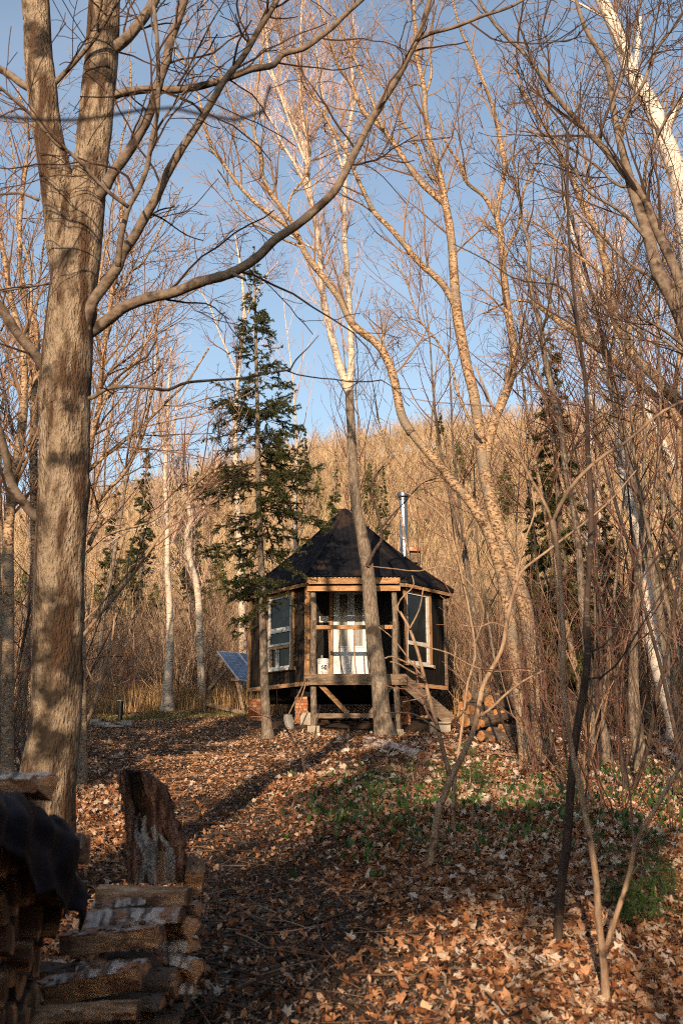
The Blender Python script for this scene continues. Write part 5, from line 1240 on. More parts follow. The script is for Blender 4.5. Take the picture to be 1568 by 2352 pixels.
for a, b in ((.52, .602), (1.48, 1.56)):
    mb = MB(); FF.box(mb, a, b, dz0 - .02, 4.43, -.03, .04); mb.build('door_jamb', K['pine_up'], cab)
mb = MB(); FF.box(mb, .52, 1.56, 4.435, 4.52, -.03, .04); mb.build('door_lintel', K['pine'], cab)
mb = MB(); FF.box(mb, .56, 1.52, 2.205, 2.245, -.06, .05); mb.build('door_sill', K['pine'], cab)

# roof
AP = np.array((.08, 25.25, 6.86))
ev = []
names = ['L', 'F1', 'F2', 'R', 'B2', 'B1']
ctr = np.array((.08, 25.25))
for k in names:
    c = np.array(C_[k]); d = c - ctr; c2 = ctr + d * (1 + .25 / np.linalg.norm(d)); ev.append(np.array((c2[0], c2[1], 4.56)))
def roof_pt(k, t):                                  # slightly flared slope: t 0 at the eave, 1 at the top
    e = ev[k % 6]
    p = e * (1 - t) + AP * t
    p = p.copy(); p[2] -= .10 * math.sin(math.pi * t)
    return p
mb = MB(); n = 14
Tm = .955
V = []
for i in range(n + 1):
    for k in range(6): V.append(roof_pt(k, Tm * i / n))
q = [(i * 6 + k, i * 6 + (k + 1) % 6, (i + 1) * 6 + (k + 1) % 6, (i + 1) * 6 + k) for i in range(n) for k in range(6)]
mb.add(V, quads=q)
V2 = [v - np.array((0, 0, .05)) for v in V[:6]]
mb.add(V[:6] + V2, quads=[(k, 6 + k, 6 + (k + 1) % 6, (k + 1) % 6) for k in range(6)], ngons=[[11, 10, 9, 8, 7, 6]])
mb.build('roof', K['roof'], cab)
mb = MB()                                           # standing ribs running up every slope
for k in range(6):
    a, b = ev[k], ev[(k + 1) % 6]
    W = np.linalg.norm(b - a); nr = int(W / .12)
    for j in range(1, nr):
        s_ = j / nr
        base = a * (1 - s_) + b * s_
        up = AP - (a + b) / 2; up = up / np.linalg.norm(up)
        # climb parallel to the slope line until the hip
        tmax = (1 - abs(2 * s_ - 1)) * Tm
        L = np.linalg.norm(AP - (a + b) / 2) * tmax
        m = max(3, int(L / .25)); pp = []
        for i in range(m + 1):
            t = tmax * i / m
            p = base + (AP - (a + b) / 2) * t
            p[2] -= .10 * math.sin(math.pi * t) - .004; pp.append(p)
        mb.tubes(np.array(pp), np.full(m + 1, .011), 4)
mb.build('roof_rib', K['roof'], cab)
mb = MB()
for k in range(6):
    pp = np.array([roof_pt(k, Tm * i / 10) + np.array((0, 0, .01)) for i in range(11)])
    mb.tubes(pp, np.full(11, .03), 6)
mb.build('roof_hip', K['roof'], cab)
t = roof_pt(0, Tm)[2]
mb = MB(); mb.lathe([(.17, -.10), (.15, .02), (.12, .08), (.07, .12), (.02, .13)], (AP[0], AP[1], t - .02), 14, axis=[(1, 0, -.18), (0, 1, 0), (.18, 0, 1)]); mb.build('roof_cap', K['roof'], cab, smooth=True)
for k in range(6):
    a, b = ev[k], ev[(k + 1) % 6]
    mid = ((a + b) / 2)[:2] - ctr; nn = np.array((mid[0], mid[1], 0)); nn /= np.linalg.norm(nn)
    off = -nn * .05
    mb = MB(); mb.beam(a * .985 + b * .015 + off - [0, 0, .10], b * .985 + a * .015 + off - [0, 0, .10], .03, .09); mb.build('eave_board', K['pine'] if k in (0, 2) else K['grey_wood'], cab)

# stove pipe standing beyond the roof edge
mb = MB(); px0 = P(928.5, 1265, 26.3); px1 = P(925, 1148, 26.3)
tilt = (px1[0] - px0[0]) / (px1[2] - px0[2])
axs = [(1, 0, -tilt), (0, 1, 0), (tilt, 0, 1)]
bz = px0[2] - .7
bx = px0[0] - tilt * .7
hgt = px1[2] - bz
pipe = MB().lathe([(.115, 0), (.115, .72), (.121, .725), (.121, .745), (.115, .75), (.115, hgt)], (bx, 26.3, bz), 28, axis=axs).build('stove_pipe', K['steel'], cab, smooth=False)
ct = (px1[0], 26.3, px1[2])
MB().lathe([(.115, -.02), (.14, .0), (.14, .03), (.10, .035), (.10, .06), (.17, .065), (.175, .09), (.175, .17), (.16, .185), (.02, .2)], ct, 28, axis=axs).build('pipe_cap', K['steel_dk'], pipe)
MB().lathe([(.125, .70), (.125, .76)], (bx, 26.3, bz + .0), 28, axis=axs).build('pipe_band', K['steel_dk'], pipe)
for dx in (-.09, .09): MB().box((bx + dx, 26.3, bz - 1.1), (.05, .05, 2.6)).build('pipe_leg', K['grey_wood'], cab)
mb = MB(); c = P(948, 1264, 26.6); mb.box(c, (.42, .3, .10), rz=.2); mb.build('pipe_shelf', K['rust'], cab)
mb = MB(); c = P(950, 1283, 26.6); mb.box(c, (.26, .26, .26), rz=.2); mb.build('pipe_support', K['grey_wood'], cab)

# porch
dy0, dy1, dzt = 21.8, 23.44, 2.20
mb = MB(); yy = dy0
while yy < dy1 - .05:
    mb.box((.305, yy + .067, dzt - .018 + rng.uniform(-.002, .002)), (2.16, .130, .036)); yy += .138
mb.build('deck', K['grey_wood'], cab)
mb = MB(); mb.box((.305, dy0 - .012, 2.135), (2.22, .036, .085)); mb.build('deck_fascia', K['grey_wood'], cab)
mb = MB(); mb.box((.34, dy0 + .0, 2.025), (2.14, .045, .125)); mb.build('deck_beam', K['grey_wood'], cab)
mb = MB()
for x in (-.7, .3, 1.3): mb.box((x, (dy0 + dy1) / 2, 2.08), (.045, 1.5, .16))
mb.build('deck_joist', K['grey_wood'], cab)
for px_, top in ((719.5, 4.01), (907, 4.01)):
    x = (px_ - 784) / F * 21.95 * 1.0
    g0 = float(gz(x, 21.95))
    q = np.array([(x + .03 * (1 if px_ < 800 else 1), 21.95, g0 - .05), (x + .02, 21.95, 1.5), (x - .005, 21.96, 2.6), (x + .01, 21.95, 3.4), (x - .01, 21.95, top)])
    s = smooth(np.concatenate([q, np.array([.08, .07, .068, .066, .06])[:, None]], 1), 40)
    MB().tubes(s[:, :3], s[:, 3], 14, rough=.06, caps=True).build('porch_post', K['bark_mid'], cab, smooth=True)
    MB().prism([(x - .11, 21.83), (x + .15, 21.85), (x + .13, 22.08), (x - .09, 22.06)], g0 - .1, g0 + .13).build('post_footing', K['concrete'], cab)
xa, xb = (706 - 784) / F * 21.8, (918 - 784) / F * 21.8
mb = MB(); mb.beam((xa + .02, 21.79, 4.255), (xb - .02, 21.79, 4.265), .04, .15); mb.build('porch_beam', K['pine'], cab)
mb = MB(); mb.beam((xa - .02, 21.86, 4.085), (xb + .03, 21.86, 4.095), .09, .115); mb.build('porch_beam', K['pine'], cab)
for x in (xa, (xa + xb) / 2 - .35, xb): MB().beam((x, 21.80, 4.27), (x, 23.4, 4.50), .045, .12).build('porch_rafter', K['pine'], cab)
mb = MB(); nx_ = 110; V = []
for i in range(nx_ + 1):
    x = xa - .05 + (xb - xa + .1) * i / nx_
    w = .013 * math.sin(i / nx_ * 2 * math.pi * 24)
    V += [(x, 21.70, 4.348 + w), (x, 23.42, 4.60 + w), (x, 21.70, 4.344 + w), (x, 23.42, 4.596 + w)]
for i in range(nx_):
    a = i * 4
    mb.FQ.append((np.array([(a, a + 4, a + 5, a + 1), (a + 2, a + 3, a + 7, a + 6), (a, a + 2, a + 6, a + 4)]), 0))
mb.V.append(np.array(V)); mb.n = len(V)
mb.build('corrugated_sheet', K['roof'], cab)
mb = MB(); mb.beam((-.56, 21.93, 3.235), (1.13, 21.93, 3.24), .05, .09); mb.build('railing', K['pine'], cab)
for x, bend in ((-.285, .02), (-.02, -.025), (.27, .012), (.555, .01)):
    q = smooth(np.array([(x, 21.95, 3.20), (x + bend, 21.94, 2.8), (x + bend * .5 + .02, 21.95, 2.45), (x + .06 * np.sign(-bend + .02), 21.94, 2.20)]), 14)
    MB().tubes(q, np.full(14, .0145), 7, rough=.1, caps=True).build('baluster', K['bark_tan'], cab)
MB().beam((-.50, 21.93, 2.02), (.14, 21.93, 1.36), .04, .10).build('brace', K['pine'], cab)
MB().beam((1.12, 21.93, 2.0), (.62, 21.93, 1.36), .04, .10).build('brace', K['grey_wood'], cab)
MB().beam((-.55, 21.90, 1.31), (1.15, 21.90, 1.32), .04, .105).build('cross_beam', K['grey_wood'], cab)
# stairs falling away from the deck
st = []
for y in (21.88, 22.75):
    st.append(MB().beam((1.30, y, 2.11), (2.36, y, 1.20), .04, .27).build('stair_stringer', K['grey_wood'], cab))
for k in range(4):
    t = (k + .6) / 4.4
    MB().box((1.36 + 1.0 * t, 22.32, 2.17 - .9 * t), (.24, .86, .035)).build('stair_tread', K['grey_wood'], cab)
# sleeve stapled by the door
mb = MB(); FF.box(mb, .285, .52 - .01, 3.585, 3.73, .014, .024)
tag(mb.build('plastic_sleeve', K['foil']), 'clear plastic document sleeve stapled to the black wall beside the door', 'document sleeve')

# piers of loose brick under the cabin
def pier(cx, cy, w, dpt, z1, label, ax=0, mat_=None, courses_from=None):
    zb = float(gz(cx, cy)) - .04
    mb = MB(); z = zb; r = 0
    while z < z1 - .03:
        h = .066
        along = w if r % 2 == 0 else dpt
        if r % 2 == 0:
            nb = max(2, round(w / .2)); rows = max(1, round(dpt / .1))
            for j in range(rows):
                off = rng.uniform(-.02, .02)
                for i in range(nb): mb.box((cx - w / 2 + (i + .5) * w / nb + off, cy - dpt / 2 + (j + .5) * dpt / rows, z + h / 2), (w / nb - .008, dpt / rows - .006, h - .005), rz=rng.normal(0, .025))
        else:
            nb = max(2, round(w / .105))
            rows = max(1, round(dpt / .2)); off = rng.uniform(-.015, .015)
            for i in range(nb):
                for j in range(rows): mb.box((cx - w / 2 + (i + .5) * w / nb + off, cy - dpt / 2 + (j + .5) * dpt / rows, z + h / 2), (w / nb - .008, dpt / rows - .006, h - .005), rz=rng.normal(0, .03))
        z += h; r += 1
    return tag(mb.build('brick_pier', mat_ or K['brick'], base=(cx, cy, zb)), label, 'brick pier')
pier(-2.08, 24.95, .44, .42, 1.86, 'loose stack of orange bricks under the cabin corner beside the slim spruce')
pier(-.93, 23.75, .30, .40, 1.86, 'shaded brick stack under the cabin beside the shovel', mat_=K['brick'])
pier(1.45, 23.85, .32, .40, 1.86, 'brick stack under the cabin behind the porch stairs')
pier(.2, 26.6, .42, .42, 1.86, 'brick stack in the dark under the back of the cabin')
tag(MB().prism([(-.93, 22.9), (-.66, 22.86), (-.68, 23.05), (-.88, 23.08)], float(gz(-.8, 22.9)) - .05, float(gz(-.8, 22.9)) + .27).build('concrete_block', K['concrete'], base=(-.8, 22.95, 1.1)), 'tilted concrete block standing at the foot of the shaded brick stack', 'concrete block')
b = P(1017, 1650, 22.0); g0 = float(gz(b[0], 22.0))
tag(MB().prism([(b[0] - .3, 21.85), (b[0] + .14, 21.82), (b[0] + .12, 22.75), (b[0] - .26, 22.7)], g0 - .1, g0 + .24).build('stair_block', K['concrete'], base=(b[0], 22.2, g0)), 'grey concrete block carrying the foot of the porch stairs', 'concrete block')

# pail with its printing, and the bottle on it
bc = np.array((-.405, 22.16, 2.20))
pail = thing('pail', 'white plastic pail with a big black number and red swoosh on the porch deck', 'pail', bc)
MB().lathe([(.116, 0), (.12, .01), (.128, .255), (.136, .257), (.136, .275), (.130, .278), (.131, .295), (.138, .297), (.138, .312), (.131, .316), (.132, .335), (.139, .337), (.139, .36), (.125, .366)], bc, 36).build('bucket_body', K['pail'], pail)
def wrap_text(txt, size, cx, cz, m, name, parent, bold=0.0, lift=.0012, shear=0.0):
    cu = bpy.data.curves.new(name, 'FONT'); cu.body = txt; cu.size = size; cu.align_x = 'CENTER'; cu.align_y = 'CENTER'; cu.offset = bold; cu.extrude = .0008; cu.resolution_u = 3; cu.shear = shear
    ob = bpy.data.objects.new(name, cu); COL.objects.link(ob)
    me = bpy.data.meshes.new_from_object(ob); bpy.data.objects.remove(ob)
    n = len(me.vertices); co = np.empty(n * 3); me.vertices.foreach_get('co', co); co = co.reshape(-1, 3)
    u = co[:, 0] + cx; v = co[:, 1] + cz
    rad = .1205 + .0078 * (v / .255) + lift + np.clip(co[:, 2], 0, 1)
    th = u / .125
    V = np.stack([rad * np.sin(th), -rad * np.cos(th), v], 1)
    me.vertices.foreach_set('co', V.ravel()); me.materials.clear(); me.materials.append(m); me.update()
    o = bpy.data.objects.new(name, me); COL.objects.link(o); o.parent = parent
    return o
wrap_text('60', .132, .022, .165, K['ink'], 'number_print', pail, bold=.0055)
wrap_text('Home', .022, .062, .067, K['ink'], 'shop_print', pail, bold=.0008)
wrap_text('Hdw.', .022, .066, .045, K['ink'], 'shop_print', pail, bold=.0008)
def wrap_poly(pts_uv, m, name, parent, lift=.0022):
    mb = MB(); V = []
    for u, v in pts_uv:
        rad = .1205 + .0078 * (v / .255) + lift; th = u / .125
        V.append((rad * math.sin(th) + bc[0], -rad * math.cos(th) + bc[1], v + bc[2]))
    n = len(V) // 2
    mb.add(V, quads=[(2 * i, 2 * i + 2, 2 * i + 3, 2 * i + 1) for i in range(n - 1)])
    return mb.build(name, m, parent)
sw = []
for i in range(17):
    t = i / 16; u = -.062 + t * .165; v = .068 + .058 * math.sin(min(1, t * 1.0) * math.pi * .62) ** .9; w = .004 + .007 * math.sin(math.pi * t)
    sw += [(u, v), (u, v - w)]
wrap_poly(sw, K['red'], 'swoosh_print', pail)
wrap_poly([(.098, .128), (.088, .117), (.110, .140), (.086, .088)], K['red'], 'swoosh_tip', pail, .0026)
def frame_uv(u0, u1, v0, v1, w):
    o = [(u0, v0), (u1, v0), (u1, v1), (u0, v1), (u0, v0)]; i_ = [(u0 + w, v0 + w), (u1 - w, v0 + w), (u1 - w, v1 - w), (u0 + w, v1 - w), (u0 + w, v0 + w)]
    r = []
    for a, b in zip(o, i_): r += [a, b]
    return r
wrap_poly(frame_uv(-.030, .018, .032, .078, .008), K['red'], 'emblem_print', pail)
wrap_poly([(-.020, .048), (-.020, .042), (-.006, .066), (-.006, .042), (.008, .048), (.008, .042)], K['red'], 'emblem_print', pail)
MB().tubes(np.array([bc + (.139, -.01, .31), bc + (.152, -.01, .30), bc + (.155, -.01, .27), bc + (.142, -.01, .25)]), np.full(4, .007), 6, caps=True).build('bail_ear', K['pail'], pail)
bt = thing('bottle', 'small clear bottle with a blue cap standing on the white pail', 'bottle', bc + (-.025, 0, .366))
q = bc + (-.025, 0, .367)
MB().lathe([(.026, 0), (.028, .006), (.028, .055), (.024, .062)], q, 18).build('bottle_body', K['clear'], bt)
MB().lathe([(.027, .063), (.027, .082), (.024, .084)], q, 18).build('cap', K['blue'], bt)

# shovel and pole against the deck
sh = thing('shovel', 'worn steel shovel leaning against the corner of the porch deck', 'shovel', P(664, 1679, 22.3))
a, b = P(662.5, 1642, 22.25), P(701, 1562, 22.0)
MB().tubes(np.array([a, a * .5 + b * .5, b]), np.array([.019, .017, .017]), 10, caps=True).build('handle', K['grey_wood'], sh)
gp_ = MB().tubes(np.array([b + (-.02, 0, -.01), b + (.03, 0, .07)]), np.array([.02, .024]), 10, caps=True).build('grip', K['grey_wood'], sh)
top, bot = P(661, 1641, 22.25), P(666, 1678, 22.2)
mb = MB(); V = []
for i in range(6):
    t = i / 5; c = top * (1 - t) + bot * t; hw = .10 * (1, 1.0, 1.0, .98, .9, .72)[i] if i else .085
    for j in range(5):
        s_ = j / 2 - 1
        V.append(c + np.array((s_ * hw, .035 * s_ * s_ - .02, 0)))
for i in range(5):
    for j in range(4): mb.FQ.append((np.array([(i * 5 + j, i * 5 + j + 1, (i + 1) * 5 + j + 1, (i + 1) * 5 + j)]), 0))
V = np.array(V); nV = len(V); V = np.concatenate([V, V + (0, .004, 0)]); mb.FQ += [(f[:, ::-1] + nV, 0) for f, _ in list(mb.FQ)]
mb.V.append(V); mb.n = len(V)
mb.build('blade', K['shovel'], sh)
po = MB().tubes(smooth(np.array([P(672, 1669, 22.35), P(690, 1610, 22.1), P(706, 1558, 21.95)]), 12), np.full(12, .014), 8, rough=.08, caps=True)
tag(po.build('wooden_pole', K['bark_tan'], base=P(672, 1669, 22.35)), 'thin wooden pole leaning beside the shovel at the porch', 'pole')

# ------------------------------------------------------------------ solar panels
s0 = P(499.4, 1497, 28.2)
U = np.array((.53, .41, 0)); U /= np.linalg.norm(U); Vv = np.array((.72, -.93, -.88)); Vv = Vv - U * (U @ Vv); Vv /= np.linalg.norm(Vv)
Nn = np.cross(Vv, U); Nn /= np.linalg.norm(Nn)
if Nn[2] < 0: Nn = -Nn
arr_lab = ['solar_panel nearest the clearing', 'middle', 'hid']
for k in range(2):
    o0 = s0 + U * (k * .72)
    lab = ['blue solar panel at the outer end of the timber rack', 'blue solar panel tucked against the cabin wall on the rack'][k]
    t = thing('solar_panel', lab, 'solar panel', o0, 'solar panels on the timber rack')
    axs = [U, Vv, Nn]
    mb = MB(); c = o0 + U * .335 + Vv * .74
    mb.box(c, (.66, 1.47, .02), ax=axs); cell = mb.build('cell_sheet', K['panel'], t)
    mb = MB()
    for i in range(5): mb.box(o0 + U * (.335 + (i - 2) * .158) + Vv * .74 + Nn * .0112, (.006, 1.46, .0015), ax=axs)
    for j in range(10): mb.box(o0 + U * .335 + Vv * (.74 + (j - 4.5) * .158) + Nn * .0122, (.65, .006, .0015), ax=axs)
    for i in range(4):
        for q_ in (-.026, .026): mb.box(o0 + U * (.335 + (i - 1.5) * .158 + q_) + Vv * .74 + Nn * .0112, (.0025, 1.46, .001), ax=axs)
    mb.build('grid_line', K['alu'], cell)
    mb = MB()
    for i in (0, 1): mb.box(o0 + U * (-.008 + i * .686) + Vv * .74, (.024, 1.52, .04), ax=axs)
    for j in (0, 1): mb.box(o0 + U * .335 + Vv * (-.008 + j * 1.496), (.66, .024, .04), ax=axs)
    mb.build('panel_frame', K['alu'], t)
rk = thing('timber_rack', 'rough timber rack propping up the solar panels beside the cabin', 'rack', (s0[0], s0[1], float(gz(s0[0], s0[1]))))
def post_to_ground(p, dx, dy): 
    q = np.array((p[0] + dx, p[1] + dy, 0)); q[2] = float(gz(q[0], q[1])) - .05; return q
e0 = s0 - Nn * .06 + U * .05 + Vv * .12; e1 = s0 - Nn * .06 + U * .05 + Vv * 1.35; e2 = e0 + U * 1.3; e3 = e1 + U * 1.3
MB().beam(e0 - U * .25, e2, .05, .09).build('rail', K['grey_wood'], rk); MB().beam(e1 - U * .2, e3, .05, .09).build('rail', K['grey_wood'], rk)
MB().beam(e0 + U * .1 - Nn * .08, post_to_ground(e0, -.32, -.1), .05, .09).build('leg', K['grey_wood'], rk)
MB().beam(e0 * .55 + e1 * .45 - Nn * .08, post_to_ground(e0, -.30, -.1) + (0.02, -.05, .62), .05, .08).build('strut', K['grey_wood'], rk)
MB().beam(e1 - Nn * .06, post_to_ground(e1, .22, .0), .05, .08).build('leg', K['grey_wood'], rk)
MB().beam(e2 - Nn * .08, post_to_ground(e2, -.1, .0), .05, .08).build('leg', K['grey_wood'], rk)
MB().beam(post_to_ground(e0, -.36, -.12) + (0, -.07, .25), post_to_ground(e1, .25, -.05) + (0, -.07, .10), .05, .10).build('sill', K['grey_wood'], rk)

# black vent pipe with a stone on top, field stones round it
def ray_ground(px, py):
    lo_, hi_ = 1.5, 60.0
    for _ in range(60):
        m = (lo_ + hi_) / 2; p = P(px, py, m)
        if p[2] > float(gz(p[0], p[1])): lo_ = m
        else: hi_ = m
    return P(px, py, lo_)
gpp = ray_ground(276, 1656)
t = thing('vent_pipe', 'upright black plastic pipe capped with a flat stone in the clearing', 'pipe', gpp)
hp = M(44, 1635, gpp[1])
MB().lathe([(.062, -.05), (.062, hp)], gpp, 24).build('pipe', K['blackpipe'], t)
def rock(mb, c, r, sq=(1, .8, .55), seed=0):
    g = np.random.default_rng(seed)
    n1, n2 = 9, 14; V = []; ph = g.uniform(0, 6, 6)
    for i in range(n1):
        a = math.pi * i / (n1 - 1)
        for j in range(n2):
            b = 2 * math.pi * j / n2
            rr = r * (1 + .16 * math.sin(2 * b + ph[0] + a) + .12 * math.sin(3 * a + ph[1]) + .08 * math.sin(5 * b + ph[2]) + g.normal(0, .02))
            V.append((rr * math.sin(a) * math.cos(b) * sq[0], rr * math.sin(a) * math.sin(b) * sq[1], rr * math.cos(a) * sq[2]))
    V = np.array(V); V[:, 2] = np.clip(V[:, 2], -r * sq[2] * .8, r * sq[2] * .75); V += np.array(c)
    return mb.add(V, quads=[(i * n2 + j, i * n2 + (j + 1) % n2, (i + 1) * n2 + (j + 1) % n2, (i + 1) * n2 + j) for i in range(n1 - 1) for j in range(n2)])
tag(rock(MB(), gpp + (0, 0, hp + .022), .09, (1, .8, .3), 3).build('flat_stone', K['stone'], base=gpp + (0, 0, hp)), 'small flat pale stone lying on top of the black pipe', 'stone')
for i, (px_, py_, r, sq, lab) in enumerate([(238, 1668, .17, (1.3, .9, .45), 'flat pale slab beside the base of the black pipe'), (292, 1666, .13, (1, .8, .75), 'rounded grey stone just beside the black pipe'),
                                            (258, 1672, .16, (1.3, .9, .35), 'low sunlit stone before the black pipe'), (218, 1664, .16, (1, .8, .7), 'dark stone half shaded beside the leaning pale sapling'), (274, 1663, .11, (1.2, .8, .4), 'small flat stone at the foot of the black pipe')]):
    p = ray_ground(px_, py_)
    tag(rock(MB(), p + (0, 0, r * sq[2] * .4), r, sq, 30 + i).build('stone', K['stone'], base=p, smooth=False), lab, 'stone')
p = P(44, 1640, 22); z = float(gz(p[0], p[1]))
tag(MB().lathe([(.10, -.3), (.10, .42), (.12, .43), (.12, .47), (.05, .49)], (p[0], p[1], z), 18).build('stove_pipe_section', K['rust'], base=(p[0], p[1], z)), 'rusty capped pipe standing in the brush behind the forked trunk', 'pipe')
# ------------------------------------------------------------------ cut logs and split firewood
K['endgrain'] = mat('orange_cut_end', [(.20, .085, .03), (.42, .21, .09), (.52, .31, .16)], 12, bump=.3, island=.3, rough=.8, patch=((.12, .06, .03), 9, (1, 1, 1), .54, .64))
K['endgrain_dull'] = mat('dull_cut_end', [(0.2210, 0.1040, 0.0520), (0.5200, 0.2600, 0.1300), (0.6500, 0.3900, 0.2210)], 18, (1, 1, 2), bump=.4, bscale=50, patch=((0.1300, 0.0780, 0.0455), 8, (1, 1, 1), .6, .7))
K['splitwood'] = mat('split_wood_face', [(0.1350, 0.0683, 0.0372), (0.3375, 0.1903, 0.1032), (0.5237, 0.3209, 0.1872), (0.6412, 0.4197, 0.2592)], 7, (1.2, 6, 9), bump=.6, bscale=16, bdist=.01, patch=((0.1350, 0.0683, 0.0408), 4, (1, 2, 2), .58, .68))
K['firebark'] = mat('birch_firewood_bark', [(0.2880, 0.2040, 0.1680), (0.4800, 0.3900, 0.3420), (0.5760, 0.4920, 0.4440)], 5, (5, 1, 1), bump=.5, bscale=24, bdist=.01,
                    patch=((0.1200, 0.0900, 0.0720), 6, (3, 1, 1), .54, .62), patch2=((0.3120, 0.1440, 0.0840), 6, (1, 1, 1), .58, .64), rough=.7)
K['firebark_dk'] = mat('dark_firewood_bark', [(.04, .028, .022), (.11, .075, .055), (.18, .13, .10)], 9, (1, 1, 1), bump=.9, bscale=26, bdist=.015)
K['slab'] = mat('red_brown_slab_sides', [(.03, .014, .010), (.13, .06, .04), (.27, .15, .10), (.36, .25, .19)], 5, (6, 6, .8), detail=14, bump=1.0, bscale=16, bdist=.04, lo=.32, hi=.70,
                patch=((.022, .012, .010), 3, (2.2, 2.2, .6), .54, .64))
K['tarp'] = mat('dark_blue_tarpaulin', [(.004, .005, .008), (.008, .010, .018), (.02, .027, .05)], 9, (1, .4, 1), bump=.35, bscale=18, rough=.6, spec=.14)

def sect(kind, g):
    """cross-section: list of (x, y, bark?) points round the log, unit radius"""
    if kind == 'round':
        return [(math.cos(a) * g.uniform(.95, 1.04), math.sin(a) * g.uniform(.95, 1.04), 1) for a in np.linspace(0, 2 * math.pi, 19)[:-1]]
    if kind == 'half':
        arc = [(math.cos(a), math.sin(a) * .85 - .1, 1) for a in np.linspace(.05, math.pi - .05, 12)]
        return arc + [(-.6, -.16 + g.normal(0, .03), 0), (-.2, -.12 + g.normal(0, .04), 0), (.3, -.18 + g.normal(0, .03), 0), (.7, -.12, 0)]
    if kind == 'wedge':
        arc = [(math.cos(a), math.sin(a), 1) for a in np.linspace(.25, math.pi - .45, 9)]
        return arc + [(-.55, .0, 0), (-.22, -.5, 0), (.02, -.75, 0), (.25, -.45, 0), (.65, -.1, 0)]
    arc = [(1, .55, 1), (.5, .66, 1), (0, .7, 1), (-.5, .64, 1), (-1, .5, 1)]
    return arc + [(-1.03, .1, 0), (-.97, -.45, 0), (-.4, -.52, 0), (.3, -.5, 0), (.98, -.47, 0), (1.02, 0, 0)]

def log(name, a, b, r, kind, label, roll=0, end='endgrain_dull', bark='firebark', face='splitwood', sy=1.0, seed=0, cat='log', group=None, peel=.12, taper=.94, nst=9):
    g = np.random.default_rng(seed + 500)
    a = np.array(a, float); b = np.array(b, float); u = unit(b - a)
    up = np.array((0, 0, 1.)) if abs(u[2]) < .9 else np.array((0, 1., 0))
    q = unit(np.cross(up, u)); p = np.cross(u, q)
    S = sect(kind, g); k = len(S)
    c, s = math.cos(roll), math.sin(roll)
    ring = []
    ph = g.uniform(0, 6, 4)
    for i in range(nst):
        t = i / (nst - 1); rr = r * (1 + (taper - 1) * t)
        ctr = a * (1 - t) + b * t + q * (.02 * math.sin(2.2 * t + ph[0]) * r * 3) * .3
        row = []
        for j, (x, y, bk) in enumerate(S):
            f = 1 + .07 * math.sin(j * 1.3 + t * 4 + ph[1]) + .05 * math.sin(j * 2.9 - t * 7 + ph[2]) + g.normal(0, .028 if cat == 'firewood' else .018)
            X, Y = x * f, y * f * sy
            X, Y = X * c - Y * s, X * s + Y * c
            row.append(ctr + (q * X + p * Y) * rr)
        ring.append(row)
    V = np.array(ring).reshape(-1, 3)
    wood = MB()
    wq = [(i * k + j, i * k + (j + 1) % k, (i + 1) * k + (j + 1) % k, (i + 1) * k + j) for i in range(nst - 1) for j in range(k)]
    wood.add(V, quads=wq)
    for e_, order in ((0, -1), (nst - 1, 1)):
        idx = [e_ * k + j for j in range(k)][::order]
        ctr = V[idx].mean(0)
        vv = np.concatenate([V[idx], [ctr + u * (.004 if order == 1 else -.004)]])
        wood.add(vv, tris=[(j, (j + 1) % k, k) for j in range(k)], mat=1)
    base = (a + b) / 2
    o = tag(wood.build(name, [K[face], K[end]], base=base), label, cat, group)
    bk = MB(); off = .006 if r < .2 else .01
    cen = V.reshape(nst, k, 3).mean(1, keepdims=True)
    W = V.reshape(nst, k, 3) + unit(V.reshape(nst, k, 3) - cen) * (off + g.uniform(0, off * .7, (nst, k, 1)))
    W = W.reshape(-1, 3); qs = []
    for i in range(nst - 1):
        for j in range(k):
            if S[j][2] and S[(j + 1) % k][2] and g.uniform() > peel: qs.append((i * k + j, i * k + (j + 1) % k, (i + 1) * k + (j + 1) % k, (i + 1) * k + j))
    if qs:
        used_ = sorted({v for q_ in qs for v in q_}); mp = {v: n for n, v in enumerate(used_)}
        Wv = W[used_] - np.array(base); In = V[used_] - np.array(base)
        m2 = MB(); m2.add(Wv + base, quads=[[mp[v] for v in q_] for q_ in qs])
        bo = m2.build('bark', K[bark], o, base=base)
        sm = bo.modifiers.new('thick', 'SOLIDIFY'); sm.thickness = .004; sm.offset = -1
    if bark == 'firebark' and cat == 'firewood' and False:
        n_ = int(90 * np.linalg.norm(b - a) / .4)
        t = g.uniform(.02, .98, n_)[:, None]; jj = g.choice([j for j in range(k) if S[j][2]], n_)
        ii = (t[:, 0] * (nst - 1)).astype(int); pos = V.reshape(nst, k, 3)[ii, jj]; out = unit(pos - cen[ii, 0])
        w = g.uniform(.004, .016, n_)[:, None]; tan_ = unit(np.cross(out, u[None]))
        T = np.stack([pos + out * .006 - u * w, pos + out * .006 + u * w * .7, pos + out * g.uniform(.01, .026, (n_, 1)) + tan_ * w * g.normal(0, 1.4, (n_, 1))], 1)
        m3 = MB(); add_tris(m3, T); m3.build('bark_fringe', K['curl'], o, base=base)
    return o

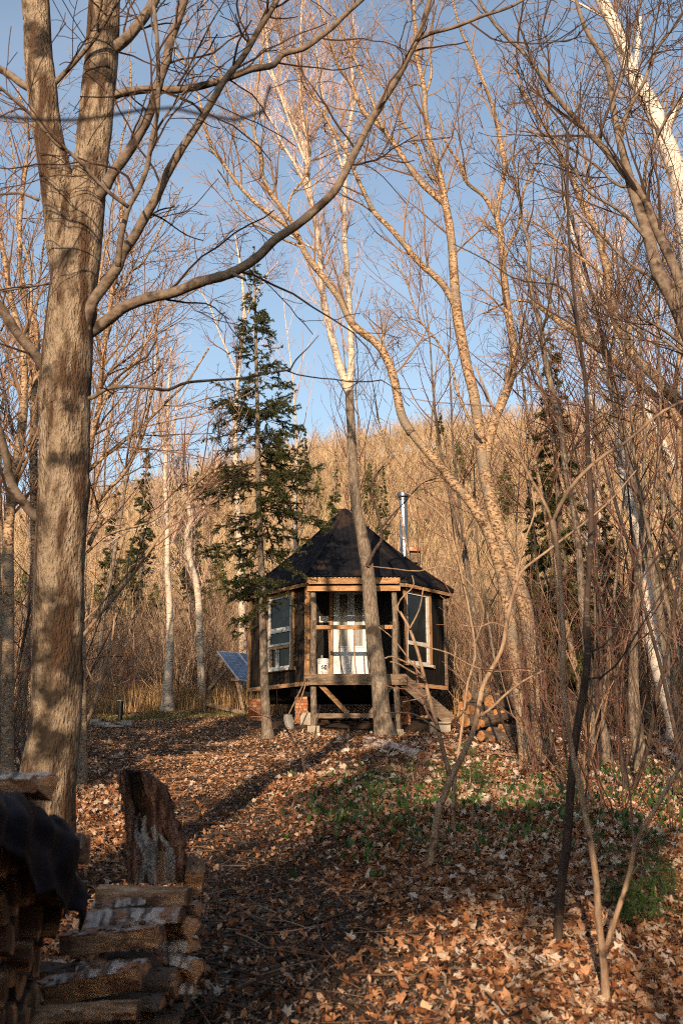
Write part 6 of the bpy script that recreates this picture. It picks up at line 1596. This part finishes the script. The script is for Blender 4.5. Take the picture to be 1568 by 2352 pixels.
# logs stacked beyond the porch stairs
AX = np.array((.66, .75, .0)); AX /= np.linalg.norm(AX)
LG = [(1071.6, 1600, 12.5, 'topmost round log with a mottled cut end on the log pile', 1.15, 21.0), (1059, 1621, 9.5, 'small log at the outer end of the middle row of the log pile', .9, 20.8),
      (1079, 1631, 12.5, 'log with a clean orange cut end in the middle of the log pile', 1.1, 20.8), (1100.6, 1642, 8.5, 'thin log wedged beside the clean orange log end', 1.0, 20.9),
      (1066, 1656, 14.5, 'fattest orange-ended log low at the outer end of the log pile', 1.2, 20.6), (1124, 1611, 15, 'thick log with brown cut end high on the log pile', 1.3, 21.1),
      (1134, 1637, 9, 'small orange log end under the thick brown log', 1.2, 21.2), (1097.6, 1666, 8.5, 'small half-hidden log end above the bottom row', 1.1, 20.7),
      (1104, 1690, 11.5, 'pale yellow log end resting on the leaves at the foot of the pile', .8, 20.1), (1123, 1680, 10, 'orange log end in the bottom row of the pile', .9, 20.4),
      (1151, 1676, 13, 'wide brown log end at the far side of the bottom row', 1.0, 20.6), (1152, 1641, 9, 'orange log end near the far side of the middle row', 1.0, 21.2),
      (1128, 1697, 7.5, 'short bark-covered log lying on the leaves before the pile', .6, 20.1), (1140, 1600, 9, 'log on top behind the thick brown log end', 1.1, 21.8), (1160, 1610, 10, 'log at the far top corner of the log pile', 1.0, 22.0), (1090, 1655, 7, 'thin orange log end in the dark middle of the pile', 1.0, 21.2)]
for i, (px_, py_, r, lab, ln_, d) in enumerate(LG):
    c = P(px_, py_, d); rr = M(r, py_, d)
    ax = AX.copy(); ax[:2] += rng.normal(0, .05, 2); ax /= np.linalg.norm(ax)
    log('cut_log', c, c + ax * ln_, rr, 'round', lab, end='endgrain', bark='firebark_dk' if i % 3 else 'bark_mid', face='bark_mid', seed=i, group='logs of the pile beyond the stairs', peel=.03)
c0, c1 = P(1105, 1661, 20.2), P(1178, 1640, 21.2)
log('cut_log', c0, c1, .075, 'round', 'long dark-barked log slanting across the front of the log pile', end='endgrain', bark='firebark_dk', face='bark_mid', seed=60, group='logs of the pile beyond the stairs', peel=0)
a = ray_ground(845, 1712); b = ray_ground(968, 1742)
log('fallen_log', a + (0, 0, .07), b + (0, 0, .03), .095, 'round', 'fallen birch log with a splintered orange end before the cabin', end='endgrain', bark='firebark', face='bark_mid', seed=61, peel=.04)
a = ray_ground(860, 1725); b = ray_ground(900, 1690)
log('chopping_block', ray_ground(884, 1712) + (0.1, .3, -.02), ray_ground(884, 1712) + (.1, .3, .17), .07, 'round', 'small brown stump at the foot of the tree before the cabin', bark='firebark_dk', face='bark_mid', seed=62, cat='stump')
# logs kept under the cabin
for i in range(4):
    z = float(gz(.2, 25.6))
    log('stored_log', (-.3 + .55 * i, 25.4 + .1 * (i % 2), z + .10), (.15 + .55 * i, 25.5, z + .10), .085, 'round', 'split log stored in the dark beneath the cabin floor', seed=70 + i, bark='firebark', group='logs stored under the cabin', peel=.1)
for i in range(3):
    z = float(gz(.2, 25.6))
    log('stored_log', (-.05 + .55 * i, 25.4, z + .26), (.42 + .55 * i, 25.5, z + .26), .08, 'round', 'split log stored in the dark beneath the cabin floor', seed=80 + i, bark='firebark', group='logs stored under the cabin', peel=.1)

# ---- the low woodpile with logs lying across
def lg2(name, p0, p1, r, kind, label, **kw):
    g_ = np.random.default_rng(kw.get('seed', 0) + 9000)
    if kw.get('seed', 0) > 1: p1 = np.array(p1) + (g_.normal(0, .018), g_.normal(0, .05), g_.normal(0, .018)); p0 = np.array(p0) + (g_.normal(0, .02), 0, g_.normal(0, .006)); kw['nst'] = 16
    return log(name, p0, p1, r, kind, label, cat='firewood', group='firewood of the low pile', **kw)
def span(pxa, pya, pxb, pyb, d0, d1=None): return P(pxa, pya, d0), P(pxb, pyb, d0 if d1 is None else d1)
a, b = span(229, 2056, 432, 2062, 4.72, 4.66)
lg2('firewood', a, b, .052, 'slab', 'long clean split plank of firewood carrying the upright slab', sy=1.15, seed=1, peel=1, roll=0, taper=1.0)
a, b = span(204, 2084, 324, 2084, 4.60)
lg2('firewood', a, b, .024, 'half', 'thin pale stick of firewood under the clean plank', seed=2, bark='firebark', peel=.1)
a, b = span(192, 2126, 410, 2122, 4.52, 4.50)
lg2('firewood', a, b, .060, 'half', 'pinkish white birch log just below the clean plank', seed=3, bark='firebark', peel=.06)
a, b = span(146, 2172, 378, 2166, 4.36, 4.30)
lg2('firewood', a, b, .050, 'wedge', 'half-peeled birch log with an oval cut end in the middle of the low pile', seed=4, bark='firebark', peel=.22, roll=-.5)
a, b = span(176, 2228, 336, 2238, 4.26, 4.22)
lg2('firewood', a, b, .046, 'half', 'dark mossy birch log above the lowest pale log', seed=5, bark='firebark', peel=.25, roll=.3)
a, b = span(108, 2290, 334, 2268, 4.08, 4.02)
lg2('firewood', a, b, .055, 'wedge', 'pale birch log with jagged peeling bark near the bottom of the low pile', seed=6, bark='firebark', peel=.16, roll=-.25)
a, b = span(80, 2350, 318, 2338, 3.95, 3.90)
lg2('firewood', a, b, .050, 'half', 'smooth split log cut by the bottom edge of the picture', seed=7, bark='splitwood', peel=.05, roll=.1)
a, b = span(426, 2018, 468, 2038, 4.9, 4.95)
lg2('firewood', P(424, 2024, 4.80), P(424, 2024, 4.80) + (.30, -.05, -.02) * np.array(1.0) * .3, .075, 'wedge', 'rough grey log end sticking out behind the upright slab', seed=8, bark='firebark_dk', peel=.1, sy=1.2)
lg2('firewood', P(330, 2100, 4.85), P(452, 2090, 4.80), .045, 'slab', 'brown split piece behind the clean plank end', seed=9, peel=.6)
lg2('firewood', P(340, 2140, 4.72), P(432, 2130, 4.60), .06, 'wedge', 'dark split log filling the end of the low pile under the plank', seed=10, bark='firebark_dk')
lg2('firewood', P(350, 2220, 4.65), P(450, 2226, 4.52), .045, 'wedge', 'log with a pale oval end at the path side of the low pile', seed=11, bark='firebark', sy=1.3)
lg2('firewood', P(346, 2282, 4.50), P(430, 2276, 4.46), .035, 'half', 'short white birch-barked stick at the foot of the low pile', seed=12, bark='firebark', peel=.1)
lg2('firewood', P(300, 2180, 4.75), P(440, 2170, 4.70), .055, 'half', 'dark log deep in the middle of the low pile', seed=13, bark='firebark')
lg2('firewood', P(250, 2210, 4.6), P(420, 2215, 4.6), .055, 'half', 'shaded log behind the half-peeled birch log', seed=14, bark='firebark_dk')
lg2('firewood', P(230, 2250, 4.5), P(400, 2255, 4.5), .055, 'round', 'round shaded log behind the lowest pale log', seed=15, bark='firebark_dk')
lg2('firewood', P(210, 2310, 4.4), P(380, 2320, 4.4), .055, 'half', 'shaded log low behind the bottom log', seed=16, bark='firebark_dk')
lg2('firewood', P(300, 2350, 4.45), P(410, 2350, 4.45), .05, 'half', 'dark log at the very bottom of the low pile', seed=17, bark='firebark_dk')
lg2('firewood', P(60, 2240, 4.4), P(200, 2230, 4.4), .055, 'half', 'dark log between the two woodpiles', seed=18, bark='firebark_dk')
lg2('firewood', P(40, 2320, 4.25), P(150, 2300, 4.2), .05, 'wedge', 'ragged birch log between the two woodpiles near the bottom edge', seed=19, bark='firebark', peel=.35)
k_ = 20
for row, (py_, d) in enumerate([(2095, 4.95), (2140, 4.95), (2190, 4.95), (2240, 4.9), (2290, 4.85), (2340, 4.8)]):
    for off in (0, .16):
        x0 = 236 + rng.uniform(-10, 10); x1 = 424 + rng.uniform(-12, 10)
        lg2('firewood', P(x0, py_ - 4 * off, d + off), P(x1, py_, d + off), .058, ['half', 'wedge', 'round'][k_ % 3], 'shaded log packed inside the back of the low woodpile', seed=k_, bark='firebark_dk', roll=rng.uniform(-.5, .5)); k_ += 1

# the weathered upright slab
def upright_slab():
    d = 4.72
    outline_l = [(284, 2029), (286, 1960), (282, 1905), (276, 1850), (268, 1810), (263, 1788), (266, 1779)]
    outline_r = [(424, 2029), (425, 1985), (422, 1940), (408, 1895), (398, 1868), (392, 1838), (372, 1800), (350, 1780)]
    n = 64; Lq = smooth(np.array(outline_l, float), n); Rq = smooth(np.array(outline_r, float), n)
    m = 52; V = np.zeros((2, n, m, 3)); g = np.random.default_rng(9)
    ph = g.uniform(0, 6, 12)
    top = np.cumsum(g.normal(0, 1.3, m)); top -= np.linspace(0, 1, m) * top[-1]
    mats = np.zeros((n, m), int)
    for i in range(n):
        h = i / (n - 1)
        for j in range(m):
            s = j / (m - 1)
            px = Lq[i, 0] * (1 - s) + Rq[i, 0] * s; py = Lq[i, 1] * (1 - s) + Rq[i, 1] * s
            edge = math.exp(-((s) / .05) ** 2) - math.exp(-((1 - s) / .05) ** 2)
            px += edge * (2.5 * math.sin(h * 37 + ph[3]) + 1.8 * math.sin(h * 71) + g.normal(0, .8))
            if h > .93: py -= ((h - .93) / .07) * (top[j] + 5 * math.sin(math.pi * s))
            p = P(px, py, d)
            w = s + .05 * math.sin(h * 5 + ph[0]) + .02 * math.sin(h * 17)
            groove = .010 * math.sin(w * 26 + ph[0]) + .007 * math.sin(w * 57 + ph[1]) + .005 * math.sin(w * 97 + h * 8 + ph[2])
            cavity = .075 * math.exp(-((w - .42) / .13) ** 2) * (1 / (1 + math.exp(-(h - .45) * 18)))
            ledge = -.03 * (1 / (1 + math.exp(-(abs(w - .48) - .33) * 60)))
            rounding = .09 * abs(2 * s - 1) ** 4
            V[0, i, j] = p + (0, groove + cavity + ledge + rounding + g.normal(0, .003), 0)
            V[1, i, j] = p + (0, .16 - .11 * abs(2 * s - 1) ** 2 + g.normal(0, .004), 0)
            k = 0
            if abs(w - .50 - .06 * math.sin(h * 9)) < .30 - .14 * h and h < .52 + .10 * math.sin(w * 19 + 1) + .05 * math.sin(w * 47): k = 1
            elif abs(w - .42) < .16 and h > .45: k = 2
            mats[i, j] = k
    idx = lambda f, i, j: (f * n + i) * m + j
    mb = MB(); mb.V.append(V.reshape(-1, 3)); mb.n = 2 * n * m
    Q = {0: [], 1: [], 2: []}
    for i in range(n - 1):
        for j in range(m - 1):
            Q[int(mats[i, j])].append((idx(0, i, j), idx(0, i, j + 1), idx(0, i + 1, j + 1), idx(0, i + 1, j)))
            Q[0].append((idx(1, i, j + 1), idx(1, i, j), idx(1, i + 1, j), idx(1, i + 1, j + 1)))
        Q[0].append((idx(1, i, 0), idx(0, i, 0), idx(0, i + 1, 0), idx(1, i + 1, 0))); Q[0].append((idx(0, i, m - 1), idx(1, i, m - 1), idx(1, i + 1, m - 1), idx(0, i + 1, m - 1)))
    for j in range(m - 1):
        Q[2].append((idx(0, n - 1, j), idx(0, n - 1, j + 1), idx(1, n - 1, j + 1), idx(1, n - 1, j))); Q[0].append((idx(0, 0, j + 1), idx(0, 0, j), idx(1, 0, j), idx(1, 0, j + 1)))
    for k in Q: mb.FQ.append((np.array(Q[k]), k))
    base = P(355, 2029, d)
    tag(mb.build('weathered_slab', [K['slab'], K['slab_grey'], K['slab_rot']], base=base, smooth=False), 'tall rotten weathered wood slab standing upright on the low woodpile', 'wood slab')
K['slab_grey'] = mat('grey_weathered_heartwood', [(.10, .075, .06), (.30, .265, .24), (.46, .43, .41)], 5, (7, 7, .7), detail=12, bump=.8, bscale=18, bdist=.02, patch=((.05, .03, .02), 5, (5, 5, .5), .56, .62), patch2=((.38, .22, .12), 3, (3, 3, .6), .56, .68))
K['slab_rot'] = mat('crumbling_dark_rot', [(.012, .007, .005), (.05, .025, .014), (.16, .08, .04)], 14, (1, 1, .6), detail=12, bump=1.0, bscale=30, bdist=.04, lo=.35, hi=.72)
upright_slab()

# ---- the tall pile under the tarpaulin, log ends facing the path
XE = -1.03
def top_z(y): return float(np.interp(y, [2.0, 2.9, 3.3, 3.6, 3.8, 3.95], [-.03, -.02, -.05, -.13, -.24, -.36]))
FE = [(12, 1975, 22, 48, 'fan-shaped log end at the very edge below the tarp'), (42, 1975, 15, 30, 'small split end tucked under the tarp hem'), (68, 2040, 22, 38, 'broad orange-brown split end below the tarp'), (105, 2020, 14, 28, 'oval log end in the shade below the tarp'),
      (122, 2048, 11, 30, 'narrow split end next to the oval one'), (170, 2045, 12, 22, 'split end near the tarp eyelet'), (10, 2090, 14, 40, 'long split end at the edge of the picture'), (38, 2062, 9, 42, 'slim upright split end'), (22, 2168, 26, 46, 'large curved split end low in the tall pile'),
      (12, 2270, 24, 40, 'big round-faced end near the bottom of the tall pile'), (136, 2110, 12, 38, 'dull grey end at the corner of the tall pile'), (90, 2120, 20, 40, 'dark end deep in the tall pile'), (70, 2200, 18, 36, 'very dark end low in the tall pile'), (8, 2340, 16, 24, 'end cut off by the bottom corner')]
k_ = 0
for (px_, py_, w, h, lab) in FE:
    d = XE / ((px_ - 784) / F)
    ys = -(py_ - 1176) / F
    d = d * (CT - ys * ST)
    d = max(d, 2.2)
    c = P(px_, py_, d); rr = M(h, py_, d) * .95
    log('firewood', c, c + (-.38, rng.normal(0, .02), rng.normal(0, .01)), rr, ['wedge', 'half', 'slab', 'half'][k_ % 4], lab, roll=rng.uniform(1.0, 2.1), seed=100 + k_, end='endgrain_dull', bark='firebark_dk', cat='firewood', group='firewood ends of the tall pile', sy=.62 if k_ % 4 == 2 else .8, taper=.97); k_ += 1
for y in np.arange(2.55, 3.95, .17):
    for z in np.arange(-1.25, top_z(y) - .12, .15):
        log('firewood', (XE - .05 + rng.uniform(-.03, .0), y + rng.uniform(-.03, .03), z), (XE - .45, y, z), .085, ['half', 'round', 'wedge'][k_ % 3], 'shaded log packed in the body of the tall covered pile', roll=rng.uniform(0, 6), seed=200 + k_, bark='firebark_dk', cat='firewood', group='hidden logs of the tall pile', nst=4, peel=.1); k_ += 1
a, b = P(-60, 1800, 3.35), P(100, 1803, 3.35)
log('firewood', P(-90, 1806, 3.3), P(78, 1806, 3.3), .034, 'slab', 'split log lying on top of the tarp', seed=300, cat='firewood', peel=.2, bark='firebark', sy=1.2)
log('firewood', P(66, 1815, 3.5) + (-.3, .25, 0), P(112, 1815, 3.45), .05, 'wedge', 'short peeling log at the corner on top of the tarp', seed=301, cat='firewood', peel=.2, bark='firebark', roll=.4)
log('firewood', P(120, 1952, 4.15), P(200, 1950, 4.1), .055, 'slab', 'pale square-ended log poking out beyond the tarp', seed=302, cat='firewood', peel=.6, end='splitwood', roll=1.5)

def tarpaulin():
    ny, nx = 60, 46; V = []; g = np.random.default_rng(4)
    for i in range(ny):
        y = 2.1 + (4.02 - 2.1) * i / (ny - 1)
        tz = top_z(y)
        hem = float(np.interp(y, [2.1, 3.0, 3.3, 3.6, 3.85, 4.02], [.13, .17, .26, .27, .20, .16])) + .02 * math.sin(y * 21)
        for j in range(nx):
            s = j / (nx - 1)
            # flat top then rounding over the edge and hanging down
            L = .50 + hem
            q = s * L
            if q < .48: x = XE - .46 + q * .98; z = tz + .02 * math.sin(q * 14 + y * 5)
            else:
                r = q - .48; x = XE + .02 + .05 * min(1, r / .07) + .02 * math.sin(y * 9) * min(1, r / .1) + .012 * math.sin(y * 31 + 1) * min(1, r / .1); z = tz - max(0, r - .03) * 1.0 - .02 * min(1, r / .07)
            f = .006 * math.sin(y * 23 + q * 9) + .010 * math.sin(y * 7 - q * 13 + 1) + .003 * math.sin(y * 47 + 2) + g.normal(0, .002)
            f += .020 * (abs(math.sin(y * 7.3 + q * 5 + .6)) - .5) + .012 * (abs(math.sin(y * 13 - q * 17)) - .5)
            k = 1 if q > .45 else .5
            V.append((x + f * k, y, z + f * .6))
    Q = [(i * nx + j, i * nx + j + 1, (i + 1) * nx + j + 1, (i + 1) * nx + j) for i in range(ny - 1) for j in range(nx - 1)]
    mb = MB(); mb.add(V, quads=Q)
    t = thing('tarpaulin', 'dark blue crumpled tarp draped over the tall woodpile', 'tarp', (XE - .2, 3.2, 0))
    o = mb.build('sheet', K['tarp'], t, smooth=True)
    sm = o.modifiers.new('thick', 'SOLIDIFY'); sm.thickness = .004
    c = P(176, 2010, 3.78)
    th = np.linspace(0, 2 * math.pi, 19)[:-1]
    ring = np.array([c + (.004 * math.cos(a), .011 * math.cos(a), .013 * math.sin(a)) for a in np.append(th, th[0])])
    ring = np.array([c + np.array((.011 * math.cos(a), -.008 * math.cos(a) - .03, .012 * math.sin(a))) for a in np.append(th, th[:2])])
    MB().tubes(ring, np.full(len(ring), .0035), 6).build('eyelet', K['steel_dk'], t)
tarpaulin()

# ------------------------------------------------------------------ single fallen branches one can point to
def ground_branch(pts, w0, w1, label, m='bark_tan', lift=.012, name='fallen_branch'):
    q = []; r = []
    for i, (px_, py_) in enumerate(pts):
        p = ray_ground(px_, py_); p[2] += lift + (.03 if 0 < i < len(pts) - 1 else 0); q.append(p); r.append(M(w0 + (w1 - w0) * i / (len(pts) - 1), py_, p[1]) / 2)
    s = smooth(np.concatenate([np.array(q), np.array(r)[:, None]], 1), 30)
    s[:, 2] += np.cumsum(rng.normal(0, .0015, 30))
    tag(MB().tubes(s[:, :3], s[:, 3], 8, rough=.1, caps=True).build(name, K[m], base=s[0, :3]), label, 'branch')
for a in [([(1100, 2340), (1137, 2304), (1200, 2268), (1280, 2240), (1353, 2207)], 11, 6, 'grey fallen branch lying diagonally on the sunlit leaves'),
          ([(1176, 2135), (1235, 2145), (1291, 2153), (1363, 2142), (1403, 2124)], 4, 5, 'thin bare branch lying before the forked pale sapling'),
          ([(1428, 2099), (1470, 2092), (1522, 2083), (1600, 2088)], 9, 6, 'pale fallen branch beside the small fir seedling'),
          ([(1371, 1843), (1420, 1852), (1486, 1869)], 6, 4, 'thin branch lying among bleached leaves beyond the dark sapling'),
          ([(1104, 1734), (1160, 1737), (1227, 1735)], 6, 5, 'straight pale branch on the ground before the log pile'),
          ([(1290, 1735), (1380, 1730), (1507, 1725)], 6, 4, 'long pale branch on the ground under the brush'),
          ([(472, 1927), (500, 1924), (530, 1930), (556, 1940)], 10, 7, 'dark fallen branch lying across the path'),
          ([(1235, 1880), (1280, 1860), (1330, 1858), (1380, 1852)], 5, 3, 'crooked twig under the dark sapling'),
          ([(1096, 2352), (1130, 2338), (1162, 2322)], 8, 6, 'orange-red stick at the bottom edge among the leaves'),
          ([(870, 1760), (900, 1725), (935, 1712), (1000, 1722)], 4, 3, 'curved bare twig beside the fallen birch log'),
          ([(930, 1600 + 160), (960, 1740), (1010, 1738)], 5, 4, 'broken branch lying in the leaves below the cabin stairs'),
          ([(690, 2290), (730, 2262), (770, 2240)], 3, 2, 'tiny pale twig on the dark path')]:
    ground_branch(*a, m='endgrain' if 'orange' in a[3] else ('bark_dark' if 'dark fallen' in a[3] else 'bark_tan'))

# fir seedlings
def seedling(px_, py_, h, label, seed, needle='needle_bright'):
    p = ray_ground(px_, py_)
    spruce('fir_seedling', label, p, h, [(0, h * .42), (.4, h * .40), (.8, h * .16), (1, .02)], .008, 34, needle=needle, dens=2.2, seed=seed, z0f=.12, bl=(.014, .024), bw=(.0012, .002), bark='bark_tan')
    [o for o in COL.objects if o.name.startswith('fir_seedling') and o.parent is None][-1]['category'] = 'seedling'
seedling(1500, 2120, .62, 'small dark fir seedling beside the curving pale sapling', 51)
seedling(1450, 2125, .30, 'bright green little fir sprig near the pale fallen branch', 52)
seedling(1075, 1810, .62, 'feathery green juniper-like seedling behind the knobbly sapling', 53)
seedling(1030, 1830, .45, 'tiny green seedling in the sunlit leaves beside the knobbly sapling', 54)
# yellow-green sprout
p = ray_ground(948, 1850)
t = thing('leafy_sprout', 'bright yellow-green leafy sprout on a thin stem among the leeks', 'plant', p)
hh = M(90, 1800, p[1])
MB().tubes(np.array([p, p + (.01, 0, hh * .6), p + (-.01, 0, hh)]), np.array([.005, .004, .003]), 6).build('stem', K['bark_tan'], t)
mb = MB(); g = rng
for k in range(16):
    a = g.uniform(0, 6.28); c = p + (-.01, 0, hh * g.uniform(.7, 1.02)); o = np.array((math.cos(a), math.sin(a), g.uniform(.1, .9))); o /= np.linalg.norm(o); L = g.uniform(.05, .10); sd = unit(np.cross(o, (0, 0, 1))) * L * .2
    mb.add([c, c + o * L * .5 - sd, c + o * L, c + o * L * .5 + sd], quads=[(0, 1, 2, 3)])
mb.build('leaves', K['leek'], t)
